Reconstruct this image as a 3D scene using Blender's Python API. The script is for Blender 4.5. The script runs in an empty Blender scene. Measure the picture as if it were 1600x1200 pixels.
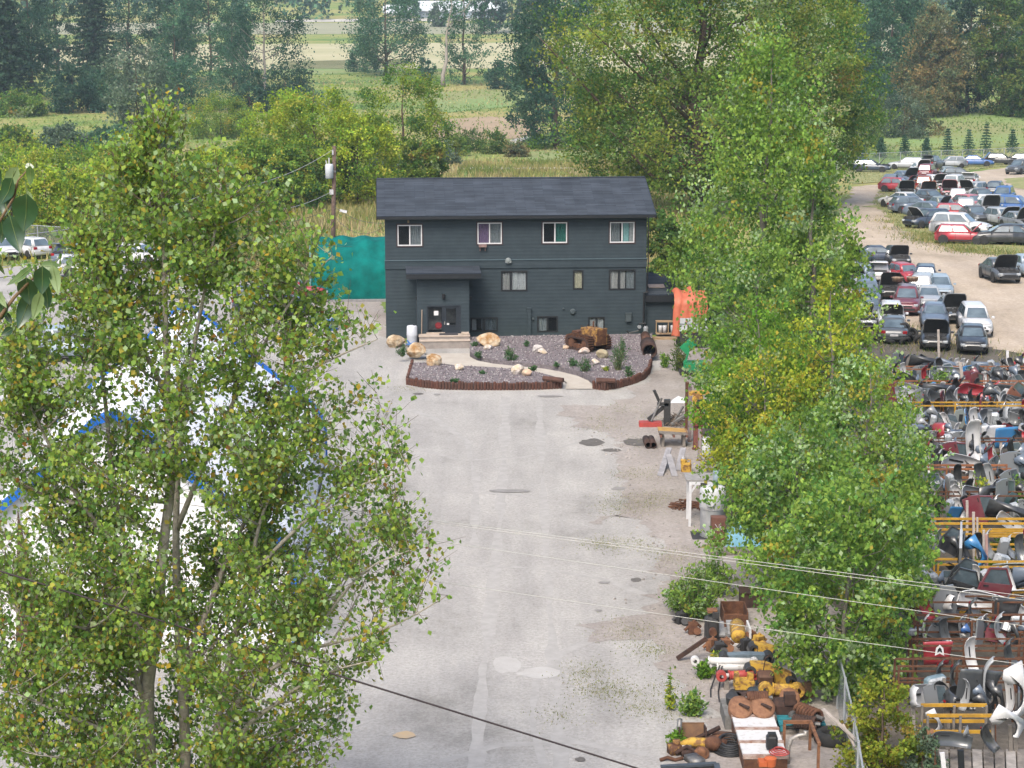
import bpy, math, random
import numpy as np
from mathutils import Vector, Matrix, Euler, noise as pnoise

# ------------------------------------------------------------------ camera, sky, sun, exposure
SC = bpy.context.scene
COL = SC.collection
CAM_H, FPX = 20.3, 3236.0
TH = math.atan(660.0 / FPX)
cam_d = bpy.data.cameras.new('camera')
cam = bpy.data.objects.new('camera', cam_d)
COL.objects.link(cam)
cam.location = (0, 0, CAM_H)
cam.rotation_euler = (math.pi / 2 - TH, 0, 0)
cam_d.sensor_width = 36.0
cam_d.lens = FPX / 1600.0 * 36.0
cam_d.clip_start, cam_d.clip_end = 0.5, 6000
SC.camera = cam

SUN_EL, SUN_AZ = 50.0, 200.0          # azimuth clockwise from +Y: behind the camera, to the left
w = bpy.data.worlds.new('World'); SC.world = w; w.use_nodes = True
nt = w.node_tree; nt.nodes.clear()
sky = nt.nodes.new('ShaderNodeTexSky'); sky.sky_type = 'NISHITA'; sky.sun_disc = False
sky.sun_elevation = math.radians(SUN_EL); sky.sun_rotation = math.radians(SUN_AZ)
sky.air_density, sky.dust_density, sky.ozone_density = 1.0, 4.0, 1.2
bg = nt.nodes.new('ShaderNodeBackground'); bg.inputs[1].default_value = 0.15
wo = nt.nodes.new('ShaderNodeOutputWorld')
nt.links.new(sky.outputs[0], bg.inputs[0]); nt.links.new(bg.outputs[0], wo.inputs[0])
sl = bpy.data.lights.new('sun', 'SUN'); sl.energy = 1.75; sl.angle = math.radians(28); sl.color = (1, 0.945, 0.85)
so = bpy.data.objects.new('sun', sl); COL.objects.link(so)
az, el = math.radians(SUN_AZ), math.radians(SUN_EL)
sd = Vector((math.sin(az) * math.cos(el), math.cos(az) * math.cos(el), math.sin(el)))
so.rotation_euler = sd.to_track_quat('Z', 'Y').to_euler(); so.location = (0, 0, 300)
SC.view_settings.view_transform = 'Standard'; SC.view_settings.look = 'None'
SC.view_settings.exposure = 1.06; SC.view_settings.gamma = 1.0; SC.view_settings.use_curve_mapping = False
SC.cycles.max_bounces = 6; SC.cycles.transparent_max_bounces = 24; SC.cycles.volume_bounces = 0
SC.cycles.diffuse_bounces = 3; SC.cycles.glossy_bounces = 2; SC.cycles.transmission_bounces = 3
SC.cycles.caustics_reflective = False; SC.cycles.caustics_refractive = False

HAZE = 0.00014
rnd = random.Random(11)
rng = np.random.default_rng(5)
PI = math.pi

# ------------------------------------------------------------------ terrain and the camera's ray to the ground
TB = [(-300, 0), (118, 0), (135, -.4), (158, -1.3), (190, -2.7), (230, -4.7), (270, -6.6), (305, -8.6), (340, -10.0),
      (420, -9.6), (540, -8.9), (770, -8.0), (925, -5.5), (1100, 3), (1500, 30)]

def tz(Y):
    for (a, za), (b, zb) in zip(TB, TB[1:]):
        if Y <= b:
            return za + (zb - za) * (Y - a) / (b - a)
    return TB[-1][1]

CT, ST = math.cos(TH), math.sin(TH)

def ray(px, py):
    a, b = (px - 800) / FPX, (600 - py) / FPX
    return Vector((a, CT + b * ST, -ST + b * CT))

def at(px, py, Y):
    d = ray(px, py); t = Y / d.y
    return Vector((d.x * t, Y, CAM_H + d.z * t))

def G(px, py, dz=0.0):
    d = ray(px, py)
    for (a, za), (b, zb) in zip(TB, TB[1:]):
        k = (zb - za) / (b - a)
        den = d.z - k * d.y
        if abs(den) < 1e-9: continue
        t = (za + dz - k * a - CAM_H) / den
        if t > 0 and a - 1e-6 <= t * d.y <= b + 1e-6:
            return Vector((d.x * t, d.y * t, CAM_H + d.z * t))
    return at(px, py, 1400)

def scale_at(p):
    return FPX / (p.y * CT + (CAM_H - p.z) * ST)

# ------------------------------------------------------------------ materials (procedural)
def S(r, g, b):
    f = lambda c: c / 255 / 12.92 if c <= 10 else ((c / 255 + .055) / 1.055) ** 2.4
    return (f(r), f(g), f(b))

MATS = {}
GAIN = .72
def M(key, c1, c2=None, scale=4.0, rough=.75, bump=0.0, metal=0.0, detail=6, c3=None, bscale=None, coat=0.0, dist=.02, spec=.35, lo=.35, hi=.65):
    if key in MATS: return MATS[key]
    m = bpy.data.materials.new(key); m.use_nodes = True
    n, l = m.node_tree.nodes, m.node_tree.links
    b = n['Principled BSDF']
    b.inputs['Roughness'].default_value = rough; b.inputs['Metallic'].default_value = metal
    b.inputs['Specular IOR Level'].default_value = spec
    if coat: b.inputs['Coat Weight'].default_value = coat; b.inputs['Coat Roughness'].default_value = .12
    c2 = c2 or tuple(x * .8 for x in c1)
    c1, c2, c3 = (tuple(x * GAIN for x in c) if c else None for c in (c1, c2, c3))
    tc = n.new('ShaderNodeTexCoord')
    nz = n.new('ShaderNodeTexNoise'); nz.inputs['Scale'].default_value = scale; nz.inputs['Detail'].default_value = detail
    nz.inputs['Roughness'].default_value = .62
    l.new(tc.outputs['Object'], nz.inputs['Vector'])
    r = n.new('ShaderNodeValToRGB'); l.new(nz.outputs['Fac'], r.inputs[0])
    r.color_ramp.elements[0].position = lo; r.color_ramp.elements[1].position = hi
    r.color_ramp.elements[0].color = (*c2, 1); r.color_ramp.elements[1].color = (*c1, 1)
    if c3:
        e = r.color_ramp.elements.new(.5 * (lo + hi)); e.color = (*c3, 1)
    l.new(r.outputs[0], b.inputs['Base Color'])
    if bump:
        nb = n.new('ShaderNodeTexNoise'); nb.inputs['Scale'].default_value = bscale or scale * 6; nb.inputs['Detail'].default_value = 5
        l.new(tc.outputs['Object'], nb.inputs['Vector'])
        bp = n.new('ShaderNodeBump'); bp.inputs['Strength'].default_value = bump; bp.inputs['Distance'].default_value = dist
        l.new(nb.outputs['Fac'], bp.inputs['Height']); l.new(bp.outputs[0], b.inputs['Normal'])
    MATS[key] = m
    return m

def paint(key, c, rough=.32, dust=.25):
    """car paint dulled by dust"""
    return M('paint_' + key, c, tuple(x * (1 - dust) + .30 * dust * .7 for x in c), scale=2.2, rough=rough, coat=.35, spec=.5)

def leafmat(key, trans=.5, rough=.6):
    if key in MATS: return MATS[key]
    m = bpy.data.materials.new(key); m.use_nodes = True
    n, l = m.node_tree.nodes, m.node_tree.links
    b = n['Principled BSDF']; b.inputs['Roughness'].default_value = rough; b.inputs['Specular IOR Level'].default_value = .12
    a = n.new('ShaderNodeAttribute'); a.attribute_name = 'col'
    l.new(a.outputs['Color'], b.inputs['Base Color'])
    t = n.new('ShaderNodeBsdfTranslucent'); l.new(a.outputs['Color'], t.inputs['Color'])
    mx = n.new('ShaderNodeMixShader'); mx.inputs[0].default_value = trans
    l.new(b.outputs[0], mx.inputs[1]); l.new(t.outputs[0], mx.inputs[2]); l.new(mx.outputs[0], n['Material Output'].inputs[0])
    MATS[key] = m
    return m

def glassmat(key, tint=(.75, .8, .8), mixf=.45, rough=.06):
    """window pane: partly see-through, partly reflecting"""
    if key in MATS: return MATS[key]
    m = bpy.data.materials.new(key); m.use_nodes = True
    n, l = m.node_tree.nodes, m.node_tree.links
    b = n['Principled BSDF']; b.inputs['Base Color'].default_value = (.03, .035, .04, 1); b.inputs['Roughness'].default_value = rough
    b.inputs['Specular IOR Level'].default_value = .6
    t = n.new('ShaderNodeBsdfTransparent'); t.inputs[0].default_value = (*tint, 1)
    mx = n.new('ShaderNodeMixShader'); mx.inputs[0].default_value = mixf
    l.new(t.outputs[0], mx.inputs[1]); l.new(b.outputs[0], mx.inputs[2]); l.new(mx.outputs[0], n['Material Output'].inputs[0])
    MATS[key] = m
    return m

def meshwire(key, c, fill):
    """chain link too fine to see its wires: partly open sheet"""
    if key in MATS: return MATS[key]
    m = bpy.data.materials.new(key); m.use_nodes = True
    n, l = m.node_tree.nodes, m.node_tree.links
    b = n['Principled BSDF']; b.inputs['Base Color'].default_value = (*c, 1); b.inputs['Roughness'].default_value = .5
    b.inputs['Metallic'].default_value = .3
    t = n.new('ShaderNodeBsdfTransparent')
    mx = n.new('ShaderNodeMixShader'); mx.inputs[0].default_value = fill
    l.new(t.outputs[0], mx.inputs[1]); l.new(b.outputs[0], mx.inputs[2]); l.new(mx.outputs[0], n['Material Output'].inputs[0])
    MATS[key] = m
    return m

# ------------------------------------------------------------------ mesh builder
def rotm(rz=0, rx=0, ry=0):
    return Euler((math.radians(rx), math.radians(ry), math.radians(rz)), 'XYZ').to_matrix()

class MB:
    def __init__(s): s.v, s.f, s.mi = [], [], []
    def add(s, vs, fs, mi=0):
        o = len(s.v); s.v += [tuple(p) for p in vs]; s.f += [tuple(i + o for i in f) for f in fs]; s.mi += [mi] * len(fs)
        return s
    def box(s, c, d, R=None, mi=0, taper=1.0):
        vs = []
        for z in (-.5, .5):
            k = taper if z > 0 else 1
            for x, y in ((-.5, -.5), (.5, -.5), (.5, .5), (-.5, .5)):
                p = Vector((x * d[0] * k, y * d[1] * k, z * d[2]))
                vs.append((R @ p if R else p) + Vector(c))
        return s.add(vs, [(3, 2, 1, 0), (4, 5, 6, 7), (0, 1, 5, 4), (1, 2, 6, 5), (2, 3, 7, 6), (3, 0, 4, 7)], mi)
    def rbox(s, c, d, ch, R=None, mi=0):
        """box with chamfered vertical edges and top"""
        x, y, z = d[0] / 2, d[1] / 2, d[2] / 2
        ring = [(-x + ch, -y), (x - ch, -y), (x, -y + ch), (x, y - ch), (x - ch, y), (-x + ch, y), (-x, y - ch), (-x, -y + ch)]
        rings = [[Vector((p[0], p[1], -z)) for p in ring], [Vector((p[0], p[1], z - ch)) for p in ring],
                 [Vector((p[0] * (1 - ch / x), p[1] * (1 - ch / y), z)) for p in ring]]
        return s.loft([[(R @ p if R else p) + Vector(c) for p in r] for r in rings], mi=mi)
    def beam(s, p0, p1, w, h, mi=0, up=(0, 0, 1)):
        p0, p1 = Vector(p0), Vector(p1); d = (p1 - p0)
        if d.length < 1e-6: return s
        d.normalize(); u = Vector(up)
        sd = d.cross(u)
        if sd.length < 1e-3: sd = d.cross(Vector((1, 0, 0)))
        sd.normalize(); uu = sd.cross(d)
        vs = [p + sd * a * w / 2 + uu * b * h / 2 for p in (p0, p1) for a, b in ((-1, -1), (1, -1), (1, 1), (-1, 1))]
        return s.add(vs, [(3, 2, 1, 0), (4, 5, 6, 7), (0, 1, 5, 4), (1, 2, 6, 5), (2, 3, 7, 6), (3, 0, 4, 7)], mi)
    def loft(s, rings, caps=True, mi=0, closed=True):
        n = len(rings[0]); vs = [p for r in rings for p in r]; fs = []
        for i in range(len(rings) - 1):
            for j in range(n if closed else n - 1):
                a, b = i * n + j, i * n + (j + 1) % n
                fs.append((a, b, b + n, a + n))
        if caps:
            fs.append(tuple(range(n - 1, -1, -1))); fs.append(tuple((len(rings) - 1) * n + j for j in range(n)))
        return s.add(vs, fs, mi)
    def tube(s, pts, r, n=6, caps=True, mi=0):
        pts = [Vector(p) for p in pts]; rs = r if isinstance(r, (list, tuple)) else [r] * len(pts)
        rings = []; ref = None
        for i, p in enumerate(pts):
            d = (pts[min(i + 1, len(pts) - 1)] - pts[max(i - 1, 0)])
            if d.length < 1e-9: d = Vector((0, 0, 1))
            d.normalize()
            if ref is None:
                ref = d.cross(Vector((0, 0, 1)) if abs(d.z) < .9 else Vector((1, 0, 0))).normalized()
            else:
                ref = (ref - d * ref.dot(d))
                ref = ref.normalized() if ref.length > 1e-6 else d.orthogonal().normalized()
            b = d.cross(ref)
            rings.append([p + (ref * math.cos(2 * PI * k / n) + b * math.sin(2 * PI * k / n)) * rs[i] for k in range(n)])
        return s.loft(rings, caps, mi)
    def lathe(s, prof, c=(0, 0, 0), R=None, n=16, mi=0, caps=True):
        rings = []
        for r, z in prof:
            rings.append([(R @ Vector((r * math.cos(2 * PI * k / n), r * math.sin(2 * PI * k / n), z)) if R else
                           Vector((r * math.cos(2 * PI * k / n), r * math.sin(2 * PI * k / n), z))) + Vector(c) for k in range(n)])
        return s.loft(rings, caps, mi)
    def extr(s, poly, vec, mi=0):
        n = len(poly); a = [Vector(p) for p in poly]; b = [p + Vector(vec) for p in a]
        return s.add(a + b, [tuple(range(n - 1, -1, -1)), tuple(range(n, 2 * n))] + [(i, (i + 1) % n, (i + 1) % n + n, i + n) for i in range(n)], mi)
    def quad(s, a, b, c, d, mi=0): return s.add([a, b, c, d], [(0, 1, 2, 3)], mi)
    def xf(s, R, t=(0, 0, 0)):
        t = Vector(t); s.v = [tuple(R @ Vector(p) + t) for p in s.v]; return s
    def build(s, name, mats, parent=None, smooth=False, loc=None):
        me = bpy.data.meshes.new(name); me.from_pydata(s.v, [], s.f)
        mats = mats if isinstance(mats, (list, tuple)) else [mats]
        for m in mats: me.materials.append(m)
        if len(mats) > 1: me.polygons.foreach_set('material_index', s.mi)
        if smooth: me.polygons.foreach_set('use_smooth', [True] * len(me.polygons))
        return link(name, me, parent, loc)

def link(name, me, parent=None, loc=None):
    o = bpy.data.objects.new(name, me); COL.objects.link(o)
    if parent: o.parent = parent
    if loc is not None: o.location = loc
    return o

def tag(o, label=None, cat=None, group=None, kind=None):
    if label: o['label'] = label
    if cat: o['category'] = cat
    if group: o['group'] = group
    if kind: o['kind'] = kind
    return o

def thing(name, label, cat, loc=(0, 0, 0), rz=0.0, group=None):
    o = bpy.data.objects.new(name, None); COL.objects.link(o)
    o.empty_display_size = .3
    o.location = loc; o.rotation_euler = (0, 0, math.radians(rz))
    return tag(o, label, cat, group)

def copy_tree(o, parent=None):
    c = o.copy(); COL.objects.link(c)
    if parent: c.parent = parent
    for ch in o.children: copy_tree(ch, c)
    return c

def recolor(o, m, slot=0):
    o.material_slots[slot].link = 'OBJECT'; o.material_slots[slot].material = m

# ------------------------------------------------------------------ ground sheets that follow the terrain
def clip_y(poly, y, keep_ge):
    out = []
    for i in range(len(poly)):
        a, b = poly[i], poly[(i + 1) % len(poly)]
        ia, ib = (a[1] >= y) == keep_ge, (b[1] >= y) == keep_ge
        if ia: out.append(a)
        if ia != ib:
            t = (y - a[1]) / (b[1] - a[1]); out.append((a[0] + t * (b[0] - a[0]), y))
    return out

def ragged(poly, step=1.2, amp=.35, seed=0):
    r = random.Random(seed); out = []
    for i in range(len(poly)):
        a, b = Vector(poly[i]), Vector(poly[(i + 1) % len(poly)])
        L = (b - a).length; n = max(1, min(220, int(L / step)))
        nn = Vector((-(b - a).y, (b - a).x)).normalized()
        for k in range(n):
            q = a.lerp(b, k / n); v = Vector((q.x, q.y, seed * 7.3))
            out.append(tuple(q + nn * (k > 0) * amp * (1.6 * pnoise.noise(v * .35) + 1.0 * pnoise.noise(v * 1.1) + .6 * pnoise.noise(v * 3.1))))
    return out

def tess(pts):
    from mathutils.geometry import tessellate_polygon
    return tessellate_polygon([[Vector((p[0], p[1], 0)) for p in pts]])

def sheet(name, pxpoly, mat, dz, step=1.2, amp=.35, seed=0, world=False, kind='structure', parent=None):
    poly = [tuple(G(*p).xy) for p in pxpoly] if not world else [tuple(p) for p in pxpoly]
    poly = ragged(poly, step, amp, seed)
    mb = MB()
    for tri in tess(poly):
        t = [poly[i] for i in tri]
        ys = [p[1] for p in t]
        cuts = [y for y, _ in TB if min(ys) < y < max(ys)]
        rest = t
        for y in cuts:
            lo = clip_y(rest, y, False)
            if len(lo) >= 3: mb.add([(p[0], p[1], tz(p[1]) + dz) for p in lo], [tuple(range(len(lo)))])
            rest = clip_y(rest, y, True)
            if len(rest) < 3: break
        if len(rest) >= 3: mb.add([(p[0], p[1], tz(p[1]) + dz) for p in rest], [tuple(range(len(rest)))])
    o = mb.build(name, mat, parent)
    # make every face look up
    me = o.data
    for p in me.polygons:
        if p.normal.z < 0: p.flip()
    if kind: o['kind'] = kind
    return o

# ------------------------------------------------------------------ leaves in bulk
def fast_mesh(name, V, F, C=None):
    me = bpy.data.meshes.new(name)
    nv, nf, k = len(V), len(F), F.shape[1]
    me.vertices.add(nv); me.vertices.foreach_set('co', V.astype(np.float32).ravel())
    me.loops.add(nf * k); me.loops.foreach_set('vertex_index', F.astype(np.int32).ravel())
    me.polygons.add(nf); me.polygons.foreach_set('loop_start', np.arange(0, nf * k, k, dtype=np.int32))
    me.update(calc_edges=True)
    if C is not None:
        a = me.color_attributes.new('col', 'FLOAT_COLOR', 'POINT')
        a.data.foreach_set('color', np.hstack([C, np.ones((nv, 1))]).astype(np.float32).ravel())
    return me

def unit(a): return a / np.maximum(np.linalg.norm(a, axis=1, keepdims=True), 1e-9)

def leaves(name, P, size, C, mat, parent=None, droop=.5, wid=.38, flat=.6, kind=None):
    N = len(P)
    size = np.broadcast_to(np.asarray(size, float), (N,)) * rng.uniform(.7, 1.25, N)
    d = rng.normal(size=(N, 3)); d[:, 2] -= droop * 1.5; d = unit(d)
    n = rng.normal(size=(N, 3)); n[:, 2] += flat * 2; n = n - d * np.sum(n * d, 1, keepdims=True); n = unit(n)
    sd = np.cross(d, n); L = size[:, None]
    V = np.empty((N, 4, 3))
    V[:, 0] = P - d * L * .5
    V[:, 1] = P - d * L * .06 + sd * L * wid + n * L * .10
    V[:, 2] = P + d * L * .5
    V[:, 3] = P - d * L * .06 - sd * L * wid + n * L * .10
    i = np.arange(N)[:, None] * 4
    F = np.concatenate([i + np.array([[0, 1, 2]]), i + np.array([[0, 2, 3]])])
    me = fast_mesh(name, V.reshape(-1, 3), F, np.repeat(C, 4, axis=0))
    me.materials.append(mat)
    o = link(name, me, parent)
    if kind: o['kind'] = kind
    return o

def blades(name, P, h, C, mat, parent=None, kind='stuff', lean=.35, wid=.12):
    """grass and weed blades standing on P"""
    N = len(P); h = np.broadcast_to(np.asarray(h, float), (N,)) * rng.uniform(.5, 1.3, N)
    a = rng.uniform(0, 2 * PI, N); s = np.stack([np.cos(a), np.sin(a), 0 * a], 1)
    tip = rng.normal(size=(N, 3)) * lean; tip[:, 2] = 1; tip = unit(tip)
    V = np.empty((N, 3, 3)); W = (h * wid)[:, None]
    V[:, 0] = P - s * W; V[:, 1] = P + s * W; V[:, 2] = P + tip * h[:, None]
    F = np.arange(N * 3).reshape(N, 3)
    me = fast_mesh(name, V.reshape(-1, 3), F, np.repeat(C, 3, axis=0)); me.materials.append(mat)
    o = link(name, me, parent)
    if kind: o['kind'] = kind
    return o

def pick(pal, N, ids=None, clumpvar=.35):
    """leaf colours: a palette of (weight, rgb); leaves of one clump lean to one tone"""
    wts = np.array([p[0] for p in pal], float); wts /= wts.sum(); cols = np.array([p[1] for p in pal])
    k = rng.choice(len(pal), N, p=wts)
    if ids is not None:
        ck = rng.choice(len(pal), int(ids.max()) + 1, p=wts)
        use = rng.random(N) < clumpvar * 1.4
        k = np.where(use, ck[ids], k)
    return np.clip(cols[k] * rng.uniform(.75, 1.25, (N, 1)) * rng.uniform(.93, 1.07, (N, 3)), 0, 1)

SHAPES = {
    'round': lambda t: np.sqrt(np.clip(1 - (2 * t - 1) ** 2, 0, 1)),
    'oval': lambda t: np.sin(PI * np.clip(t, 0, 1) ** .75) ** .75,
    'poplar': lambda t: np.minimum(1, t * 3 + .35) * np.clip(1 - t ** 2.2, 0, 1) ** .8,
    'spire': lambda t: np.minimum(1, t * 4 + .45) * np.clip(1 - t, 0, 1) ** .62 * 1.1,
    'cone': lambda t: np.minimum(1, t * 8 + .3) * np.clip(1 - t, 0, 1) ** .75 + .03,
    'bush': lambda t: np.sqrt(np.clip(1 - t ** 2, 0, 1)) * np.minimum(1, .75 + t),
    'column': lambda t: np.minimum(1, t * 4 + .5) * np.clip(1 - t ** 4, 0, 1) ** .6,
    'vase': lambda t: (.45 + .75 * t) * np.clip(1 - t ** 5, 0, 1) ** .5,
}
bark_grey = M('bark_grey', (.46, .42, .36), (.27, .24, .20), scale=9, rough=.9, bump=.5)
bark_brown = M('bark_brown', (.16, .11, .08), (.075, .055, .04), scale=9, rough=.95, bump=.6)
bark_pale = M('bark_pale', (.42, .38, .33), (.24, .21, .18), scale=7, rough=.9, bump=.4)
leaf_m = leafmat('leaf_blades')
needle_m = leafmat('needle_sprays', .15, .6)

def tree(name, label, base, H, W, shape='oval', pal=None, ncl=60, per=60, leaf=.5, cs=.12, clump=.13, cat='tree', group=None,
         bark=None, trunk_r=None, limbs=14, seed=1, shell=.22, lean=(0, 0), droop=.4, shoot=1.0, mat=None, zsq=.75, lump=.3):
    """one tree: tapered trunk with limbs running out to the leaf clumps, crown of leaf-sized faces"""
    r = random.Random(seed)
    g = np.random.default_rng(seed)
    t = thing(name, label, cat, base, r.uniform(0, 360) * 0, group)
    ph = g.uniform(0, 6.28, 8)
    def env(tt, aa):
        k = 1 + lump * (np.sin(2 * aa + ph[0] + 5 * tt) * .5 + np.sin(3 * aa + ph[1] - 9 * tt) * .4 + np.sin(5 * aa + ph[2] + 13 * tt) * .3 + np.sin(17 * tt + ph[3]) * .3)
        return SHAPES[shape](tt) * k
    tt = g.random(ncl * 6); aa = g.uniform(0, 2 * PI, ncl * 6)
    keep = g.random(ncl * 6) < SHAPES[shape](tt) / 1.15 + .08
    tt, aa = tt[keep][:ncl], aa[keep][:ncl]
    rr = np.sqrt(shell + (1 - shell) * g.random(len(tt))) * env(tt, aa) * W / 2
    z0 = H * cs; zc = z0 + (H - z0) * tt
    cx = np.cos(aa) * rr + lean[0] * (zc / H); cy = np.sin(aa) * rr + lean[1] * (zc / H)
    Cc = np.stack([cx, cy, zc], 1)
    sg = clump * W * (.6 + .8 * g.random(len(tt)))
    ids = np.repeat(np.arange(len(tt)), per)
    # leaves sit along shoots that leave each limb end outward and upward
    ns = 7; sh = np.repeat(np.arange(len(tt)), ns); out = np.stack([np.cos(aa), np.sin(aa), .0 * aa], 1)[sh]
    sdir = unit(g.normal(size=(len(sh), 3)) * .8 + out * .55 + np.array([0, 0, .75])); slen = sg[sh] * g.uniform(1.2, 2.7, len(sh)) * shoot
    k_ = ids * ns + g.integers(0, ns, len(ids)); u_ = g.random(len(ids)) ** .75
    P = Cc[ids] + sdir[k_] * (slen[k_] * u_)[:, None] - np.array([0, 0, .45]) * sg[ids][:, None]
    P += np.clip(g.normal(size=(len(ids), 3)), -1.9, 1.9) * (sg[ids] * (.42 - .22 * u_) * (2.1 - 1.1 * shoot))[:, None] * np.array([1, 1, zsq])
    # thin leader sprays at the tips so the outline is feathery
    P[:, 2] = np.maximum(P[:, 2], .05)
    C = pick(pal, len(P), ids, .5)
    tone = g.uniform(.78, 1.25, len(tt)); C = np.clip(C * tone[ids][:, None], 0, 1)
    R = trunk_r or max(.05, H * .016)
    tb = MB(); npt = 7
    path = [Vector((lean[0] * k / npt + r.uniform(-1, 1) * R * .8 * (k > 0), lean[1] * k / npt + r.uniform(-1, 1) * R * .8 * (k > 0), -.3 + (H * .93 + .3) * k / npt)) for k in range(npt + 1)]
    tb.tube(path, [R * (1.25 if k == 0 else 1) * (1 - .92 * k / npt) + .01 for k in range(npt + 1)], 7)
    tb.build('trunk', bark or bark_brown, t, True)
    lb = MB()
    order = list(range(len(tt))); r.shuffle(order)
    for k in order[:limbs]:
        e = Vector(Cc[k]); z = max(H * .08, e.z - (Vector((e.x, e.y)).length) * r.uniform(.5, 1.0))
        i = min(npt - 1, int((z + .3) / (H * .93 + .3) * npt)); s0 = path[i].lerp(path[i + 1], .5); s0 = Vector((s0.x, s0.y, z))
        m = s0.lerp(e, .5) + Vector((r.uniform(-.1, .1) * W * .4, r.uniform(-.1, .1) * W * .4, -.04 * H))
        rl = R * .42 * (1 - z / H * .7)
        lb.tube([s0, m, e, e + (e - m) * .25], [rl, rl * .6, rl * .28, rl * .08], 5)
    if lb.v: lb.build('limb', bark or bark_brown, t, True)
    leaves('crown', P, leaf, C, mat or leaf_m, t, droop)
    return t

def conifer(name, label, base, H, W, pal, group=None, seed=1, tiers=16, per=26, cat='tree', leaf=None):
    """spruce: drooping whorls of needle sprays round a straight stem"""
    g = np.random.default_rng(seed); t = thing(name, label, cat, base, 0, group)
    MB().tube([(0, 0, -.2), (0, 0, H * .5), (0, 0, H)], [H * .014 + .015, H * .009 + .008, .006], 6).build('trunk', bark_brown, t, True)
    P = []
    for k in range(tiers):
        z = H * (.06 + .92 * k / tiers); rad = W / 2 * (1 - k / tiers) ** .85 * g.uniform(.85, 1.15) + .02 * H
        nb = 7 if k < tiers * .7 else 5
        a0 = g.uniform(0, 6.28)
        for b in range(nb):
            a = a0 + b * 2 * PI / nb + g.uniform(-.25, .25); L = rad * g.uniform(.75, 1.1)
            u = g.random(per) ** .7
            x = u * L
            P.append(np.stack([np.cos(a) * x, np.sin(a) * x, z - .28 * x + .10 * x * u], 1) + g.normal(size=(per, 3)) * .055 * W * (.4 + (1 - u)[:, None] * .6) * np.array([1, 1, .4]))
    P = np.concatenate(P)
    leaves('crown', P, leaf or W * .10, pick(pal, len(P)), needle_m, t, .2, wid=.22)
    return t

def weed(name, label, base, H, W, pal, seed=1, stems=14, leaf=.12, cat='weed', group=None, per=16, slim=.24):
    """leafy weed: stems fanning from the root, narrow leaves along them, taller in the middle"""
    g = np.random.default_rng(seed); t = thing(name, label, cat, base, 0, group); sb_ = MB(); P = []; ids = []
    for k in range(stems):
        a = g.uniform(0, 2 * PI); q = g.random() ** .7; h = H * (1 - .55 * q ** 1.5) * g.uniform(.65, 1.08); x, y = math.cos(a) * q * W / 2, math.sin(a) * q * W / 2
        p0, p1, p2 = Vector((x * .25, y * .25, -.03)), Vector((x * .6, y * .6, h * .6)), Vector((x + g.normal() * .05 * W, y + g.normal() * .05 * W, h))
        sb_.tube([p0, p1, p2], [.012 + H * .004, .008 + H * .002, .003], 4)
        u = g.random(per) ** .75; u = .12 + .88 * u
        A, B, C_ = np.array(p0), np.array(p1), np.array(p2); uu = u[:, None]
        c = (1 - uu) ** 2 * A + 2 * uu * (1 - uu) * B + uu ** 2 * C_
        P.append(c + g.normal(size=(per, 3)) * (leaf * .55 + W * .03 * (1 - uu)) * np.array([1, 1, .5])); ids.append(np.full(per, k))
    sb_.build('stems', M('weed_stem', (.16, .20, .07), (.12, .13, .06)), t)
    P = np.concatenate(P); P[:, 2] = np.maximum(P[:, 2], .03); ids = np.concatenate(ids)
    leaves('foliage', P, leaf * 1.25, pick(pal, len(P), ids, .5), leaf_m, t, -.1, wid=slim, flat=.35)
    return t
# ------------------------------------------------------------------ the setting: ground, lot, roads, fields
def groundmat():
    m = bpy.data.materials.new('meadow'); m.use_nodes = True
    n, l = m.node_tree.nodes, m.node_tree.links
    b = n['Principled BSDF']; b.inputs['Roughness'].default_value = .95; b.inputs['Specular IOR Level'].default_value = .1
    tc = n.new('ShaderNodeTexCoord'); mp = n.new('ShaderNodeMapping'); mp.inputs['Scale'].default_value = (.6, 1, 1)
    l.new(tc.outputs['Object'], mp.inputs[0])
    a = n.new('ShaderNodeTexNoise'); a.inputs['Scale'].default_value = .045; a.inputs['Detail'].default_value = 7; a.inputs['Roughness'].default_value = .65
    c = n.new('ShaderNodeTexNoise'); c.inputs['Scale'].default_value = .9; c.inputs['Detail'].default_value = 6; c.inputs['Roughness'].default_value = .7
    l.new(mp.outputs[0], a.inputs['Vector']); l.new(mp.outputs[0], c.inputs['Vector'])
    ad = n.new('ShaderNodeMath'); ad.operation = 'MULTIPLY_ADD'; ad.inputs[1].default_value = .35
    l.new(c.outputs['Fac'], ad.inputs[0]); 
    s2 = n.new('ShaderNodeMath'); s2.operation = 'MULTIPLY'; s2.inputs[1].default_value = .65
    l.new(a.outputs['Fac'], s2.inputs[0]); l.new(s2.outputs[0], ad.inputs[2])
    r = n.new('ShaderNodeValToRGB'); l.new(ad.outputs[0], r.inputs[0])
    e = r.color_ramp.elements
    e[0].position = .36; e[0].color = (.05, .09, .03, 1); e[1].position = .66; e[1].color = (.27, .23, .12, 1)
    for p, cc in ((.44, (.12, .19, .045)), (.5, (.20, .22, .07)), (.56, (.27, .24, .09))):
        x = e.new(p); x.color = (*cc, 1)
    l.new(r.outputs[0], b.inputs['Base Color'])
    bp = n.new('ShaderNodeBump'); bp.inputs['Strength'].default_value = .8; bp.inputs['Distance'].default_value = .35
    l.new(c.outputs['Fac'], bp.inputs['Height']); l.new(bp.outputs[0], b.inputs['Normal'])
    return m
ys = [y for y, _ in TB]
mb = MB()
for i, y in enumerate(ys):
    mb.v += [(-1500, y, tz(y)), (1500, y, tz(y))]
for i in range(len(ys) - 1): mb.f.append((2 * i, 2 * i + 1, 2 * i + 3, 2 * i + 2)); mb.mi.append(0)
tag(mb.build('ground', groundmat()), kind='structure')

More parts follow.
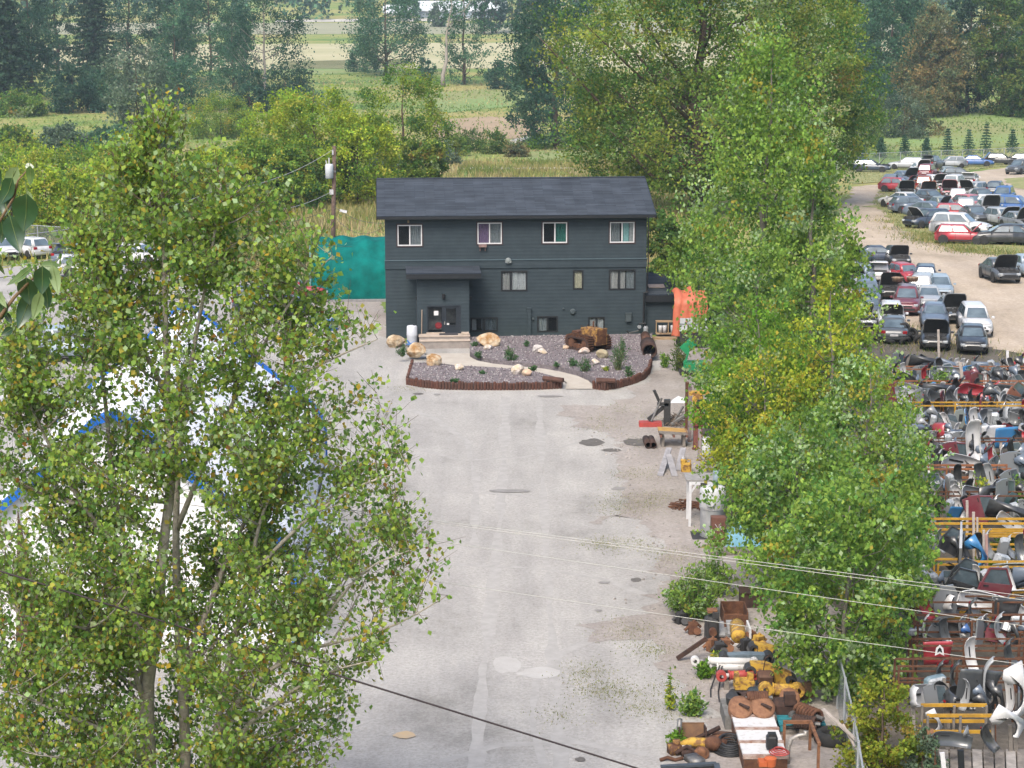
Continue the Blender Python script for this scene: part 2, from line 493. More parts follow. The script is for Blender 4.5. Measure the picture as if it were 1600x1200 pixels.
def lotmat(key, light, mid, dark, fine=9.0, bump=.5):
    """compacted gravel: broad worn patches, wheel-track streaks, fine stone speckle"""
    m = bpy.data.materials.new(key); m.use_nodes = True
    n, l = m.node_tree.nodes, m.node_tree.links
    b = n['Principled BSDF']; b.inputs['Roughness'].default_value = .95; b.inputs['Specular IOR Level'].default_value = .15
    tc = n.new('ShaderNodeTexCoord')
    def noise(scale, detail=6, rough=.65, vec=None):
        z = n.new('ShaderNodeTexNoise'); z.inputs['Scale'].default_value = scale; z.inputs['Detail'].default_value = detail
        z.inputs['Roughness'].default_value = rough; l.new(vec or tc.outputs['Object'], z.inputs['Vector']); return z
    broad = noise(.16, 8, .7)
    mp = n.new('ShaderNodeMapping'); mp.inputs['Scale'].default_value = (1.1, .16, 1); mp.inputs['Rotation'].default_value = (0, 0, .08); l.new(tc.outputs['Object'], mp.inputs[0])
    streak = noise(.8, 6, .6, mp.outputs[0]); speck = noise(fine, 4, .8)
    r = n.new('ShaderNodeValToRGB'); l.new(broad.outputs['Fac'], r.inputs[0]); e = r.color_ramp.elements
    e[0].position = .32; e[0].color = (*dark, 1); e[1].position = .64; e[1].color = (*light, 1)
    x = e.new(.44); x.color = (*mid, 1)
    r2 = n.new('ShaderNodeValToRGB'); l.new(streak.outputs['Fac'], r2.inputs[0]); r2.color_ramp.elements[0].position = .35; r2.color_ramp.elements[1].position = .62
    r2.color_ramp.elements[0].color = (.84, .84, .85, 1); r2.color_ramp.elements[1].color = (1, 1, 1, 1)
    r3 = n.new('ShaderNodeValToRGB'); l.new(speck.outputs['Fac'], r3.inputs[0]); r3.color_ramp.elements[0].position = .3; r3.color_ramp.elements[1].position = .6
    r3.color_ramp.elements[0].color = (.72, .70, .68, 1); r3.color_ramp.elements[1].color = (1.04, 1.04, 1.04, 1)
    def mul(a, c):
        q = n.new('ShaderNodeMix'); q.data_type = 'RGBA'; q.blend_type = 'MULTIPLY'; q.inputs['Factor'].default_value = 1
        l.new(a, q.inputs['A']); l.new(c, q.inputs['B']); return q.outputs['Result']
    l.new(mul(mul(r.outputs[0], r2.outputs[0]), r3.outputs[0]), b.inputs['Base Color'])
    bp = n.new('ShaderNodeBump'); bp.inputs['Strength'].default_value = bump; bp.inputs['Distance'].default_value = .05
    l.new(speck.outputs['Fac'], bp.inputs['Height']); l.new(bp.outputs[0], b.inputs['Normal'])
    return m
gravel_lot = lotmat('lot_gravel', (.375, .36, .335), (.315, .303, .283), (.23, .22, .203))
dirt_m = lotmat('dirt_road', (.43, .36, .285), (.38, .315, .24), (.30, .245, .18), 5)
yard_dirt = lotmat('yard_dirt', (.15, .13, .11), (.10, .09, .072), (.06, .054, .042), 6, .8)
edge_dirt = lotmat('edge_dirt', (.34, .31, .285), (.28, .25, .225), (.20, .175, .155), 7, .8)

LOT = [(-500, 1330), (-500, 480), (-40, 428), (80, 408), (160, 404), (330, 425), (480, 462), (585, 492), (625, 536), (720, 540), (1012, 534), (1040, 560),
       (1070, 610), (1085, 700), (1080, 760), (1095, 850), (1110, 960), (1190, 1080), (1330, 1330)]
sheet('gravel_lot', LOT, gravel_lot, .012, .6, .4, 1)
sheet('lot_edge', [(880, 640), (1000, 615), (1045, 565), (1080, 590), (1100, 700), (1120, 860), (1320, 870), (1335, 1000), (1340, 1120), (1420, 1330), (1080, 1330), (1055, 1190), (1060, 1080), (1040, 1010), (930, 985),
      (1000, 930), (1030, 870), (985, 810), (930, 820), (970, 760), (960, 690)], edge_dirt, .022, .22, .75, 2)
sheet('parts_yard', [(1340, 1330), (1330, 1080), (1300, 900), (1290, 700), (1300, 500), (1400, 505), (1480, 530), (1590, 560), (1750, 565), (1950, 1330)], yard_dirt, .034, .5, .8, 3)
sheet('row_soil', [(1085, 625), (1330, 535), (1345, 900), (1200, 930), (1115, 880)], yard_dirt, .009, .5, .4, 10)
sheet('side_yard', [(1006, 500), (1130, 480), (1160, 620), (1078, 640), (1045, 566), (1020, 560), (1008, 530)], edge_dirt, .018, .5, .5, 8)
sheet('side_yard', [(470, 466), (607, 466), (607, 532), (580, 495)], edge_dirt, .018, .5, .4, 9)
sheet('dirt_road', [(1290, 470), (1310, 330), (1335, 292), (1440, 283), (1500, 272), (1575, 262), (1750, 252), (1800, 560), (1580, 552), (1480, 545), (1300, 540)], dirt_m, .03, 1.6, .5, 4)
weedy = M('weedy_soil', (.36, .33, .15), (.20, .24, .07), scale=.8, rough=.95, bump=.6)
ISLAND = [(1372, 300), (1425, 286), (1500, 280), (1552, 302), (1588, 322), (1640, 347), (1760, 356), (1760, 408), (1560, 401), (1490, 391), (1430, 371), (1385, 340), (1362, 318)]
sheet('grass_island', ISLAND, weedy, .05, 1.4, .8, 5)
VERGE = [(1310, 262), (1440, 258), (1520, 250), (1600, 243), (1700, 238), (1700, 252), (1580, 259), (1500, 269), (1440, 280), (1330, 288)]
sheet('grass_verge', VERGE, weedy, .055, 2, .8, 6)
sheet('grass_verge', [(1568, 280), (1620, 276), (1700, 276), (1700, 305), (1620, 300), (1580, 292)], weedy, .05, 2, .5, 7)
# fields far behind
straw = M('straw_field', (.50, .45, .27), (.40, .38, .20), scale=.03, rough=1, detail=8)
stubble = M('stubble_field', (.42, .31, .20), (.32, .24, .15), scale=.08, rough=1, detail=8)
green_f = M('green_field', (.20, .30, .09), (.26, .27, .10), scale=.05, rough=1, detail=8)
sage = M('sage_slope', (.36, .35, .22), (.27, .27, .17), scale=.02, rough=1, detail=8)
for nm, poly, mt in (('straw_field', [(-200, 72), (1700, 62), (1700, 102), (-200, 112)], straw),
                     ('green_field', [(440, 96), (640, 92), (640, 112), (430, 118)], green_f),
                     ('sage_slope', [(-200, 36), (1800, 36), (1800, 52), (-200, 54)], sage),
                     ('green_field', [(650, 148), (800, 136), (850, 160), (700, 176)], green_f),
                     ('stubble_field', [(640, 190), (760, 182), (835, 188), (850, 214), (690, 222)], stubble),
                     ('green_field', [(820, 238), (900, 232), (1120, 225), (1120, 246), (830, 252)], green_f),
                     ('green_field', [(1300, 205), (1450, 180), (1700, 172), (1700, 222), (1300, 238)], green_f)):
    sheet(nm, poly, mt, .06, 6, 1.5, len(nm))
pale_track = M('pale_track', (.55, .52, .46), (.45, .42, .37), scale=.2, rough=1)
sheet('farm_track', [(680, 262), (900, 262), (900, 265), (680, 265)], pale_track, .08, 5, .1, 1)
sheet('farm_track', [(790, 221), (835, 211), (838, 216), (798, 226)], pale_track, .09, 5, .1, 1)
sheet('farm_track', [(430, 31), (760, 28), (760, 32), (430, 35)], pale_track, .09, 9, .1, 1)
# oil stains and sand on the lot
def blob(cx, cy, rx, ry, n=18, seed=0):
    r = random.Random(seed)
    return [(cx + math.cos(2 * PI * k / n) * rx * r.uniform(.75, 1.1), cy + math.sin(2 * PI * k / n) * ry * r.uniform(.75, 1.1)) for k in range(n)]
oil = M('oil_stain', (.16, .145, .13), (.10, .09, .08), scale=3, rough=.85)
oil2 = M('faint_stain', (.31, .295, .28), (.24, .225, .21), scale=3, rough=.9)
sandy = M('sand_spill', (.55, .40, .22), (.45, .36, .27), scale=3, rough=1)
for i, (x, y, a, b_, mt) in enumerate([(925, 692, 20, 6, oil), (956, 704, 17, 3, oil), (967, 764, 12, 3, oil2), (994, 907, 9, 3.4, oil), (945, 911, 10, 2.5, oil2), (653, 616, 9, 1.6, oil),
        (690, 1150, 1, 1, oil2), (907, 1188, 9, 4, oil), (935, 955, 7, 1.5, oil2), (683, 617, 6, 1.5, oil2), (797, 768, 34, 3, oil2), (632, 1150, 18, 6, sandy), (995, 692, 26, 6, oil), (860, 620, 22, 1.6, oil2)]):
    sheet('stain', blob(x, y, a, b_, 18, i), mt, .024 + i * .0011, 9, 0, i)

# pale worn patches and faint wheel marks
pale = M('pale_worn_gravel', (.525, .505, .475), (.44, .42, .39), scale=1.6, rough=1, bump=.5, bscale=12, lo=.3, hi=.7)
for i, (x, y, a, b_) in enumerate([(792, 1040, 24, 14), (845, 1052, 36, 9)]):
    sheet('worn_patch', blob(x, y, a, b_, 16, i + 50), pale, .0165 + i * .0005, .2, .32, i + 60)
trk = M('wheel_mark', (.44, .42, .395), (.36, .345, .32), scale=2.5, rough=1)
def track(pts, wd, i):
    P_ = [G(*p) for p in pts]; L_, R_ = [], []
    for k, p in enumerate(P_):
        d_ = (P_[min(k + 1, len(P_) - 1)] - P_[max(k - 1, 0)]).normalized(); n_ = Vector((-d_.y, d_.x, 0)) * wd / 2; L_.append(tuple((p + n_).xy)); R_.append(tuple((p - n_).xy))
    sheet('wheel_mark', L_ + R_[::-1], trk, .0142 + i * .0004, .5, .10, i + 80, world=True)
for i, (pts, wd) in enumerate([([(620, 880), (720, 883), (840, 888), (940, 905), (1010, 930)], .22), ([(640, 640), (680, 655), (730, 690), (745, 760), (740, 860)], .3), ([(790, 620), (788, 700), (782, 800), (770, 930), (750, 1100), (740, 1230)], .35), ([(842, 620), (845, 700), (850, 800), (858, 930), (870, 1100), (880, 1230)], .3),
        ([(930, 1000), (880, 1020), (840, 1060), (830, 1120), (850, 1200)], .3), ([(600, 790), (700, 770), (800, 772), (900, 790)], .25), ([(690, 1190), (780, 1165), (900, 1160), (1010, 1180)], .3), ([(650, 700), (720, 720), (820, 715), (910, 690)], .25)]):
    track(pts, wd, i)
# short weeds and grass
def wpts(pxpoly, n, seed=0, world=None):
    poly = world or [tuple(G(*p).xy) for p in pxpoly]
    g = np.random.default_rng(seed + 100)
    A = np.array(poly); lo, hi = A.min(0), A.max(0); out = []
    tot = 0
    while tot < n:
        q = lo + (hi - lo) * g.random((n * 2, 2))
        ins = np.zeros(len(q), bool); j = len(A) - 1
        for i in range(len(A)):
            c = ((A[i, 1] > q[:, 1]) != (A[j, 1] > q[:, 1])) & (q[:, 0] < (A[j, 0] - A[i, 0]) * (q[:, 1] - A[i, 1]) / (A[j, 1] - A[i, 1] + 1e-12) + A[i, 0])
            ins ^= c; j = i
        out.append(q[ins]); tot += ins.sum()
        if len(out) > 40: break
    q = np.concatenate(out)[:n]
    ya, za = np.array([t[0] for t in TB]), np.array([t[1] for t in TB])
    return np.stack([q[:, 0], q[:, 1], np.interp(q[:, 1], ya, za)], 1)
GREEN = [(3, (.07, .13, .03)), (2, (.11, .17, .04)), (1, (.18, .20, .05))]
DRY = [(3, (.34, .29, .12)), (2, (.26, .25, .08)), (2, (.16, .20, .05)), (1, (.42, .34, .18))]
def clumped(P, k=40, sg=1.5, seed=1):
    g = np.random.default_rng(seed); c = P[g.choice(len(P), k)]
    i = g.integers(0, k, len(P)); q = c[i] + g.normal(size=P.shape) * sg * np.array([1, 1, 0])
    q[:, 2] = np.interp(q[:, 1], [t[0] for t in TB], [t[1] for t in TB]); return q
MEADOW = [(380, 420), (420, 330), (640, 255), (1060, 250), (1100, 330), (1060, 470), (1010, 500), (600, 470)]
P = wpts(MEADOW, 15000, 1); P2 = clumped(wpts(MEADOW, 15000, 2), 260, 1.8, 3)
P = np.concatenate([P, P2])
ids = (np.floor(P[:, 0] / 7) * 31 + np.floor(P[:, 1] / 9)).astype(int); ids -= ids.min()
blades('meadow_grass', P, .85, pick(DRY, len(P), ids, .6), leaf_m, wid=.10)
LEFTM = [(-150, 440), (-150, 330), (230, 330), (480, 330), (520, 420), (430, 440), (330, 420), (160, 402), (80, 406), (-40, 426)]
P = clumped(wpts(LEFTM, 14000, 4), 200, 2.0, 5)
blades('meadow_grass', P, .8, pick(DRY + GREEN, len(P)), leaf_m, wid=.10)
for poly, n in ((ISLAND, 16000), (VERGE, 9000)):
    P = wpts(poly, n, 6); blades('island_weeds', P, .30, pick(DRY + DRY + GREEN, len(P)), leaf_m, wid=.08, lean=.6)
# rough grass over the valley floor
P = clumped(wpts([(-150, 118), (1750, 118), (1750, 243), (-150, 262)], 40000, 12), 1500, 6.5, 13)
ids = (np.floor(P[:, 0] / 16) * 31 + np.floor(P[:, 1] / 22)).astype(int); ids -= ids.min()
blades('valley_grass', P, .5, pick([(3, (.38, .34, .16)), (3, (.20, .29, .08)), (2, (.14, .22, .07)), (2, (.27, .32, .10))], len(P), ids, .65), leaf_m, wid=.4, lean=.6)
P = clumped(wpts([(1320, 500), (1480, 520), (1600, 548), (1700, 548), (1700, 575), (1590, 570), (1400, 545), (1320, 545)], 3000, 14), 50, .9, 15)
blades('yard_weeds', P, .32, pick(DRY + GREEN, len(P)), leaf_m, wid=.07, lean=.6)
# rim of weeds round the island where the cars stand
P = clumped(wpts([(1385, 335), (1430, 362), (1490, 382), (1560, 392), (1700, 398), (1700, 408), (1560, 403), (1480, 393), (1425, 374), (1375, 345)], 5000, 7), 60, 1.0, 8)
blades('island_weeds', P, .32, pick(DRY + DRY + GREEN, len(P)), leaf_m, wid=.09, lean=.6)
patches = [(985, 792, 42, 16), (965, 850, 40, 10), (915, 1050, 22, 9), (945, 1078, 32, 12), (1000, 1108, 16, 6), (985, 985, 40, 12), (1020, 780, 30, 14), (1000, 740, 30, 14), (945, 668, 30, 5),
           (1002, 695, 9, 14), (1030, 1015, 22, 12), (870, 1118, 12, 4), (1046, 1090, 8, 30), (930, 655, 20, 4), (1060, 870, 30, 14), (640, 606, 26, 2.5), (975, 640, 24, 5), (1040, 655, 25, 10)]
PP = []
for i, (x, y, a, b_) in enumerate(patches):
    q = wpts(blob(x, y, a, b_, 12, i), int(a * b_ * 1.3) + 80, i + 20); q2 = clumped(q, max(4, len(q) // 30), .40, i)
    m_ = q.mean(0); q3 = m_ + (q - m_) * np.array([1.8, 1.8, 1]) * rng.random((len(q), 1)) ** .5
    PP += [q2, m_ + (q2 - m_) * 1.3, q3[::3]]
PP = np.concatenate(PP); PP[:, 2] = 0
blades('lot_weeds', PP, .06, pick([(3, (.24, .25, .10)), (2, (.17, .20, .06)), (1.5, (.30, .27, .14))], len(PP)), leaf_m, lean=.8, wid=.30)
# stones and litter scattered on the lot edge
pb = MB()
P = wpts([(900, 640), (1080, 620), (1100, 860), (1300, 1330), (1080, 1300), (1030, 1010), (930, 980), (1010, 860)], 420, 40)
for p in P:
    s = rnd.uniform(.03, .11); pb.box((p[0], p[1], s * .3), (s, s * rnd.uniform(.6, 1.2), s * .7), rotm(rnd.uniform(0, 90), rnd.uniform(-20, 20)), taper=.6)
tag(pb.build('loose_stones', M('stone_grey', (.42, .39, .36), (.25, .23, .21), scale=2, rough=.9)), kind='stuff')

# ------------------------------------------------------------------ the house
O1 = G(603.5, 529, .0); O2 = G(1008.5, 524.5, .0)
HU = (O2 - O1).normalized(); HV = Vector((-HU.y, HU.x, 0)); HW = (O2 - O1).length
HRZ = math.degrees(math.atan2(HU.y, HU.x))
def hp(px, py, v=0.0):
    """pixel -> (u, z) on the plane v metres behind the front wall"""
    d = ray(px, py); C0 = Vector((0, 0, CAM_H)) - (O1 + HV * v)
    t = -C0.dot(HV) / d.dot(HV); p = Vector((0, 0, CAM_H)) + d * t
    return (p - O1).dot(HU), p.z
house = thing('house', 'dark slate blue three-level house with shingle gable roof and front porch', 'house', O1, HRZ)
def sidingmat():
    m = M('dark_siding', (.036, .053, .064), (.026, .041, .051), scale=1.3, rough=.8, bump=.25, bscale=14)
    n, l = m.node_tree.nodes, m.node_tree.links
    tc = n.new('ShaderNodeTexCoord'); wv = n.new('ShaderNodeTexWave'); wv.bands_direction = 'Z'; wv.inputs['Scale'].default_value = 1.6
    wv.inputs['Distortion'].default_value = .5; l.new(tc.outputs['Object'], wv.inputs['Vector'])
    bp = n.new('ShaderNodeBump'); bp.inputs['Strength'].default_value = .16; bp.inputs['Distance'].default_value = .03
    old = [k for k in l if k.to_socket.name == 'Normal' and k.to_node.type == 'BSDF_PRINCIPLED'][0].from_node
    l.new(wv.outputs['Fac'], bp.inputs['Height']); l.new(old.outputs[0], bp.inputs['Normal'])
    l.new(bp.outputs[0], n['Principled BSDF'].inputs['Normal'])
    return m
siding = sidingmat()
trim_dark = M('trim_dark', (.013, .016, .02), (.008, .010, .013), scale=4, rough=.6)
vinyl = M('white_vinyl', (.72, .72, .73), (.60, .60, .62), scale=5, rough=.5)
def shinglemat():
    m = bpy.data.materials.new('shingles'); m.use_nodes = True
    n, l = m.node_tree.nodes, m.node_tree.links; b = n['Principled BSDF']; b.inputs['Roughness'].default_value = .9; b.inputs['Specular IOR Level'].default_value = .2
    tc = n.new('ShaderNodeTexCoord'); br = n.new('ShaderNodeTexBrick')
    br.inputs['Scale'].default_value = 1; br.inputs['Brick Width'].default_value = 1.1; br.inputs['Row Height'].default_value = .165; br.inputs['Mortar Size'].default_value = .012
    br.inputs['Color1'].default_value = (.044, .052, .064, 1); br.inputs['Color2'].default_value = (.025, .031, .039, 1); br.inputs['Mortar'].default_value = (.020, .027, .040, 1)
    br.inputs['Bias'].default_value = -.1
    l.new(tc.outputs['Object'], br.inputs['Vector'])
    nz = n.new('ShaderNodeTexNoise'); nz.inputs['Scale'].default_value = .8; nz.inputs['Detail'].default_value = 7; l.new(tc.outputs['Object'], nz.inputs['Vector'])
    r = n.new('ShaderNodeValToRGB'); r.color_ramp.elements[0].position = .3; r.color_ramp.elements[1].position = .7
    r.color_ramp.elements[0].color = (.8, .8, .8, 1); r.color_ramp.elements[1].color = (1.25, 1.25, 1.25, 1); l.new(nz.outputs['Fac'], r.inputs[0])
    q = n.new('ShaderNodeMix'); q.data_type = 'RGBA'; q.blend_type = 'MULTIPLY'; q.inputs['Factor'].default_value = 1
    l.new(br.outputs['Color'], q.inputs['A']); l.new(r.outputs[0], q.inputs['B']); l.new(q.outputs['Result'], b.inputs['Base Color'])
    bp = n.new('ShaderNodeBump'); bp.inputs['Strength'].default_value = .6; bp.inputs['Distance'].default_value = .015; l.new(br.outputs['Fac'], bp.inputs['Height'])
    bp.invert = True; l.new(bp.outputs[0], b.inputs['Normal'])
    return m
shingles = shinglemat()
ZF = hp(800, 340.2, -.55)[1]; EAVE = ZF + .06
HD = 9.0
WIN = [(621, 351.5, 659.5, 384, 'up'), (746, 348, 784, 381, 'up'), (848, 347.5, 886, 379.5, 'up'), (953, 347, 991, 379, 'up'),
       (782.5, 423, 824, 455, 'mid'), (895, 422, 911.5, 452.5, 'mid'), (951, 421, 993, 453, 'mid'),
       (735, 496, 778, 518, 'low'), (839, 494, 872, 519, 'low'), (919, 495, 945, 516, 'low')]
WR = []
for (x0, y0, x1, y1, k) in WIN:
    u0, z1 = hp(x0, y0); u1, z0 = hp(x1, y1); WR.append((u0, u1, z0, z1, k))
# front wall panel with real openings
us = sorted({0.0, HW} | {round(v, 4) for r in WR for v in r[:2]}); zs = sorted({0.0, EAVE} | {round(v, 4) for r in WR for v in r[2:4]})
wb = MB()
for a, b_ in zip(us, us[1:]):
    for c, d in zip(zs, zs[1:]):
        um, zm = (a + b_) / 2, (c + d) / 2
        if any(r[0] < um < r[1] and r[2] < zm < r[3] for r in WR): continue
        wb.quad((a, 0, c), (b_, 0, c), (b_, 0, d), (a, 0, d))
for (u0, u1, z0, z1, k) in WR:      # reveals
    for p, q in (((u0, z0), (u1, z0)), ((u1, z0), (u1, z1)), ((u1, z1), (u0, z1)), ((u0, z1), (u0, z0))):
        wb.quad((p[0], 0, p[1]), (q[0], 0, q[1]), (q[0], .16, q[1]), (p[0], .16, p[1]))
ZE = hp(800, 337.5, -.55)[1]; ZR = hp(800, 279, 4.5)[1]; RISE = ZR - EAVE - .05
wb.quad((0, HD, 0), (0, 0, 0), (0, 0, EAVE), (0, HD, EAVE)); wb.quad((HW, 0, 0), (HW, HD, 0), (HW, HD, EAVE), (HW, 0, EAVE)); wb.quad((HW, HD, 0), (0, HD, 0), (0, HD, EAVE), (HW, HD, EAVE))
for u in (0, HW): wb.add([(u, 0, EAVE), (u, HD, EAVE), (u, HD / 2, EAVE + RISE)], [(0, 1, 2)])
wb.build('wall', siding, house)
# upper storey band
bz1, bz0 = hp(800, 406)[1], hp(800, 418.5)[1]
band = MB().box((HW / 2, -.03, (bz0 + bz1) / 2), (HW + .06, .06, bz1 - bz0)); band.build('storey_band', siding, house)
lip = MB().box((HW / 2, -.05, bz1 + .02), (HW + .08, .10, .05)); lip.build('band_ledge', M('ledge_paint', (.08, .12, .14), (.065, .10, .12), scale=3, rough=.7), house)
# roof: two thick slopes, fascias
OV, SO = .55, .42
for sgn in (1, -1):
    y0, y1 = (-OV, HD / 2) if sgn == 1 else (HD + OV, HD / 2)
    z0, z1 = ZE, ZR
    rb = MB(); L = math.hypot(y1 - y0, z1 - z0); ang = math.atan2(z1 - z0, y1 - y0)
    Rm = Matrix.Rotation(ang if sgn == 1 else ang, 3, 'X')
    rb.box((0, L / 2, 0), (HW + 2 * SO, L, .09))
    o = rb.build('roof_slope', shingles, house, loc=(HW / 2, y0, z0)); o.rotation_euler = (ang, 0, 0)
    fb = MB(); fb.box((HW / 2, y0 - .02 * sgn, (ZE + ZF) / 2 - .02), (HW + 2 * SO, .04, ZE - ZF + .06)); fb.build('fascia', trim_dark, house)
MB().box((HW / 2, HD / 2, ZR + .05), (HW + 2 * SO, .28, .04)).build('ridge_cap', shingles, house)
sb = MB(); sb.box((HW / 2, -OV / 2, ZF + .03), (HW + 2 * SO, OV - .02, .03)); sb.build('soffit', trim_dark, house)
for u in (-SO - .02, HW + SO + .02):
    g_ = MB()
    for y0, y1 in ((-OV, HD / 2), (HD + OV, HD / 2)):
        g_.beam((u, y0, ZE - .08), (u, y1, ZR - .08), .04, .22)
    g_.build('barge_board', trim_dark, house)
glass_w = glassmat('window_glass', (.95, .97, .98), .12); glass_d = glassmat('dark_window_glass', (.5, .55, .58), .5)
def curtain(key, c): return M('curtain_' + key, c, tuple(x * .75 for x in c), scale=9, rough=.9)
def window(parent, u0, u1, z0, z1, y, fm, split=.5, curtains=(), gl=None, fw=.055, sill=False, trim=None):
    """sliding window: outer frame, middle stile, two panes, curtains hung behind"""
    f = MB(); d = .09; yc = y + d / 2 - .02
    f.box(((u0 + u1) / 2, yc, z0 + fw / 2), (u1 - u0, d, fw)); f.box(((u0 + u1) / 2, yc, z1 - fw / 2), (u1 - u0, d, fw))
    for u in (u0 + fw / 2, u1 - fw / 2): f.box((u, yc, (z0 + z1) / 2), (fw, d - .006, z1 - z0 - 2 * fw))
    um = u0 + (u1 - u0) * split
    if split: f.box((um, yc, (z0 + z1) / 2), (fw * 1.2, d - .012, z1 - z0 - 2 * fw))
    w_ = f.build('window', fm, parent)
    if trim:
        t = MB(); k = .07
        t.box(((u0 + u1) / 2, y - .012, z1 + k / 2), (u1 - u0 + 2 * k, .03, k)); t.box(((u0 + u1) / 2, y - .012, z0 - k / 2), (u1 - u0 + 2 * k, .03, k))
        for u in (u0 - k / 2, u1 + k / 2): t.box((u, y - .012, (z0 + z1) / 2), (k, .03, z1 - z0))
        t.build('casing', trim, w_)
    for a, b_ in (((u0, um), (um, u1)) if split else ((u0, u1),)):
        p = MB(); p.box(((a + b_) / 2, y + .05, (z0 + z1) / 2), (b_ - a - fw, .008, z1 - z0 - 2 * fw)); p.build('pane', gl or glass_w, w_)
    MB().quad((u0, y + .7, z0), (u1, y + .7, z0), (u1, y + .7, z1), (u0, y + .7, z1)).build('room_backdrop', M('room_backdrop', (.03, .03, .032), rough=1), w_)  # near-black sheet: the darkness of the unlit room is put into its colour
    for (a, b_, c) in curtains:      # a, b as fractions of the width
        cb = MB(); n = 14; pts = []
        for k in range(n + 1):
            pts.append((u0 + (u1 - u0) * (a + (b_ - a) * k / n), y + .085 + .02 * math.sin(k * 2.4)))
        cb.add([(p[0], p[1], z) for z in (z0 + .03, z1 - .03) for p in pts], [(k, k + 1, k + n + 2, k + n + 1) for k in range(n)])
        cb.build('curtain', c, w_)
    return w_
cw, ct, cg, cp, cm = curtain('grey', (.26, .29, .30)), curtain('teal', (.40, .70, .68)), curtain('green', (.03, .18, .14)), curtain('purple', (.22, .14, .26)), curtain('white', (.56, .58, .58))
blind = curtain('blind', (.44, .43, .41))
spec = [[(.5, 1, cw)], [(0, .48, cp), (.55, .95, cw)], [(.5, 1, cg)], [(0, .42, cw), (.55, .78, ct), (.8, 1, cm)],
        [(0, .34, blind), (.38, 1, cm)], [(0, 1, curtain('tan', (.62, .58, .42)))], [(0, .62, blind), (.66, 1, cw)], [(.06, .22, cm), (.4, .95, curtain('lit_room', (.12, .15, .17)))], [(0, .5, cw)], [(0, .45, cm), (.5, 1, cm)]]  # first low window: strips painted in for reflections, a lighter room and a pale column
for (u0, u1, z0, z1, k), cs in zip(WR, spec):
    window(house, u0, u1, z0, z1, .0 if k != 'low' else .01, fw=.055 if k == 'up' else .085, fm=vinyl if k == 'up' else trim_dark, split={'up': .5, 'mid': .38, 'low': .5}[k] if u1 - u0 > .8 else 0, curtains=cs,
           gl=glass_w if k == 'up' or cs else glass_d, trim=M('casing_brown', (.045, .028, .030), rough=.7) if k == 'up' else None)
# flower box under the second upper window
u, z = hp(754, 382); fbx = MB(); fbx.box((u, -.14, z - .05), (.42, .22, .14)); fbx.box((u - .14, -.08, z - .24), (.03, .12, .2)); fbx.box((u + .14, -.08, z - .24), (.03, .12, .2))
fbx.build('window_box', M('faded_wood', (.30, .20, .18), (.20, .13, .12), rough=.8), house)
# porch bump-out with its own little roof
PD = 2.1
pu0, pz0 = hp(652, 537, -PD); pu1, _ = hp(733.5, 537, -PD); _, pzt = hp(690, 438, -PD)
pz0 = .62
porch = MB()
du0, dzt = hp(666, 477.5, -PD); du1, dz0 = hp(720.5, 533, -PD)
def wallhole(mb_, u0, u1, z0, z1, y, h):
    for a, b_, c, d in ((u0, h[0], z0, z1), (h[1], u1, z0, z1), (h[0], h[1], h[3], z1), (h[0], h[1], z0, h[2])):
        if b_ - a > 1e-3 and d - c > 1e-3: mb_.quad((a, y, c), (b_, y, c), (b_, y, d), (a, y, d))
    for p, q in (((h[0], h[2]), (h[1], h[2])), ((h[1], h[2]), (h[1], h[3])), ((h[1], h[3]), (h[0], h[3])), ((h[0], h[3]), (h[0], h[2]))):
        mb_.quad((p[0], y, p[1]), (q[0], y, q[1]), (q[0], y + .14, q[1]), (p[0], y + .14, p[1]))
wallhole(porch, pu0, pu1, 0, pzt + .1, -PD, (du0, du1, dz0, dzt))
for u in (pu0, pu1): porch.quad((u, -PD, 0), (u, 0, 0), (u, 0, pzt + .3), (u, -PD, pzt + .1))
porch.build('porch_wall', siding, house)
au0, azl = hp(634.5, 428, -PD - .5); au1, _ = hp(752, 428, -PD - .5); _, azf = hp(690, 438.5, -PD - .5)
zpt = hp(690, 416.5, 0)[1]; L = math.hypot(PD + .5, zpt - azl); ang = math.atan2(zpt - azl, PD + .5)
o = MB().box((0, L / 2, 0), (au1 - au0, L, .07)).build('porch_roof', shingles, house, loc=((au0 + au1) / 2, -PD - .5, azl)); o.rotation_euler = (ang, 0, 0)
MB().box(((au0 + au1) / 2, -PD - .52, azl - .15), (au1 - au0, .04, .26)).build('porch_fascia', trim_dark, house)
MB().box(((au0 + au1) / 2, -PD / 2 - .25, azl - .26), (au1 - au0 - .06, PD + .46, .04)).build('porch_soffit', trim_dark, house)
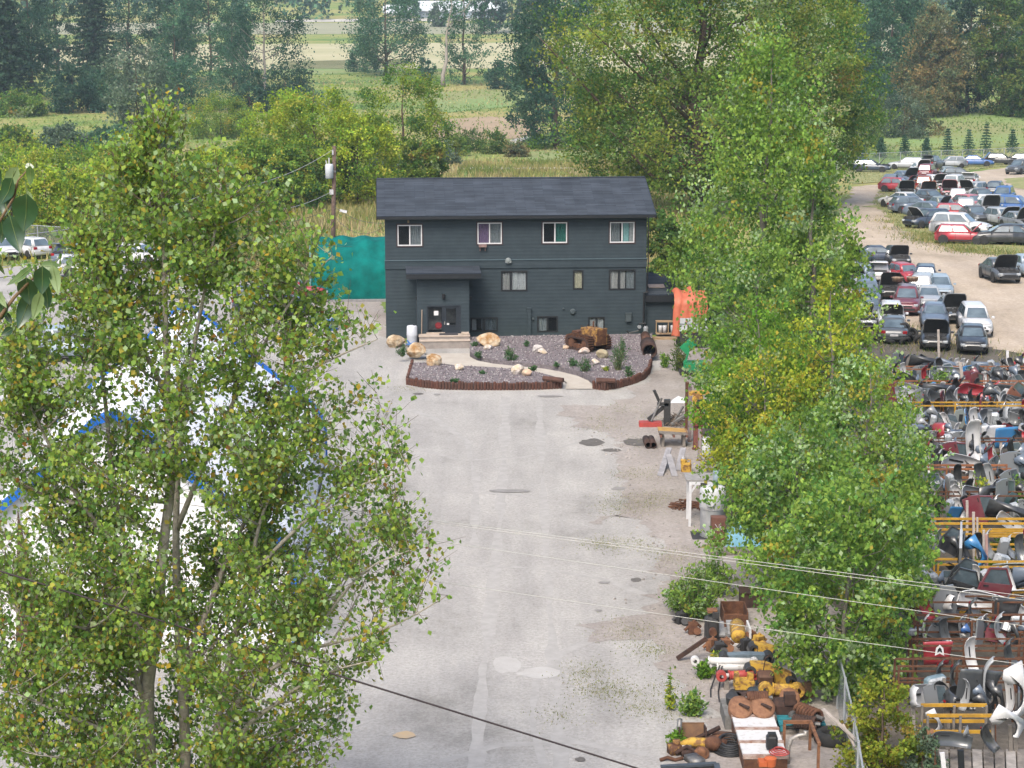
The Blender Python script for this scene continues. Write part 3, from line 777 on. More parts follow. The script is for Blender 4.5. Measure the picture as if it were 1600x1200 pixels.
# double door
door_m = M('door_paint', (.028, .036, .048), (.020, .027, .036), scale=4, rough=.45)
dm = (du0 + du1) / 2; dsplit = hp(692.5, 500, -PD)[0]
MB().box((du0 + .03, -PD + .05, (dz0 + dzt) / 2), (.06, .12, dzt - dz0)).box((du1 - .03, -PD + .05, (dz0 + dzt) / 2), (.06, .12, dzt - dz0)).box((dm, -PD + .05, dzt - .03), (du1 - du0 - .12, .11, .06)).build('door_frame', door_m, house)
def doorleaf(u0, u1, gu0, gu1, gz0, gz1, lbl):
    d = MB(); y = -PD + .06
    wallhole(d, u0, u1, dz0, dzt - .06, y, (gu0, gu1, gz0, gz1)); d.box(((u0 + u1) / 2, y + .16, dz0 + .2), (u1 - u0, .02, .4))
    d.box(((gu0 + gu1) / 2, y - .012, gz0 - .03), (gu1 - gu0 + .12, .024, .06)).box(((gu0 + gu1) / 2, y - .012, gz1 + .03), (gu1 - gu0 + .12, .024, .06))
    d.box((gu0 - .03, y - .012, (gz0 + gz1) / 2), (.06, .022, gz1 - gz0)).box((gu1 + .03, y - .012, (gz0 + gz1) / 2), (.06, .022, gz1 - gz0))
    o = d.build('door', door_m, house); o['label'] = lbl
    MB().box(((gu0 + gu1) / 2, y + .03, (gz0 + gz1) / 2), (gu1 - gu0, .01, gz1 - gz0)).build('pane', glass_w, o)
    MB().quad((gu0, y + .9, gz0), (gu1, y + .9, gz0), (gu1, y + .9, gz1), (gu0, y + .9, gz1)).build('room_backdrop', M('hall', (.42, .40, .37), (.20, .20, .20), scale=3, rough=1), o)  # pale sheet: reflections in the door glass are put into its colour
    return o
g0 = hp(668.5, 520, -PD); g1 = hp(690.5, 479.5, -PD)
d1 = doorleaf(du0 + .06, dsplit - .01, g0[0] + .03, g1[0], g0[1], g1[1] - .03, 'left door leaf with a full glass pane')
g0 = hp(697.5, 509, -PD); g1 = hp(712.5, 482, -PD)
d2 = doorleaf(dsplit + .01, du1 - .06, g0[0], g1[0], g0[1], g1[1], 'right door leaf with a short upper pane')
def pl(px, py, v): u_, z_ = hp(px, py, v); return u_, z_
u, z = pl(681.5, 489.5, -PD); MB().box((u, -PD + .045, z), (.24, .012, .24)).build('notice', M('paper', (.75, .75, .76), rough=.9), d1)
u, z = pl(685.5, 510.5, -PD); MB().lathe([(.02, -.04), (.17, -.03), (.19, 0), (.17, .03), (.02, .04)], (u, -PD + .35, z), rotm(0, 90)).build('wreath', M('red_cloth', (.45, .03, .04), rough=.8), d1)
u, z = pl(679, 524, -PD); MB().box((u, -PD + .035, z), (.22, .03, .08)).build('letter_slot', M('brass', (.62, .58, .45), rough=.4, metal=.4), d1)
u, z = pl(694.8, 503, -PD); MB().box((u, -PD + .02, z - .06), (.05, .09, .17)).build('handle', M('steel', (.6, .6, .6), rough=.3, metal=.8), d2)
u, z = pl(700, 506.5, -PD); MB().box((u, -PD + .045, z), (.13, .012, .1)).build('sticker', M('paper', (.8, .8, .8)), d2)
# wall fittings
u, z = pl(693, 463, -PD); MB().lathe([(.03, .16), (.09, .12), (.08, -.1), (.04, -.14)], (u, -PD - .12, z)).box((u, -PD - .04, z + .05), (.05, .1, .05)).build('porch_lamp', M('black_metal', (.015, .015, .017), rough=.5), house)
for px in (651, 735.5):
    u, z = pl(px, 466, -PD + .5); MB().box((u, -PD + .5, z), (.1, .14, .16)).build('side_lamp', M('black_metal', (.015, .015, .017)), house)
u, z = pl(794, 407, 0); MB().lathe([(.04, -.02), (.17, .0), (.15, .1), (.04, .16)], (u, -.08, z), rotm(0, 90)).box((u - .1, -.16, z - .05), (.12, .12, .12)).box((u + .1, -.16, z - .05), (.12, .12, .12)).build('flood_light', M('dusty_grey', (.24, .27, .27), rough=.6), house)
u, z = pl(638, 346, 0); MB().box((u, -.06, z), (.1, .1, .14)).build('eave_lamp', M('tan_plastic', (.3, .24, .15)), house)
u0, z1 = pl(823.5, 482, 0); u1, z0 = pl(829.5, 527, 0); MB().box(((u0 + u1) / 2, -.07, (z0 + z1) / 2 - .1), (u1 - u0, .14, z1 - z0 + .2)).box(((u0 + u1) / 2, -.075, z1 + .02), (u1 - u0 + .06, .16, .05)).build('pilaster', siding, house)
fit = M('painted_fitting', (.065, .085, .093), (.05, .066, .073), rough=.6)
for px, py, r_ in ((895, 487, .17), (880, 482, .05), (832.5, 498, .07)):
    u, z = pl(px, py, 0); MB().lathe([(r_, 0), (r_, .06), (r_ * .6, .14)], (u, 0, z), rotm(0, 90)).build('vent_hood', fit, house)
u0, z1 = pl(977, 489, 0); u1, z0 = pl(986, 501.5, 0); MB().box(((u0 + u1) / 2, -.09, (z0 + z1) / 2), (u1 - u0, .18, z1 - z0)).box(((u0 + u1) / 2, -.10, z1), (u1 - u0 + .04, .21, .03)).build('meter_box', fit, house)
# downspouts at the right corner and the gas meter
bl = M('black_pipe', (.015, .016, .018), rough=.45)
u, zt_ = pl(1007, 340, 0); dp = MB(); dp.tube([(HW + .06, -.1, EAVE - .15), (HW + .08, -.12, bz1), (HW + .08, -.2, bz1 - .2), (HW + .06, -.12, bz0 - .2), (HW + .04, -.1, hp(1006, 455)[1])], .04, 6); dp.build('downspout', bl, house)
u, z = pl(1006, 457, 0); u2, z2 = pl(1005, 510, 0)
dp = MB(); dp.tube([(HW + .1, -.08, z + .05), (u, -.12, z), (u2, -.12, z2)], .055, 6); dp.build('drain_pipe', bl, house)
gx, gz = pl(1009, 515, -.3); gm = thing('gas_meter', 'grey gas meter with black pipe at the right corner of the house', 'gas meter', O1 + HU * gx + HV * -.3 + Vector((0, 0, .33)), HRZ)
gmz = gz - .33
MB().lathe([(.05, -.2), (.13, -.16), (.14, .1), (.09, .2)], (0, 0, gmz)).build('meter_body', M('meter_grey', (.32, .34, .36), rough=.5), gm)
MB().tube([(-.02, 0, gmz + .2), (-.02, 0, gmz + .34), (-.35, 0, gmz + .34), (-.38, 0, gmz - .05), (-.9, .1, gmz - .2), (-1.05, .1, 0)], .045, 6).build('pipe', bl, gm)
MB().lathe([(.1, -.05), (.1, .05)], (-.36, 0, gmz + .16), rotm(0, 90)).build('regulator', M('meter_grey', (.32, .34, .36)), gm)
# low annex to the right
ax0 = HW + .02; ax1 = HW + 4.2; af, az_ = hp(1030, 462, -.15)
annex = thing('annex', 'low flat roofed dark annex at the right side of the house', 'shed', O1 + HU * ax0, HRZ)
azr = hp(1030, 470, .25)[1]
MB().box(((ax1 - ax0) / 2, 2.2, azr / 2), (ax1 - ax0, 3.9, azr)).build('wall', siding, annex)
MB().box(((ax1 - ax0) / 2, -.0, azr + .16), (ax1 - ax0 + .3, .06, .36)).build('fascia', trim_dark, annex)
o = MB().box((0, 2.3, 0), (ax1 - ax0 + .3, 4.6, .06)).build('roof', shingles, annex, loc=((ax1 - ax0) / 2, .05, azr + .36)); o.rotation_euler = (.12, 0, 0)
MB().box((.75, 1.6, azr + .62), (.9, .6, .05), rotm(0, 7)).build('roof_patch', M('pale_board', (.46, .38, .36), (.36, .30, .28), rough=.8), annex)
MB().box((ax1 - ax0 - 1.4, -.04 + .25, azr * .36), (1.0, .05, azr * .7)).build('door', trim_dark, annex)

# ------------------------------------------------------------------ garden beds, path, steps, timber edging
BZ = .33
bed_g = M('bed_gravel', (.27, .235, .245), (.12, .10, .108), scale=7, rough=.95, bump=.8, c3=(.19, .165, .17), lo=.3, hi=.7, bscale=16, dist=.06)
def W2(px, py, z=BZ): p = G(px, py, z); return (p.x, p.y)
def prism(name, pxpoly, z0, z1, mat, kind='structure'):
    pts = [W2(x, y, z1) for x, y in pxpoly]; m_ = MB(); n = len(pts)
    m_.v = [(p[0], p[1], z) for z in (z0, z1) for p in pts]
    for t in tess(pts): m_.f.append(tuple(i + n for i in t)); m_.mi.append(0)
    for i in range(n): m_.f.append((i, (i + 1) % n, (i + 1) % n + n, i + n)); m_.mi.append(0)
    o = m_.build(name, mat)
    for p in o.data.polygons:
        if abs(p.normal.z) > .9 and p.normal.z < 0: p.flip()
    return tag(o, kind=kind)
bedL = [(644, 566), (672, 567), (690, 569), (715, 571), (760, 573), (800, 576), (832, 580), (858, 586), (880, 594), (878, 596.5), (850, 597), (800, 598), (740, 598), (690, 597), (660, 594), (638, 589)]
bedR = [(734, 526), (1019, 521), (1017, 560), (1014, 572), (1006, 581), (990, 588), (965, 595), (945, 598), (931, 596), (924, 588), (905, 580), (880, 574), (850, 569.5), (810, 566.5), (770, 562), (745, 557), (734, 548)]
prism('gravel_bed', bedL, 0, BZ, bed_g); prism('gravel_bed', bedR, 0, BZ, bed_g)
# pebbles standing proud on the beds
pm = MB()
for poly, n in ((bedL, 1500), (bedR, 3600)):
    for p in wpts(None, n, 50, world=[W2(*q) for q in poly]):
        s = rnd.uniform(.03, .075); pm.box((p[0], p[1], BZ + s * .25), (s, s * rnd.uniform(.6, 1.1), s * .8), rotm(rnd.uniform(0, 90), rnd.uniform(-25, 25)), mi=rnd.choice((0, 0, 1, 2)), taper=.55)
tag(pm.build('bed_pebbles', [M('pebble_mauve', (.26, .21, .22), (.18, .15, .16)), M('pebble_pale', (.46, .43, .42)), M('pebble_dark', (.12, .10, .11))]), kind='stuff')
path_m = M('path_concrete', (.52, .47, .40), (.44, .39, .33), scale=1.5, rough=.9, bump=.2)
pathp = [(662, 552), (734, 552), (734, 557), (745, 563), (770, 568), (810, 572), (850, 576), (878, 581), (902, 587), (920, 595), (928, 607.5),
         (884, 607.5), (886, 598), (878, 592), (858, 585.5), (832, 580), (800, 576), (760, 573), (715, 571), (690, 568), (672, 562)]
def pz(py): return max(.05, min(.26, .05 + .21 * (607 - py) / 45))
pts3 = []
for x, y in pathp:
    z_ = pz(y); q = G(x, y, z_); pts3.append((q.x, q.y, z_))
m_ = MB(); m_.v = pts3
for t in tess(pts3): m_.f.append(t); m_.mi.append(0)
o = tag(m_.build('garden_path', path_m), kind='structure')
for p in o.data.polygons:
    if p.normal.z < 0: p.flip()
# steps before the door
st = thing('porch_steps', 'two concrete steps with pale nosings before the porch door', 'steps', O1, HRZ)
step_m = M('step_concrete', (.34, .30, .27), (.25, .22, .20), scale=3, rough=.9); nose_m = M('step_nosing', (.55, .46, .38), (.46, .38, .31), scale=4, rough=.9)
s0 = hp(655, 545, -PD - .6)[0]; s1 = hp(733.5, 545, -PD - .6)[0]
for k, (zt2, yf, a) in enumerate(((.62, -PD - .75, s0), (.44, -PD - 1.15, s0 + .05))):
    MB().box(((a + s1) / 2, (yf + -PD + .02) / 2, zt2 / 2 - .02), (s1 - a, -PD - yf + (.02 if k == 0 else .0), zt2 - .05)).build('step', step_m, st)
    MB().box(((a + s1) / 2, (yf - .03 - PD) / 2, zt2 - .02), (s1 - a + .06, -PD - yf + .03, .04)).build('nosing', nose_m, st)
MB().box((dm + .25, -PD - .3, .65), (1.0, .4, .05)).build('door_mat', M('mat_dark', (.06, .06, .07), rough=1), st)
MB().box((du0 + .5, -PD - .1, .66), (1.0, .16, .07)).build('sill_board', nose_m, st)
MB().box((s1 - .22, -PD - .35, .69), (.4, .3, .10)).build('loose_block', nose_m, st)
# timber palisade edging: every short log a part
log_m = [M('edge_log_red', (.15, .065, .045), (.085, .036, .026), scale=6, rough=.9, bump=.4), M('edge_log_brown', (.125, .062, .045), (.07, .034, .026), scale=6, rough=.9, bump=.4)]
logme = MB().lathe([(.072, 0), (.078, .34), (.066, .385), (.03, .395)], n=7).build('log', log_m[0], None).data
bpy.data.objects.remove(bpy.data.objects['log'])
def palisade(pxs, label, zt_=BZ, hs=1.0):
    p0 = G(*pxs[0], 0.0); t = thing('log_edging', label, 'edging', (p0.x, p0.y, 0)); pts = [Vector(W2(x, y, .36)) for x, y in pxs]
    d = 0.0
    for a, b_ in zip(pts, pts[1:]):
        L = (b_ - a).length
        while d < L:
            q = a.lerp(b_, d / L); o = link('log', logme, t, (q.x - p0.x, q.y - p0.y, rnd.uniform(-.05, .03))); o.scale = (1, 1, hs * rnd.uniform(.95, 1.12)); o.rotation_euler = (rnd.uniform(-.04, .04), rnd.uniform(-.04, .04), rnd.uniform(0, 6))
            if rnd.random() < .5: recolor(o, log_m[1])
            d += .155
        d -= L
    return t
palisade([(644, 564), (637, 588), (636, 590), (660, 594.5), (690, 597.5), (740, 598.5), (800, 598.5), (850, 597.5), (880, 595.5)], 'dark red log edging along the front of the left gravel bed')
palisade([(928, 597), (945, 599), (965, 596), (990, 589), (1006, 582), (1014, 573), (1017, 562)], 'dark red log edging curving round the right gravel bed', hs=1.0)
def flatlog(a, b_, label):
    p, q = G(*a, .5), G(*b_, .5); tag(MB().tube([p, q], [.13, .12], 9).build('timber_log', log_m[1]), label, 'log')
flatlog((849, 591), (880, 594), 'reddish log lying on the right end of the left edging')
flatlog((932, 594), (962, 595), 'reddish log lying on the edging right of the path')
# boulders
def boulder(px, py, wpx, hpx, c1, c2, label, name='boulder', z=BZ, seed=0):
    b = G(px, py, z); s = scale_at(b); rw, rh = wpx / s / 2, hpx / s / 2
    r = random.Random(seed * 7 + 1)
    me = bpy.data.meshes.new(name); import bmesh
    bm = bmesh.new(); bmesh.ops.create_icosphere(bm, subdivisions=3, radius=1)
    cuts = [(Vector((r.gauss(0, 1), r.gauss(0, 1), r.gauss(0, .8))).normalized(), r.uniform(.55, .85)) for _ in range(13)]
    from mathutils import noise as N_
    for v in bm.verts:
        p = v.co.copy()
        for nn, dd in cuts:
            e = p.dot(nn) - dd
            if e > 0: p -= nn * e * .92
        p *= 1 + .10 * N_.noise(p * 2.3 + Vector((seed * 3.1, 0, 0)))
        v.co = Vector((p.x * rw * 1.12, p.y * rw * .95, p.z * rh * 1.15 + rh * .72))
    bm.to_mesh(me); bm.free()
    me.materials.append(M(f'rock_{c1}_{c2}', c1, c2, scale=2.6, rough=.9, bump=.9, bscale=7, dist=.08, lo=.40, hi=.58))
    o = link(name, me, None, b); o.rotation_euler = (0, 0, r.uniform(-.4, .4))
    return tag(o, label, 'boulder', 'boulders round the garden beds')
TAN, TAND, WHT, ORG, PNK = (.58, .47, .33), (.34, .24, .14), (.66, .60, .56), (.36, .20, .08), (.52, .36, .26)
for i, a in enumerate([(619, 541, 27, 24, TAN, TAND, 'cream boulder leftmost, beside the white barrel', 0.05), (649, 556, 31, 24, TAN, ORG, 'brown topped boulder at the foot of the porch steps', .2), (678, 570, 26, 20, TAN, ORG, 'blocky tan boulder at the top of the left gravel bed', BZ),
        (717, 578, 18, 11, TAN, WHT, 'small pale boulder alone in the middle of the left bed', BZ), (808, 584, 21, 17, WHT, TAN, 'whitish pointed boulder between the path and the left bed front', BZ), (824, 587, 16, 12, PNK, TAN, 'small pinkish boulder touching the whitish pointed one', BZ),
        (764, 540, 36, 22, TAN, ORG, 'large tan boulder under the dark basement window', BZ), (763, 545, 17, 9, WHT, TAN, 'small white boulder in front of the large tan one', BZ), (839, 550, 18, 14, WHT, (.45, .42, .40), 'white boulder in the right bed, left one of a pair', BZ), (848, 552, 15, 9, TAN, WHT, 'cream boulder in the right bed, right one of a pair', BZ),
        (913, 552, 20, 10, WHT, PNK, 'flat white boulder in front of the rusty tractor', BZ), (940, 559, 19, 18, (.45, .40, .27), (.34, .28, .18), 'round olive tan boulder right of the flat white boulder', BZ), (930, 569, 13, 10, WHT, TAN, 'small cream boulder below the round olive one', BZ), (884, 545, 11, 7, PNK, TAN, 'small pinkish boulder left of the tractor track', BZ), (943, 575, 9, 5, (.4, .38, .4), WHT, 'small grey boulder among the green weeds', BZ)]):
    boulder(a[0], a[1], a[2], a[3], a[4], a[5], a[6], z=a[7], seed=i + 3)
# rusty culvert pipe lying at the right of the bed
rust = M('rust', (.17, .075, .04), (.085, .035, .022), scale=5, rough=.92, bump=.5, c3=(.12, .055, .03))
rust_dk = M('rust_dark', (.08, .042, .03), (.04, .024, .02), scale=6, rough=.9, bump=.5)
rust_or = M('rust_orange', (.27, .125, .06), (.13, .06, .035), scale=6, rough=.9, bump=.4)
p0, p1 = G(1008, 531, .3), G(1015, 556, .3)
t = thing('rusty_pipe', 'rust brown pipe with a wide collar lying beside the right gravel bed', 'pipe', p0)
d = p1 - p0
def hollow(mb_, a, b_, ro, ri, n=14):
    a, b_ = Vector(a), Vector(b_); ax = (b_ - a).normalized(); sd = ax.cross(Vector((0, 0, 1))).normalized(); up = sd.cross(ax)
    rings = [[c + (sd * math.cos(2 * PI * k / n) + up * math.sin(2 * PI * k / n)) * r_ for k in range(n)] for c, r_ in ((a, ri), (a, ro), (b_, ro), (b_, ri), (a, ri))]
    mb_.loft(rings, caps=False); return mb_
hollow(MB(), (0, 0, .22), d * .62 + Vector((0, 0, .22)), .26, .22).build('pipe_body', rust, t, True)
hollow(MB(), d * .58 + Vector((0, 0, .24)), d + Vector((0, 0, .24)), .40, .33).build('collar', rust_dk, t, True)

# ------------------------------------------------------------------ rusty crawler tractor in the bed
tp = G(919, 545, BZ); tr = thing('crawler_tractor', 'rusted antique crawler tractor with worn yellow hood on the gravel bed', 'tractor', (tp.x, tp.y, BZ), -52)
# local: x forward
yel = M('worn_yellow', (.44, .25, .06), (.12, .055, .03), scale=5, rough=.85, bump=.4, lo=.46, hi=.6)
for sy in (-.62, .62):
    tk = MB(); L_, R_ = .95, .36
    prof = [(math.cos(a) * R_ + L_ * (1 if math.cos(a) > 0 else -1) * .62, math.sin(a) * R_ + R_ + .02) for a in [2 * PI * (k + .5) / 20 for k in range(20)]]
    inner = [((x) * .80, (z - R_) * .72 + R_) for x, z in prof]
    ringsA = [[Vector((x, sy - .17, z)) for x, z in inner], [Vector((x, sy - .17, z)) for x, z in prof], [Vector((x, sy + .17, z)) for x, z in prof], [Vector((x, sy + .17, z)) for x, z in inner], [Vector((x, sy - .17, z)) for x, z in inner]]
    tk.loft(ringsA, caps=False)
    trk = tk.build('track', rust_dk, tr)
    shoe = MB()
    for k in range(20):
        a, b_ = prof[k], prof[(k + 1) % 20]
        n_ = 1 if math.hypot(b_[0] - a[0], b_[1] - a[1]) < .25 else 5
        for j in range(n_):
            x, z = a[0] + (b_[0] - a[0]) * (j + .5) / n_, a[1] + (b_[1] - a[1]) * (j + .5) / n_
            nx, nz = x - (L_ * .62 if x > L_ * .62 else -L_ * .62 if x < -L_ * .62 else x), z - R_ - .02
            an = math.atan2(nx, nz); shoe.box((x + math.sin(an) * .03, sy, z + math.cos(an) * .03), (.03, .40, .09), rotm(0, 0, math.degrees(an)))
    shoe.build('track_shoes', rust, trk)
    wh = MB()
    for x, r_ in ((-.59, .28), (.59, .28), (-.25, .12), (0, .12), (.25, .12), (0, .08)):
        wh.lathe([(r_, -.12), (r_, .12)], (x, sy, R_ + .02 - (.16 if r_ == .12 else 0) + (.3 if r_ == .08 else 0)), rotm(0, 90), 12)
    wh.build('track_wheels', rust, trk)
MB().box((-.1, 0, .55), (1.7, .8, .5)).build('frame', rust_dk, tr)
MB().rbox((.45, 0, .93), (1.05, .62, .55), .09).build('hood', yel, tr)
gr_ = MB().box((1.02, 0, .78), (.14, .74, .86)); gr = gr_.build('radiator', yel, tr)
gq = MB()
for k in range(11): gq.box((1.10, -.3 + .06 * k, .78), (.03, .03, .74))
gq.build('grille', rust, gr)
MB().tube([(.3, .1, 1.2), (.3, .1, 1.5)], .05, 8).build('exhaust_stack', rust, tr)
MB().box((-.6, 0, .86), (.5, .8, .1)).build('seat', rust, tr)
MB().tube([(-.25, .2, .9), (-.3, .2, 1.25)], .025, 6).tube([(-.25, -.2, .9), (-.3, -.2, 1.25)], .025, 6).build('levers', rust_dk, tr)
MB().box((.0, 0, .98), (.4, .7, .35)).build('fuel_tank', yel, tr)
# white barrel left of the porch
bp_ = G(644, 539, .1); wbarrel = thing('white_barrel', 'white plastic barrel with blue hose left of the porch', 'barrel', bp_)
MB().lathe([(.27, 0), (.29, .05), (.28, .5), (.30, .54), (.29, .60), (.28, 1.0), (.25, 1.05), (.1, 1.08)]).build('body', M('white_plastic', (.66, .68, .72), (.52, .54, .58), scale=2, rough=.5), wbarrel, True)
MB().lathe([(.06, 0), (.06, .1)], (.12, 0, 1.05)).build('cap', M('dark_plastic', (.03, .04, .05)), wbarrel)
MB().tube([(-.25, -.25, .3), (-.1, -.33, .12), (.12, -.33, .2), (.28, -.2, .08), (.1, -.36, .05), (-.3, -.3, .1)], .045, 6).build('hose', M('blue_plastic', (.03, .16, .45), rough=.5), wbarrel)
pole_p = O1 + HU * (hp(658.5, 500, -PD)[0]) + HV * (-PD - .12)
tag(MB().tube([(pole_p.x, pole_p.y, .62), (pole_p.x + .03, pole_p.y, 1.95)], .022, 6).build('wooden_stick', M('pale_wood', (.5, .38, .28))), 'thin pale wooden stick leaning by the porch door', 'stick')
# ------------------------------------------------------------------ trees
YG = [(4, (.33, .40, .04)), (3, (.22, .34, .04)), (1.4, (.12, .22, .04)), (1, (.42, .40, .07))]
YG2 = [(3, (.25, .33, .04)), (3, (.14, .24, .04)), (2, (.075, .16, .04)), (.8, (.36, .31, .05))]
MID = [(3, (.085, .155, .035)), (3, (.06, .12, .03)), (1.5, (.15, .19, .04)), (.5, (.21, .19, .05))]
OLV = [(3, (.14, .22, .04)), (3, (.08, .165, .035)), (2, (.25, .29, .05)), (.2, (.28, .21, .05)), (.5, (.26, .33, .15))]
DRK = [(3, (.032, .085, .055)), (3, (.05, .11, .065)), (1, (.08, .14, .075))]
BLU = [(3, (.05, .125, .07)), (3, (.075, .165, .085)), (1, (.12, .20, .10))]
CON = [(3, (.02, .05, .03)), (2, (.03, .065, .035)), (1, (.05, .085, .045))]
SIL = [(3, (.11, .16, .10)), (2, (.16, .21, .14)), (1, (.08, .13, .07))]
TEAL = [(3, (.04, .10, .065)), (2, (.055, .12, .075))]
BRN = [(3, (.15, .17, .08)), (2, (.21, .18, .08)), (2, (.10, .14, .07)), (1, (.27, .20, .08))]
RT = [(4, (.17, .28, .05)), (2.2, (.10, .205, .045)), (2.4, (.25, .36, .065)), (1.4, (.29, .40, .19)), (.25, (.33, .29, .045))]
RTY = [(3, (.36, .40, .04)), (3, (.23, .33, .04)), (1.6, (.13, .22, .035)), (1.2, (.44, .38, .055)), (.5, (.30, .38, .17))]
RTG = [(3, (.15, .29, .03)), (3, (.10, .21, .03)), (1, (.21, .32, .04))]

def tpx(px, by, ty, w):
    b = G(px, by); s = scale_at(b); return b, (by - ty) / s * 1.01, w / s

def T(px, by, ty, w, label, shape='oval', pal=MID, **k):
    b, H, W = tpx(px, by, ty, w)
    nm = k.pop('name', 'broadleaf_tree')
    if k.get('leaf', 0) >= .26: k['per'] = int(k.get('per', 60) * 2.3); k['leaf'] *= .98
    return tree(nm, label, b, H, W, shape, pal, **k)
GB = 'tall trees on the valley floor'
# valley trees, left to right
T(330, 132, -40, 105, 'blue-green poplar clump behind the round willow at upper left', 'column', BLU, name='poplar_tree', ncl=80, per=55, leaf=.55, seed=21, group=GB, cs=.15)
T(275, 128, -30, 70, 'slim blue-green poplar left of the wider poplar clump', 'column', BLU, name='poplar_tree', ncl=60, per=50, leaf=.55, seed=22, group=GB, cs=.18)
T(416, 172, -50, 122, 'tall poplar with a pale trunk showing at upper left', 'column', DRK, name='poplar_tree', ncl=70, per=60, leaf=.42, seed=23, group=GB, cs=.30, bark=bark_pale, clump=.10, trunk_r=.36, limbs=26)
T(602, 118, -45, 120, 'broad dense poplar left of centre with bright field behind', 'poplar', BLU, name='poplar_tree', ncl=95, per=60, leaf=.55, seed=24, group=GB, cs=.1)
T(570, 112, 70, 50, 'small bushy tree at the left foot of the dense poplar', 'bush', BLU, ncl=30, per=45, leaf=.5, seed=25, cs=.02)
T(725, 132, -30, 78, 'ragged leafy poplar right of the bare leaning trunk', 'column', BLU, name='poplar_tree', ncl=48, per=50, leaf=.5, seed=26, group=GB, cs=.06, clump=.15, lump=.6)
T(692, 136, -20, 70, 'nearly bare brown trunk with few leafy branches', 'vase', BLU, name='bare_tree', ncl=13, per=40, leaf=.5, seed=27, cs=.45, bark=bark_pale, trunk_r=.55, lean=(2.2, 0), clump=.12, limbs=13)
T(665, 126, 92, 26, 'small round dark tree between the two poplars', 'round', BLU, ncl=22, per=40, leaf=.45, seed=28, cs=.02)
T(788, 140, 98, 50, 'dark bush left of the great dark poplar', 'bush', DRK, ncl=30, per=45, leaf=.5, seed=29, cs=.0)
T(822, 148, 92, 46, 'greener bush touching the great dark poplar', 'bush', BLU, ncl=30, per=45, leaf=.5, seed=30, cs=.0)
T(868, 232, -60, 138, 'great dark poplar behind the right half of the house roof', 'column', DRK, name='poplar_tree', ncl=150, per=70, leaf=.42, seed=31, group=GB, cs=.04, clump=.11, trunk_r=.5)
T(832, 222, 60, 60, 'narrow dark poplar shoot left of the great dark poplar', 'column', DRK, name='poplar_tree', ncl=45, per=50, leaf=.42, seed=32, cs=.1)
T(215, 205, 84, 95, 'round grey-green willow at upper left', 'round', SIL, name='willow_tree', ncl=60, per=60, leaf=.5, seed=33, cs=.02, droop=1)
T(300, 172, 100, 92, 'dark green round tree right of the willow', 'round', BLU, ncl=55, per=55, leaf=.45, seed=34, cs=.02)
T(446, 172, 100, 100, 'dark bush clump at the foot of the pale-trunked poplar', 'bush', DRK, ncl=55, per=55, leaf=.45, seed=35, cs=.0)
T(390, 176, 110, 60, 'dark bush left of the pale poplar trunk', 'bush', DRK, ncl=35, per=50, leaf=.45, seed=36, cs=.0)
for i, (x, b, t_, w_) in enumerate([(8, 160, -70, 105), (48, 150, -60, 80), (92, 128, -90, 60), (148, 130, -90, 75), (205, 130, -70, 95)]):
    B_, H_, W_ = tpx(x, b, t_, w_)
    lb_ = ['dark conifer at the far upper left edge', 'tall dark tree second from the left edge', 'slim dark tree third from the left edge', 'bare stemmed conifer right of the slim one', 'dark tall tree behind the round willow'][i]
    if i in (0, 3): conifer('conifer_tree', lb_, B_, H_, W_, CON, None, 40 + i, 30, 75, leaf=1.0)
    else: T(x, b, t_, w_, lb_, 'column', DRK, name='poplar_tree', ncl=90, per=60, leaf=.5, seed=40 + i, cs=.08)
for i, (x, b, t_, w_, sh, pal, lb) in enumerate([(52, 150, 20, 50, 'column', BLU, 'pale green poplar between the dark conifers at upper left'), (115, 176, 108, 66, 'bush', DRK, 'dark bush left of the round willow'), (160, 172, 118, 60, 'bush', BLU, 'blue-green bush touching the willow'), (30, 182, 150, 70, 'bush', OLV, 'olive bush at the left edge under the conifers'), (105, 240, 200, 60, 'bush', SIL, 'grey-green bush behind the lime saplings'), (20, 236, 205, 60, 'bush', YG2, 'yellowish bush at the left edge behind the saplings'), (172, 240, 205, 70, 'bush', BLU, 'blue-green bush behind the big poplar top'), (240, 232, 190, 60, 'bush', MID, 'green bush right of the big poplar top'), (275, 140, 30, 60, 'column', BLU, 'second slim poplar behind the dark round tree'), (365, 140, 20, 60, 'column', BLU, 'poplar filling the gap left of the pale-trunked one')]):
    T(x, b, t_, w_, lb, sh, pal, name='poplar_tree' if sh == 'column' else 'bush', ncl=60, per=50, leaf=.5, seed=340 + i, cs=.02)
# the bright yellow-green grove left of the house
for i, (x, b, t_, w_, pal, lb) in enumerate([
        (630, 300, 108, 140, YG2, 'round yellow-green tree nearest the house roof'), (560, 320, 178, 120, YG, 'pale yellow tree behind the utility pole'), (492, 310, 132, 130, YG, 'tall bright yellow-green tree above the transformer'),
        (440, 300, 150, 110, YG, 'bright lime tree left of the transformer'), (400, 325, 215, 120, YG2, 'green bushy tree low at the left of the pole'), (455, 330, 232, 90, YG2, 'green bush under the bright lime tree'), (345, 215, 148, 100, YG2, 'lime green tree in front of the dark round trees'),
        (330, 330, 235, 90, YG, 'lime bush behind the big poplar top'), (520, 318, 220, 80, MID, 'green bush right behind the utility pole'), (660, 310, 215, 70, OLV, 'olive bush beside the roof corner')]):
    T(x, b, t_, w_, lb, 'round' if i != 5 else 'bush', pal, ncl=120, per=60, leaf=.27, seed=60 + i, cs=.02, clump=.10, shoot=.35, lump=.22, shell=.45, group='yellow-green grove')
T(600, 312, 250, 80, 'silvery willow bush at the left end of the roof', 'bush', SIL, name='willow_bush', ncl=40, per=60, leaf=.25, seed=75, cs=0)
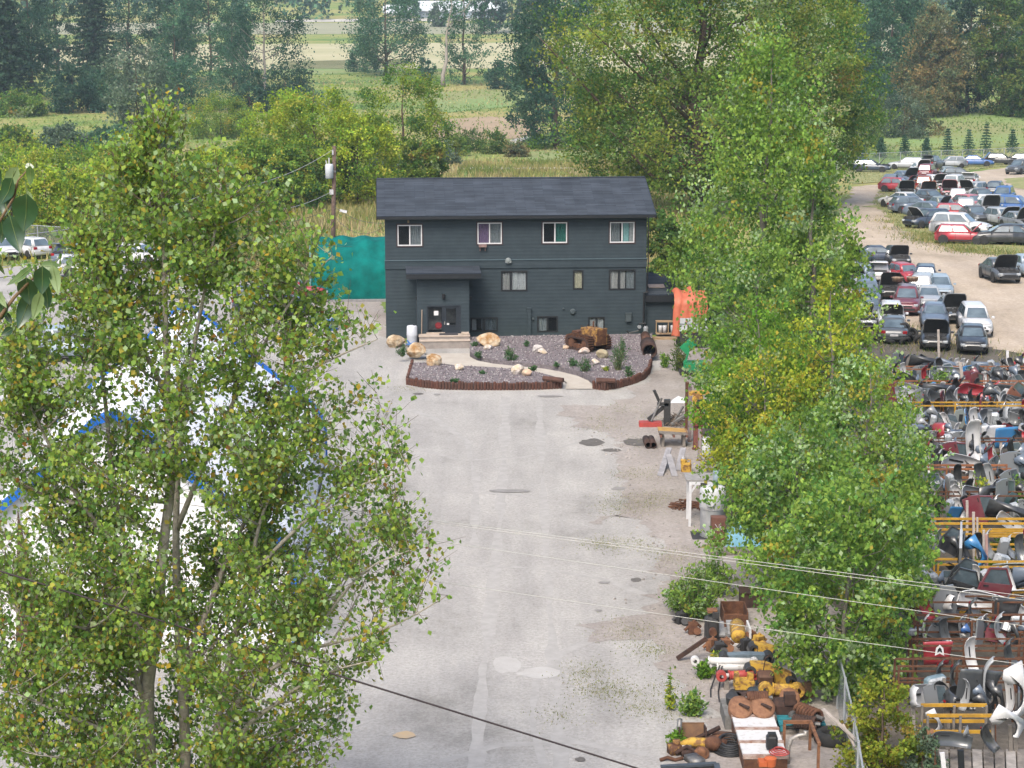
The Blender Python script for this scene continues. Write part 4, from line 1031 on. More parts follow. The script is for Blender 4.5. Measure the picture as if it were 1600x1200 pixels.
# lime saplings at the left edge
for i, (x, b, t_, w_, pal) in enumerate([(20, 372, 250, 90, YG), (75, 378, 262, 80, YG), (120, 372, 268, 76, YG), (165, 365, 250, 80, YG), (60, 320, 228, 90, YG), (130, 320, 222, 100, YG2), (215, 350, 240, 90, YG), (260, 345, 250, 70, YG2), (-30, 370, 240, 90, YG), (10, 300, 222, 80, YG2), (190, 300, 215, 70, YG)]):
    T(x, b, t_, w_, ['lime sapling at the left edge above the white cars', 'lime sapling over the white hatchback', 'bushy lime sapling right of the white hatchback', 'lime sapling over the slate car', 'back row lime sapling near the left edge', 'back row green sapling behind the slate car', 'lime sapling left of the big poplar top',
      'green sapling seen through the big poplar top', 'lime sapling cut by the left edge', 'green sapling furthest back at the left edge', 'lime sapling furthest back beside the big poplar top'][i], 'oval', pal, name='sapling', ncl=75, per=70, leaf=.25, seed=80 + i, cs=.06, clump=.13, group='lime saplings beyond the left fence', limbs=18)
# big old trees behind the house
T(1085, 335, -110, 370, 'huge cottonwood with leaning limbs behind the right end of the house', 'round', OLV, name='cottonwood_tree', ncl=330, per=95, leaf=.30, seed=101, cs=.10, clump=.075, bark=bark_brown, trunk_r=.75, limbs=46, lump=.35, shell=.2)
T(1255, 320, -90, 200, 'yellow-topped cottonwood right of the huge leaning one', 'oval', OLV, name='cottonwood_tree', ncl=190, per=90, leaf=.30, seed=102, cs=.06, clump=.09)
T(968, 330, 130, 160, 'low olive branches of a cottonwood hanging over the roof end', 'round', OLV, name='cottonwood_tree', ncl=80, per=70, leaf=.27, seed=103, cs=.15, clump=.11)
# right-hand wood
for i, (x, b, t_, w_, sh, pal, lb) in enumerate([
        (1390, 175, -40, 110, 'column', BLU, 'blue-green poplar at upper right beside the cottonwood'), (1345, 165, -40, 70, 'column', BLU, 'blue-green poplar half behind the yellow-topped cottonwood'), (1456, 182, 12, 96, 'poplar', BRN, 'brownish cone-shaped tree at upper right'),
        (1512, 176, -40, 66, 'column', DRK, 'dark tree right of the brownish cone-shaped one'), (1562, 180, -40, 84, 'oval', MID, 'mid green tree near the right edge'), (1610, 185, 60, 60, 'round', MID, 'low green tree cut by the right edge'), (1425, 168, -30, 60, 'column', DRK, 'dark tree behind the brownish cone-shaped one'),
        (1590, 150, -40, 60, 'column', BLU, 'blue-green tree behind the right edge tree')]):
    T(x, b, t_, w_, lb, sh, pal, ncl=150, per=62, leaf=.48, seed=120 + i, cs=.03, clump=.11, group='wood at upper right')
for i, (x, b, t_, w_, pal, lb) in enumerate([(1372, 212, 128, 72, TEAL, 'dark teal bush beside the cottonwood at right'), (1412, 214, 152, 74, SIL, 'pale grassy willow bush right of the teal bush'), (1442, 212, 138, 50, BRN, 'yellowish dry bush behind the willow bush'),
        (1582, 182, 155, 40, MID, 'low bush at the edge of the right wood'), (1345, 232, 170, 70, OLV, 'olive bush behind the near poplars at right')]):
    T(x, b, t_, w_, lb, 'bush', pal, name='bush', ncl=45, per=60, leaf=.32, seed=140 + i, cs=0, clump=.14)
# young spruces along the fence
for i, (x, b, t_) in enumerate([(1376, 250, 213), (1413, 248, 208), (1447, 249, 213), (1480, 246, 198), (1513, 246, 200), (1540, 244, 190), (1581, 242, 200), (1345, 251, 216), (1612, 242, 196)]):
    B_, H_, W_ = tpx(x, b - 4, t_, 25)
    conifer('young_spruce', ['young spruce second from the left in the fence row', 'young spruce third from the left in the fence row', 'young spruce above the silver wagon', 'taller young spruce above the silver hatchback', 'young spruce above the blue sedan', 'tallest young spruce of the fence row', 'young spruce last fully seen at the right', 'young spruce leftmost of the fence row', 'young spruce cut by the right edge'][i],
            B_, H_, W_, [(3, (.035, .085, .05)), (2, (.05, .11, .07))], 'young spruces along the back fence', 160 + i, 11, 16, leaf=.34)
# meadow shrubs between the house and the fields
for i, (x, b, t_, w_, pal, lb) in enumerate([(738, 236, 205, 46, MID, 'green shrub above the roof centre left'), (772, 240, 208, 44, MID, 'bright green shrub above the roof centre'), (806, 245, 226, 36, BRN, 'reddish dry shrub right of the bright green one'), (712, 244, 212, 36, OLV, 'olive shrub beside the round yellow tree'),
        (842, 232, 215, 40, RTG, 'low green shrub at the foot of the great dark poplar'), (690, 262, 228, 40, SIL, 'grey-green shrub left above the roof'), (1036, 300, 262, 44, OLV, 'dry shrub just past the right roof corner'), (1034, 400, 330, 60, MID, 'green shrub behind the annex'), (1045, 455, 395, 60, MID, 'dark green shrub rising over the annex roof')]):
    T(x, b, t_, w_, lb, 'bush', pal, name='shrub', ncl=30, per=60, leaf=.26, seed=180 + i, cs=0, clump=.15)

# ------------------------------------------------------------------ the line of poplars on the right of the lot
GR = 'poplars along the right of the lot'
for i, (x, b, t_, w_, sh, pal, lf, lb, nc) in enumerate([
        (1190, 600, 78, 262, 'spire', RT, .155, 'tallest poplar of the right row, behind the annex end', 330),
        (1262, 640, 225, 180, 'spire', RT, .15, 'tall poplar right of the tallest one, next to the car yard', 200),
        (1095, 520, 330, 120, 'oval', RT, .15, 'lower green poplar leaning over the annex roof', 110),
        (1180, 690, 385, 180, 'oval', RT, .14, 'green poplar behind the orange tarpaulin', 120),
        (1180, 760, 478, 190, 'oval', RTG, .12, 'bright lime poplar over the rusty beams', 110),
        (1290, 790, 430, 210, 'oval', RTY, .12, 'yellowish poplar beside the tyre heap', 130),
        (1190, 800, 560, 190, 'round', RTY, .11, 'low yellowish tree over the white boiler', 120),
        (1350, 860, 560, 200, 'oval', RT, .12, 'green poplar at the left end of the part racks', 140),
        (1240, 930, 640, 230, 'oval', RT, .12, 'green poplar right of the blue tarpaulin', 160),
        (1370, 1000, 730, 170, 'round', RT, .115, 'leafy poplar reaching into the yellow rack rails', 120),
        (1318, 1085, 760, 225, 'round', RT, .115, 'nearest poplar of the right row, over the machine parts', 190)]):
    T(x, b, t_, w_, lb, sh, pal, name='poplar_tree', ncl=nc, per=85, leaf=lf * 1.25, seed=200 + i, cs=.03 if i > 2 else .06, clump=.085, group=GR, bark=M('bark_row', (.22, .20, .16), (.12, .11, .09), scale=9, rough=.9), limbs=34, droop=.9, shell=.25, lump=.25)
T(1375, 1215, 1058, 120, 'yellow-green bush by the chain-link fence at bottom right', 'bush', [(3, (.24, .27, .03)), (2, (.15, .21, .03)), (1, (.30, .22, .05))], name='bush', ncl=90, per=80, leaf=.10, seed=230, cs=0, clump=.10)
T(1440, 1230, 1140, 60, 'grey-green weeds right of the yellow bush', 'bush', SIL, name='bush', ncl=30, per=60, leaf=.09, seed=231, cs=0)
# shrubs among the parts racks
for i, (x, b, t_, w_, pal, lb) in enumerate([(1520, 820, 735, 70, RTY, 'yellow-green shrub between the back part racks'), (1590, 810, 735, 60, RT, 'green shrub cut by the right edge among the racks'), (1470, 640, 560, 70, RT, 'green weeds before the first parked cars of the yard'), (1535, 905, 868, 40, RTG, 'green weed by the blue fender'),
        (1580, 870, 820, 60, MID, 'leafy weed behind the yellow rails'), (1440, 760, 660, 70, RT, 'green shrub at the left end of the back racks'), (1410, 700, 600, 70, RTG, 'bright shrub beside the silver bucket part'), (1545, 740, 690, 50, RT, 'weeds under the white bumper covers')]):
    b_, H_, W_ = tpx(x, b, t_, w_); weed('shrub', lb, b_, H_, W_, pal, 240 + i, 34, .13, 'shrub', None, 26, .3)
# weeds on the lot and bed
for i, (x, b, t_, w_, pal, lb) in enumerate([(1088, 965, 872, 105, RT, 'large leafy weed clump on the right edge of the lot'), (1060, 955, 905, 60, RT, 'lower weeds left of the large leafy clump'), (1120, 930, 860, 60, RT, 'tall thin weeds right of the large leafy clump'), (1082, 1118, 1076, 46, RT, 'green weed clump beside the yellow bucket'),
        (1047, 1110, 1040, 10, RTY, 'thin yellow-green weed stalk on the lot edge'), (1058, 1165, 1140, 30, RTG, 'small weed left of the scrap heap'), (1060, 580, 520, 36, MID, 'dark green shrub left of the green frame'), (1038, 575, 545, 16, RTG, 'bright weed beside the rusty pipe'), (1120, 1050, 1015, 40, RTY, 'weeds among the machine parts'), (1100, 1060, 1030, 30, RTG, 'weeds below the white cylinder')]):
    b_, H_, W_ = tpx(x, b, t_, w_); weed('weed_clump', lb, b_, H_, W_, pal, 260 + i, max(5, int(w_ * .75)), .11, 'weed', None, 24, .22)
WB = [(3, (.05, .13, .045)), (2, (.08, .16, .06)), (1, (.12, .18, .08))]
for i, (x, y, h, w_, lb) in enumerate([(966, 578, 50, 36, 'tall leafy weed on the bed right of the tractor'), (972, 560, 40, 22, 'tall thin weed just behind the leafy bed weed'), (914, 580, 26, 30, 'green weed tuft between path and round boulder'), (895, 572, 16, 20, 'low weed left of the green tuft'), (981, 588, 22, 20, 'small weed near the right bed edge'), (799, 563, 18, 24, 'green weed tuft in the middle of the right bed'),
        (794, 556, 16, 10, 'thin weed stalk above the middle tuft'), (749, 559, 12, 16, 'green tuft below the big tan boulder'), (742, 541, 9, 12, 'small tuft left of the big tan boulder'), (823, 541, 9, 12, 'small tuft left of the pair of white boulders'), (834, 579, 9, 15, 'small weed beside the pinkish boulder'), (870, 573, 8, 8, 'tiny weed at the path edge'),
        (754, 584, 6, 8, 'tiny green tuft in the left bed'), (711, 597, 6, 18, 'grass tuft at the front edging of the left bed'), (630, 556, 22, 24, 'grey-green weed at the left end of the left bed'), (947, 579, 8, 9, 'yellow flowered weed beside the small grey boulder')]):
    b = G(x, y, BZ); s = scale_at(b)
    weed('bed_weed', lb, b, h / s, w_ / s, WB if i != 15 else RTY, 290 + i, 5 + int(w_ * .5), .085, 'weed', 'weeds on the gravel beds', 18, .22)

# ------------------------------------------------------------------ the big poplar in the left foreground
def big_poplar():
    g = np.random.default_rng(77); r = random.Random(77)
    D = 40.0; base = G(238, 1500); D = base.y
    t = thing('poplar_tree', 'big many-stemmed poplar in the left foreground before the white tent', 'tree', base)
    bv = Vector(base)
    def L(px, py, dy=0.0): return at(px, py, D + dy) - bv
    s0 = FPX / (D * CT + 8 * ST)
    stems = [
        ([(238, 1515, 0), (234, 1330, 0), (232, 1200, 0), (230, 1070, 0), (246, 985, -.3), (252, 880, -.4), (268, 740, -.3), (262, 620, 0), (258, 480, .1), (255, 330, .1), (245, 170, 0)], .26),
        ([(231, 1075, 0), (222, 1040, .2), (212, 960, .5), (204, 880, .8), (180, 780, 1.1), (168, 660, 1.3), (160, 540, 1.3), (185, 400, 1.2), (200, 260, 1.0)], .13),
        ([(300, 1515, .6), (292, 1330, .6), (290, 1200, .6), (286, 1080, .6), (278, 960, .6), (275, 830, .5), (280, 720, .4), (300, 560, .3), (330, 400, .2), (345, 290, .2)], .19),
        ([(292, 1080, .6), (302, 1010, .7), (330, 940, .9), (360, 860, 1.0), (395, 790, .9), (415, 720, .6), (440, 600, .4), (455, 500, .3)], .10),
        ([(300, 1290, .6), (330, 1180, .2), (355, 1050, 0), (375, 960, -.3), (392, 900, -.5), (405, 820, -.6), (440, 740, -.6), (500, 660, -.6)], .12),
        ([(310, 1250, .6), (345, 1140, -.5), (400, 1065, -.9), (470, 1020, -1.2), (540, 1000, -1.4), (620, 975, -1.5), (700, 930, -1.4)], .09),
        ([(312, 1340, .6), (370, 1160, -1), (430, 1100, -1.4), (500, 1055, -1.6), (590, 1030, -1.8)], .08),
        ([(226, 1100, 0), (200, 1030, -.4), (150, 990, -.8), (100, 975, -1.2), (30, 960, -1.4)], .08),
        ([(232, 1200, 0), (180, 1150, -.8), (110, 1120, -1.2), (40, 1090, -1.6), (-40, 1060, -1.8)], .08),
        ([(204, 880, .8), (130, 790, .4), (80, 700, 0), (40, 620, -.2), (10, 560, -.2)], .07),
        ([(236, 1300, 0), (190, 1230, -1.0), (120, 1190, -1.6), (60, 1180, -2)], .07),
        ([(275, 830, .5), (330, 700, .2), (400, 560, 0), (470, 450, -.1), (520, 400, -.1)], .075),
        ([(262, 620, 0), (210, 520, -.3), (150, 430, -.4), (110, 380, -.4)], .06),
        ([(392, 900, -.5), (470, 820, -.8), (560, 760, -1), (640, 735, -1)], .06),
        ([(470, 1020, -1.2), (560, 900, -1.4), (640, 860, -1.4)], .05),
        ([(440, 600, .4), (520, 560, .2), (590, 530, .1)], .045)]
    tops = []
    first = True
    lb = MB(); bb = MB()
    paths = []
    for pts, R in stems:
        R0 = R; R = R * .78
        P3 = [L(*p) for p in pts]; n = len(P3)
        # smooth the polyline a little
        Q = []
        for i in range(n - 1):
            p0, p1, p2, p3 = P3[max(i - 1, 0)], P3[i], P3[i + 1], P3[min(i + 2, n - 1)]
            for k in range(3):
                u = k / 3
                Q.append(.5 * ((2 * p1) + (p2 - p0) * u + (2 * p0 - 5 * p1 + 4 * p2 - p3) * u * u + (3 * p1 - p0 - 3 * p2 + p3) * u ** 3))
        Q.append(P3[-1])
        rad = [R * (1 - .93 * (i / (len(Q) - 1)) ** .9) + .006 for i in range(len(Q))]
        if first or R0 == .19:
            MB().tube(Q, rad, 10).build('trunk', bark_grey, t, True); first = False
        else:
            MB().tube(Q, rad, 7).build('limb', bark_grey, t, True)
        paths.append((Q, rad))
    # envelope: half width in px against height in px of the image plane through the trunk
    eh = [150, 190, 250, 350, 450, 560, 650, 740, 850, 950, 1030, 1100, 1250, 1400]
    el = [8, 38, 78, 150, 215, 270, 300, 320, 340, 340, 330, 320, 300, 240]
    er = [8, 45, 110, 225, 310, 350, 370, 390, 420, 440, 430, 340, 300, 240]
    allQ = [(q, paths[i][1][k]) for i in range(len(paths)) for k, q in enumerate(paths[i][0])]
    pos = np.array([tuple(q) for q, _ in allQ]); rads = np.array([a for _, a in allQ])
    LP, LC = [], []; nl = []
    twig_mb = MB()
    def leafy(pa, pb, n, spread):
        u = g.random(n) ** .8
        a, b = np.array(pa), np.array(pb)
        p = a + (b - a) * u[:, None] + g.normal(size=(n, 3)) * spread; p[:, 2] -= .045
        LP.append(p); LC.append(np.full(n, len(LC)))
    NB = 600
    for k in range(NB):
        py = r.uniform(170, 1360)
        while r.random() > (np.interp(py, eh, el) + np.interp(py, eh, er)) / 760: py = r.uniform(170, 1360)
        a = r.uniform(0, 2 * PI); c, sn = math.cos(a), math.sin(a)
        e = np.interp(py, eh, er if c > 0 else el) * r.uniform(.25, 1.0) ** .75
        ctr = 245 + 10 * math.sin(py * .01)
        e3 = L(ctr + c * e, py) ; depth = e / s0 * sn * .62
        tip = Vector((e3.x, e3.y + depth, e3.z))
        # start: nearest stem point lower than the tip
        dd = pos - np.array(tip); hz = np.hypot(dd[:, 0], dd[:, 1]); want = -.55 * hz
        cost = np.abs(dd[:, 2] - want) * .8 + hz + np.where(dd[:, 2] > -.1, 5, 0)
        i = int(np.argmin(cost)); st_ = Vector(pos[i])
        ln = (tip - st_).length
        if ln > 4.2:
            st_ = tip + (st_ - tip) * (4.2 / ln); ln = 4.2
            i = int(np.argmin(np.linalg.norm(pos - np.array(st_), axis=1))); st_ = Vector(pos[i]); ln = (tip - st_).length
        mid = st_.lerp(tip, .55) + Vector((0, 0, -.10 * ln))
        tip = tip + Vector((0, 0, .16 * ln))
        Q = [(1 - u) ** 2 * st_ + 2 * u * (1 - u) * mid + u * u * tip for u in [j / 6 for j in range(7)]]
        r0 = min(.035, .010 + .007 * ln, rads[i] * .8)
        bb.tube(Q, [r0 * (1 - .85 * j / 6) for j in range(7)], 5)
        for j in range(2, 7):
            nt_ = 3 if j < 6 else 4
            for _ in range(nt_):
                p0 = Q[j - 1].lerp(Q[j], r.random()); dv = (tip - st_).normalized()
                w_ = Vector((g.normal(), g.normal(), g.normal() * .5 + .25)).normalized()
                tl = r.uniform(.35, .95) * (1 if j < 6 else .8)
                p1 = p0 + (dv * .7 + w_ * .9).normalized() * tl
                twig_mb.tube([p0, p0.lerp(p1, .5) + Vector((0, 0, -.02)), p1], [.006, .005, .003], 3, False)
                leafy(p0, p1, r.randint(7, 12), .10)
    # leader spray at the top and along every stem's upper end
    for Q, rad in paths:
        for j in range(int(len(Q) * .72), len(Q)):
            for _ in range(1):
                p0 = Q[j]; p1 = p0 + Vector((g.normal() * .4, g.normal() * .4, abs(g.normal()) * .4 + .1))
                twig_mb.tube([p0, p1], [.006, .003], 3, False); leafy(p0, p1, 9, .06)
    bb.build('branches', bark_grey, t, True)
    twig_mb.build('twigs', bark_brown, t)
    P = np.concatenate(LP); ids = np.concatenate(LC)
    pal = [(4, (.20, .31, .06)), (2.2, (.125, .235, .055)), (2.8, (.29, .39, .07)), (2.0, (.33, .43, .21)), (.8, (.36, .32, .06)), (.25, (.42, .30, .04)), (.06, (.30, .14, .04))]
    C = pick(pal, len(P), ids, .35)
    # the 300 leaves nearest the camera are parts, the rest one body of foliage
    wp = P + np.array(base); dist = np.linalg.norm(wp - np.array([0, 0, CAM_H]), axis=1)
    near = np.argsort(dist)[:300]; mask = np.ones(len(P), bool); mask[near] = False
    leaves('foliage', P[mask], .112, C[mask], leaf_m, t, .75, wid=.42, flat=.35, kind='stuff')
    lms = []
    for j in range(7):
        o = leaves('leaf', np.zeros((1, 3)), .1, np.array([pal[j][1]]), leaf_m, None, .75, wid=.40); lms.append(o.data); bpy.data.objects.remove(o)
    for q in near:
        j = rng.choice(7, p=np.array([p[0] for p in pal]) / sum(p[0] for p in pal))
        o = link('leaf', lms[j], t, tuple(P[q])); o.rotation_euler = (r.uniform(-.5, .5), r.uniform(-.5, .5), r.uniform(0, 6.28))
    return len(P)
NLEAF = big_poplar()

# ------------------------------------------------------------------ twigs of a near poplar reaching in at the left edge
def near_twigs():
    D = 5.2
    t = thing('poplar_tree', 'glossy heart-shaped poplar leaves on twigs at the left edge, close to the camera', 'tree', (-4.3, 4.6, 0))
    b0 = Vector((-4.3, 4.6, 0))
    def L(px, py, dy=0.0): return at(px, py, D + dy) - b0
    MB().tube([(0, 0, -.3), (.05, 0, 6), (0, .1, 12), (.05, .05, 18), (.0, 0, 21.5)], [.24, .2, .15, .09, .02], 9).build('trunk', bark_grey, t, True)
    twm = M('young_twig', (.20, .13, .07), (.13, .08, .045), scale=20, rough=.7)
    def smooth(pts):
        P3 = [L(*p) if len(p) > 2 else L(*p) for p in pts]; return P3
    MB().tube([Vector((.02, .05, 17.2)), L(-420, 640, .1), L(-160, 470, .05), L(0, 345), L(22, 308), L(28, 282), L(45, 263)], [.03, .02, .012, .0045, .0035, .0025, .0018], 6).build('limb', twm, t, True)
    MB().tube([Vector((.02, .05, 16.9)), L(-420, 700, .1), L(-160, 560, .05), L(0, 495), L(22, 465), L(50, 436), L(82, 416)], [.03, .02, .012, .006, .005, .0035, .002], 6).build('limb', twm, t, True)
    dk = M('leaf_dark_gloss', (.030, .085, .035), (.022, .062, .026), scale=30, rough=.33, spec=.5)
    mdm = M('leaf_mid', (.10, .17, .05), (.07, .13, .04), scale=30, rough=.4)
    plm = M('leaf_pale_back', (.24, .32, .15), (.18, .26, .11), scale=30, rough=.55)
    wh = M('leaf_curled_tip', (.62, .66, .55), (.5, .55, .42), scale=30, rough=.5)
    vein = M('leaf_vein', (.20, .27, .10), rough=.5)
    s = FPX / D
    # px, py (centre), length px, angle of tip direction (deg, 90 = straight down), width ratio, material, depth tilt
    spec = [(39, 335, 62, 100, .74, dk, .3), (24, 368, 60, 75, .62, dk, -.2), (10, 300, 50, 120, .6, dk, .5), (8, 318, 48, 95, .6, dk, -.4), (15, 282, 48, 125, .5, plm, .2), (47, 276, 32, 95, .5, mdm, .2), (47, 260, 14, 10, .8, wh, .1), (47, 318, 38, 80, .32, plm, -.3),
            (2, 362, 42, 95, .6, dk, .2), (-8, 275, 44, 70, .6, dk, .3), (66, 440, 46, 95, .66, dk, .2), (80, 415, 34, -5, .5, mdm, -.3), (44, 457, 46, 88, .78, dk, .3), (38, 488, 62, 112, .5, dk, -.3), (72, 465, 46, 86, .5, dk, .1), (87, 440, 48, 80, .4, plm, -.2), (57, 480, 50, 110, .42, plm, .3), (3, 485, 36, 100, .7, dk, .2),
            (14, 498, 22, 60, .5, dk, -.2), (10, 519, 24, 150, .6, dk, .1), (28, 433, 52, 145, .28, mdm, .2), (2, 468, 34, 60, .4, plm, 0), (-12, 420, 40, 110, .6, dk, .2), (1, 420, 26, 60, .3, mdm, .3)]
    for i, (px, py, Lp, ang, wr, mt, tl) in enumerate(spec):
        c = L(px, py, .02 * (i % 5 - 2)); Lw = Lp * .92 / s; a = math.radians(ang)
        ax = Vector((math.cos(a), tl * .6, -math.sin(a))).normalized(); nn = Vector((.25 * math.sin(i * 2.1), -1, .35)); nn = (nn - ax * nn.dot(ax)).normalized(); sd = ax.cross(nn)
        n = 9; m_ = MB(); left, mid, right = [], [], []
        for k in range(n + 1):
            u = k / n
            w_ = wr * .5 * Lw * max(0, math.sin(PI * u ** .62)) ** .66 * (1 - .45 * u ** 5)
            bow = -.10 * Lw * math.sin(PI * u)
            p = c + ax * (u - .5) * Lw + nn * bow
            back = .10 * Lw * max(0, 1 - u * 6)
            mid.append(p); left.append(p + sd * w_ - ax * back + nn * w_ * .35); right.append(p - sd * w_ - ax * back + nn * w_ * .35)
        vs = left + mid + right; fs = []
        for k in range(n):
            fs.append((k, k + 1, n + 1 + k + 1, n + 1 + k)); fs.append((n + 1 + k, n + 2 + k, 2 * n + 3 + k, 2 * n + 2 + k))
        m_.add(vs, fs)
        lf = m_.build('leaf', mt, t, True)
        st_ = mid[0]
        MB().tube([st_ - ax * Lw * .35 + Vector((-.004, 0, .006)), st_, c - nn * -.0 + nn * (-.10 * Lw) , mid[-1]], [.0009, .0009, .0008, .0003], 4).build('midrib', vein, lf)
near_twigs()
# ------------------------------------------------------------------ scrap cars
glass_car = M('car_glass', (.15, .20, .23), (.06, .085, .10), scale=.9, rough=.1, spec=.8, coat=.4)  # pale blue base colour holds the sky reflected in the glass
tyre_m = M('tyre_rubber', (.022, .022, .023), (.035, .034, .033), scale=6, rough=.9)
rim_m = M('wheel_rim', (.36, .37, .38), (.18, .18, .19), scale=5, rough=.4, metal=.6)
engine_m = M('engine_bay', (.07, .07, .07), (.012, .012, .013), scale=4, rough=.8, bump=.6)
black_pl = M('black_plastic', (.016, .017, .019), (.03, .03, .031), scale=4, rough=.55)
lamp_m = M('headlamp', (.55, .58, .60), (.25, .27, .28), scale=8, rough=.15)
red_m = M('tail_lamp', (.35, .015, .02), (.2, .01, .015), scale=8, rough=.25)
plate_m = M('plate', (.6, .6, .6), rough=.6)
KINDS = {  # L, W, H, belt, rear base, rear roof, front roof, front base, wheel r, wheelbase half front, rear
    'sedan': (4.65, 1.80, 1.44, .93, -1.72, -1.0, .22, 1.02, .33, 1.38, -1.36),
    'hatch': (4.15, 1.76, 1.49, .93, -1.98, -1.55, .2, .98, .32, 1.28, -1.28),
    'suv': (4.6, 1.86, 1.72, 1.05, -2.22, -1.9, .3, 1.02, .37, 1.38, -1.36),
    'mini': (3.75, 1.69, 1.42, .90, -1.78, -1.5, .28, .86, .31, 1.2, -1.22),
    'wagon': (4.75, 1.8, 1.50, .93, -2.28, -1.85, .22, 1.02, .33, 1.4, -1.4)}
PROTO = {}
def build_car(kind, hood, tail):
    L, W, H, zb, rb, rr, fr, fb, wr, wf, wre = KINDS[kind]
    t = thing('scrap_car', None, 'car')
    h = L / 2; w2 = W / 2; suv = kind == 'suv'; nz = .80 if suv else .68
    rearz = zb - .03 if kind in ('sedan',) else zb
    st_ = [(-h, .80, rearz - .28, .38), (-h + .06, .90, rearz - .05, .28), (-h + .35, .97, rearz + .01, .24), (rb + .2, 1, zb, .22), (-.6, 1, zb, .2), (.3, 1, zb, .2), (fb - .02, 1, zb - .01, .2),
           (fb + .5, .98, zb - .06, .22), (h - .45, .94, nz + .14, .24), (h - .12, .86, nz + .02, .26), (h, .72, nz - .18, .34)]
    rings = []
    for x, k, zt, z0 in st_:
        a = w2 * k
        half = [(a * .88, z0), (a * .985, z0 + .16), (a, (z0 + zt) / 2), (a * .97, zt - .13), (a * .86, zt - .012), (a * .5, zt + .015)]
        rings.append([Vector((x, y, z)) for y, z in half] + [Vector((x, -y, z)) for y, z in reversed(half)])
    b = MB().loft(rings)
    # greenhouse pillars and roof
    g0, g1 = w2 * .87, w2 * .66
    base = [(rb, -g0), (rb, g0), (fb, g0), (fb, -g0)]
    def gring(u, ins=1.0):
        z = zb - .03 + (H - .07 - zb + .03) * u
        xr, xf, yy = rb + (rr - rb) * u, fb + (fr - fb) * u, (g0 + (g1 - g0) * u)
        return [Vector((xr, -yy * .94, z)), Vector((xr + .05, -yy, z)), Vector((xf - .06, -yy, z)), Vector((xf, -yy * .92, z)), Vector((xf, yy * .92, z)), Vector((xf - .06, yy, z)), Vector((xr + .05, yy, z)), Vector((xr, yy * .94, z))]
    top = [Vector((p.x * .93 + (rr + fr) / 2 * .07, p.y * .86, H - .015)) for p in gring(1)]
    top2 = [Vector((p.x * .6 + (rr + fr) / 2 * .4, p.y * .45, H)) for p in gring(1)]
    b.loft([gring(0), gring(1), top, top2])
    # wheel arches
    body = b.build('body', paint('white', (.7, .7, .71)), t, True)
    for x in (wf, wre):
        for s_ in (-1, 1): MB().lathe([(wr + .055, 0), (wr + .055, .02)], (x, s_ * (w2 * .985) - (.02 if s_ > 0 else 0) + .006 * s_, wr + .02), rotm(0, 90), 14).build('wheel_arch', black_pl, t)
    # glass panes proud of the greenhouse
    def lerp(a, b_, u): return a + (b_ - a) * u
    lo, hi = gring(.10), gring(.93)
    def pane(i, j, u0, u1, off):
        a, b_, c, d = lerp(lo[i], lo[j], u0), lerp(lo[i], lo[j], u1), lerp(hi[i], hi[j], u1), lerp(hi[i], hi[j], u0)
        MB().extr([p + Vector(off) for p in (a, b_, c, d)], Vector(off) * .5).build('window', glass_car, t)
    pane(3, 4, .05, .95, (.012, 0, .006)); 
    if not tail: pane(7, 0, .07, .93, (-.012, 0, .006))
    for i, j, sg in ((1, 2, -1), (6, 5, 1)):
        for u0, u1 in ((.06, .46), (.50, .93)): pane(i, j, u0, u1, (0, .012 * sg, .004))
    # doors: shut lines as thin dark strips plus handles
    for s_ in (-1, 1):
        dl = MB()
        for x in (fb - .12, (rb + fb) / 2 + .12, rb + .45): dl.box((x, s_ * (w2 * .992), zb * .62), (.016, .02, zb * .52))
        dl.box((.0, s_ * (w2 * .992), .30), (wf - wre - 2 * wr - .15, .03, .09))
        dl.build('side_trim', black_pl, t)
    # wheels
    for x in (wf, wre):
        for s_ in (-1, 1):
            c = (x, s_ * (w2 - .10), wr)
            tw = MB().lathe([(wr * .62, -.1), (wr * .95, -.1), (wr, -.06), (wr, .06), (wr * .95, .1), (wr * .62, .1)], (0, 0, 0), rotm(0, 90), 16).build('wheel', tyre_m, t, True, c)
            MB().lathe([(wr * .62, -.07 * 1), (wr * .62, .07), (wr * .2, .085), (.03, .085)], (0, 0, 0), rotm(0, 90 * -s_), 10).build('rim', rim_m, tw)
    # nose
    MB().box((h - .045, 0, .46), (.10, W * .60, .16)).box((h - .02, 0, nz - .14), (.08, W * .42, .10)).build('grille', black_pl, t)
    for s_ in (-1, 1):
        MB().rbox((h - .14, s_ * W * .33, nz - .06), (.24, .30, .14), .04, rotm(-s_ * 14)).build('headlight', lamp_m, t)
        MB().rbox((-h + .06, s_ * W * .36, rearz - .14), (.12, .28, .18), .03).build('taillight', red_m, t)
        MB().rbox((fb - .15, s_ * (w2 + .08), zb + .06), (.12, .2, .13), .03).build('wing_mirror', paint('white', (.7, .7, .71)), t)
    MB().box((-h - .01, 0, rearz - .32), (.03, .5, .13)).build('licence_plate', plate_m, t)
    # hood
    Lh = h - .16 - fb + .04
    hb = MB(); n = 6; lay = []
    for k in range(n + 1):
        u = k / n; wv = w2 * (.84 - .06 * u ** 2 - .13 * u ** 8); zc = -(zb - nz - .06) * u ** 1.6 if not hood else -.10 * u ** 2
        lay.append([Vector((Lh * u, y, zc + .03 * (1 - (y / wv) ** 2))) for y in (-wv, -wv * .5, 0, wv * .5, wv)])
    vs = [p for r_ in lay for p in r_]
    fs = [(k * 5 + j, k * 5 + j + 1, k * 5 + j + 6, k * 5 + j + 5) for k in range(n) for j in range(4)]
    hb.add(vs, fs)
    o = hb.build('hood', paint('white', (.7, .7, .71)), t, True, (fb - .02, 0, zb + .012))
    sd = o.modifiers.new('thick', 'SOLIDIFY'); sd.thickness = .025; sd.offset = 1
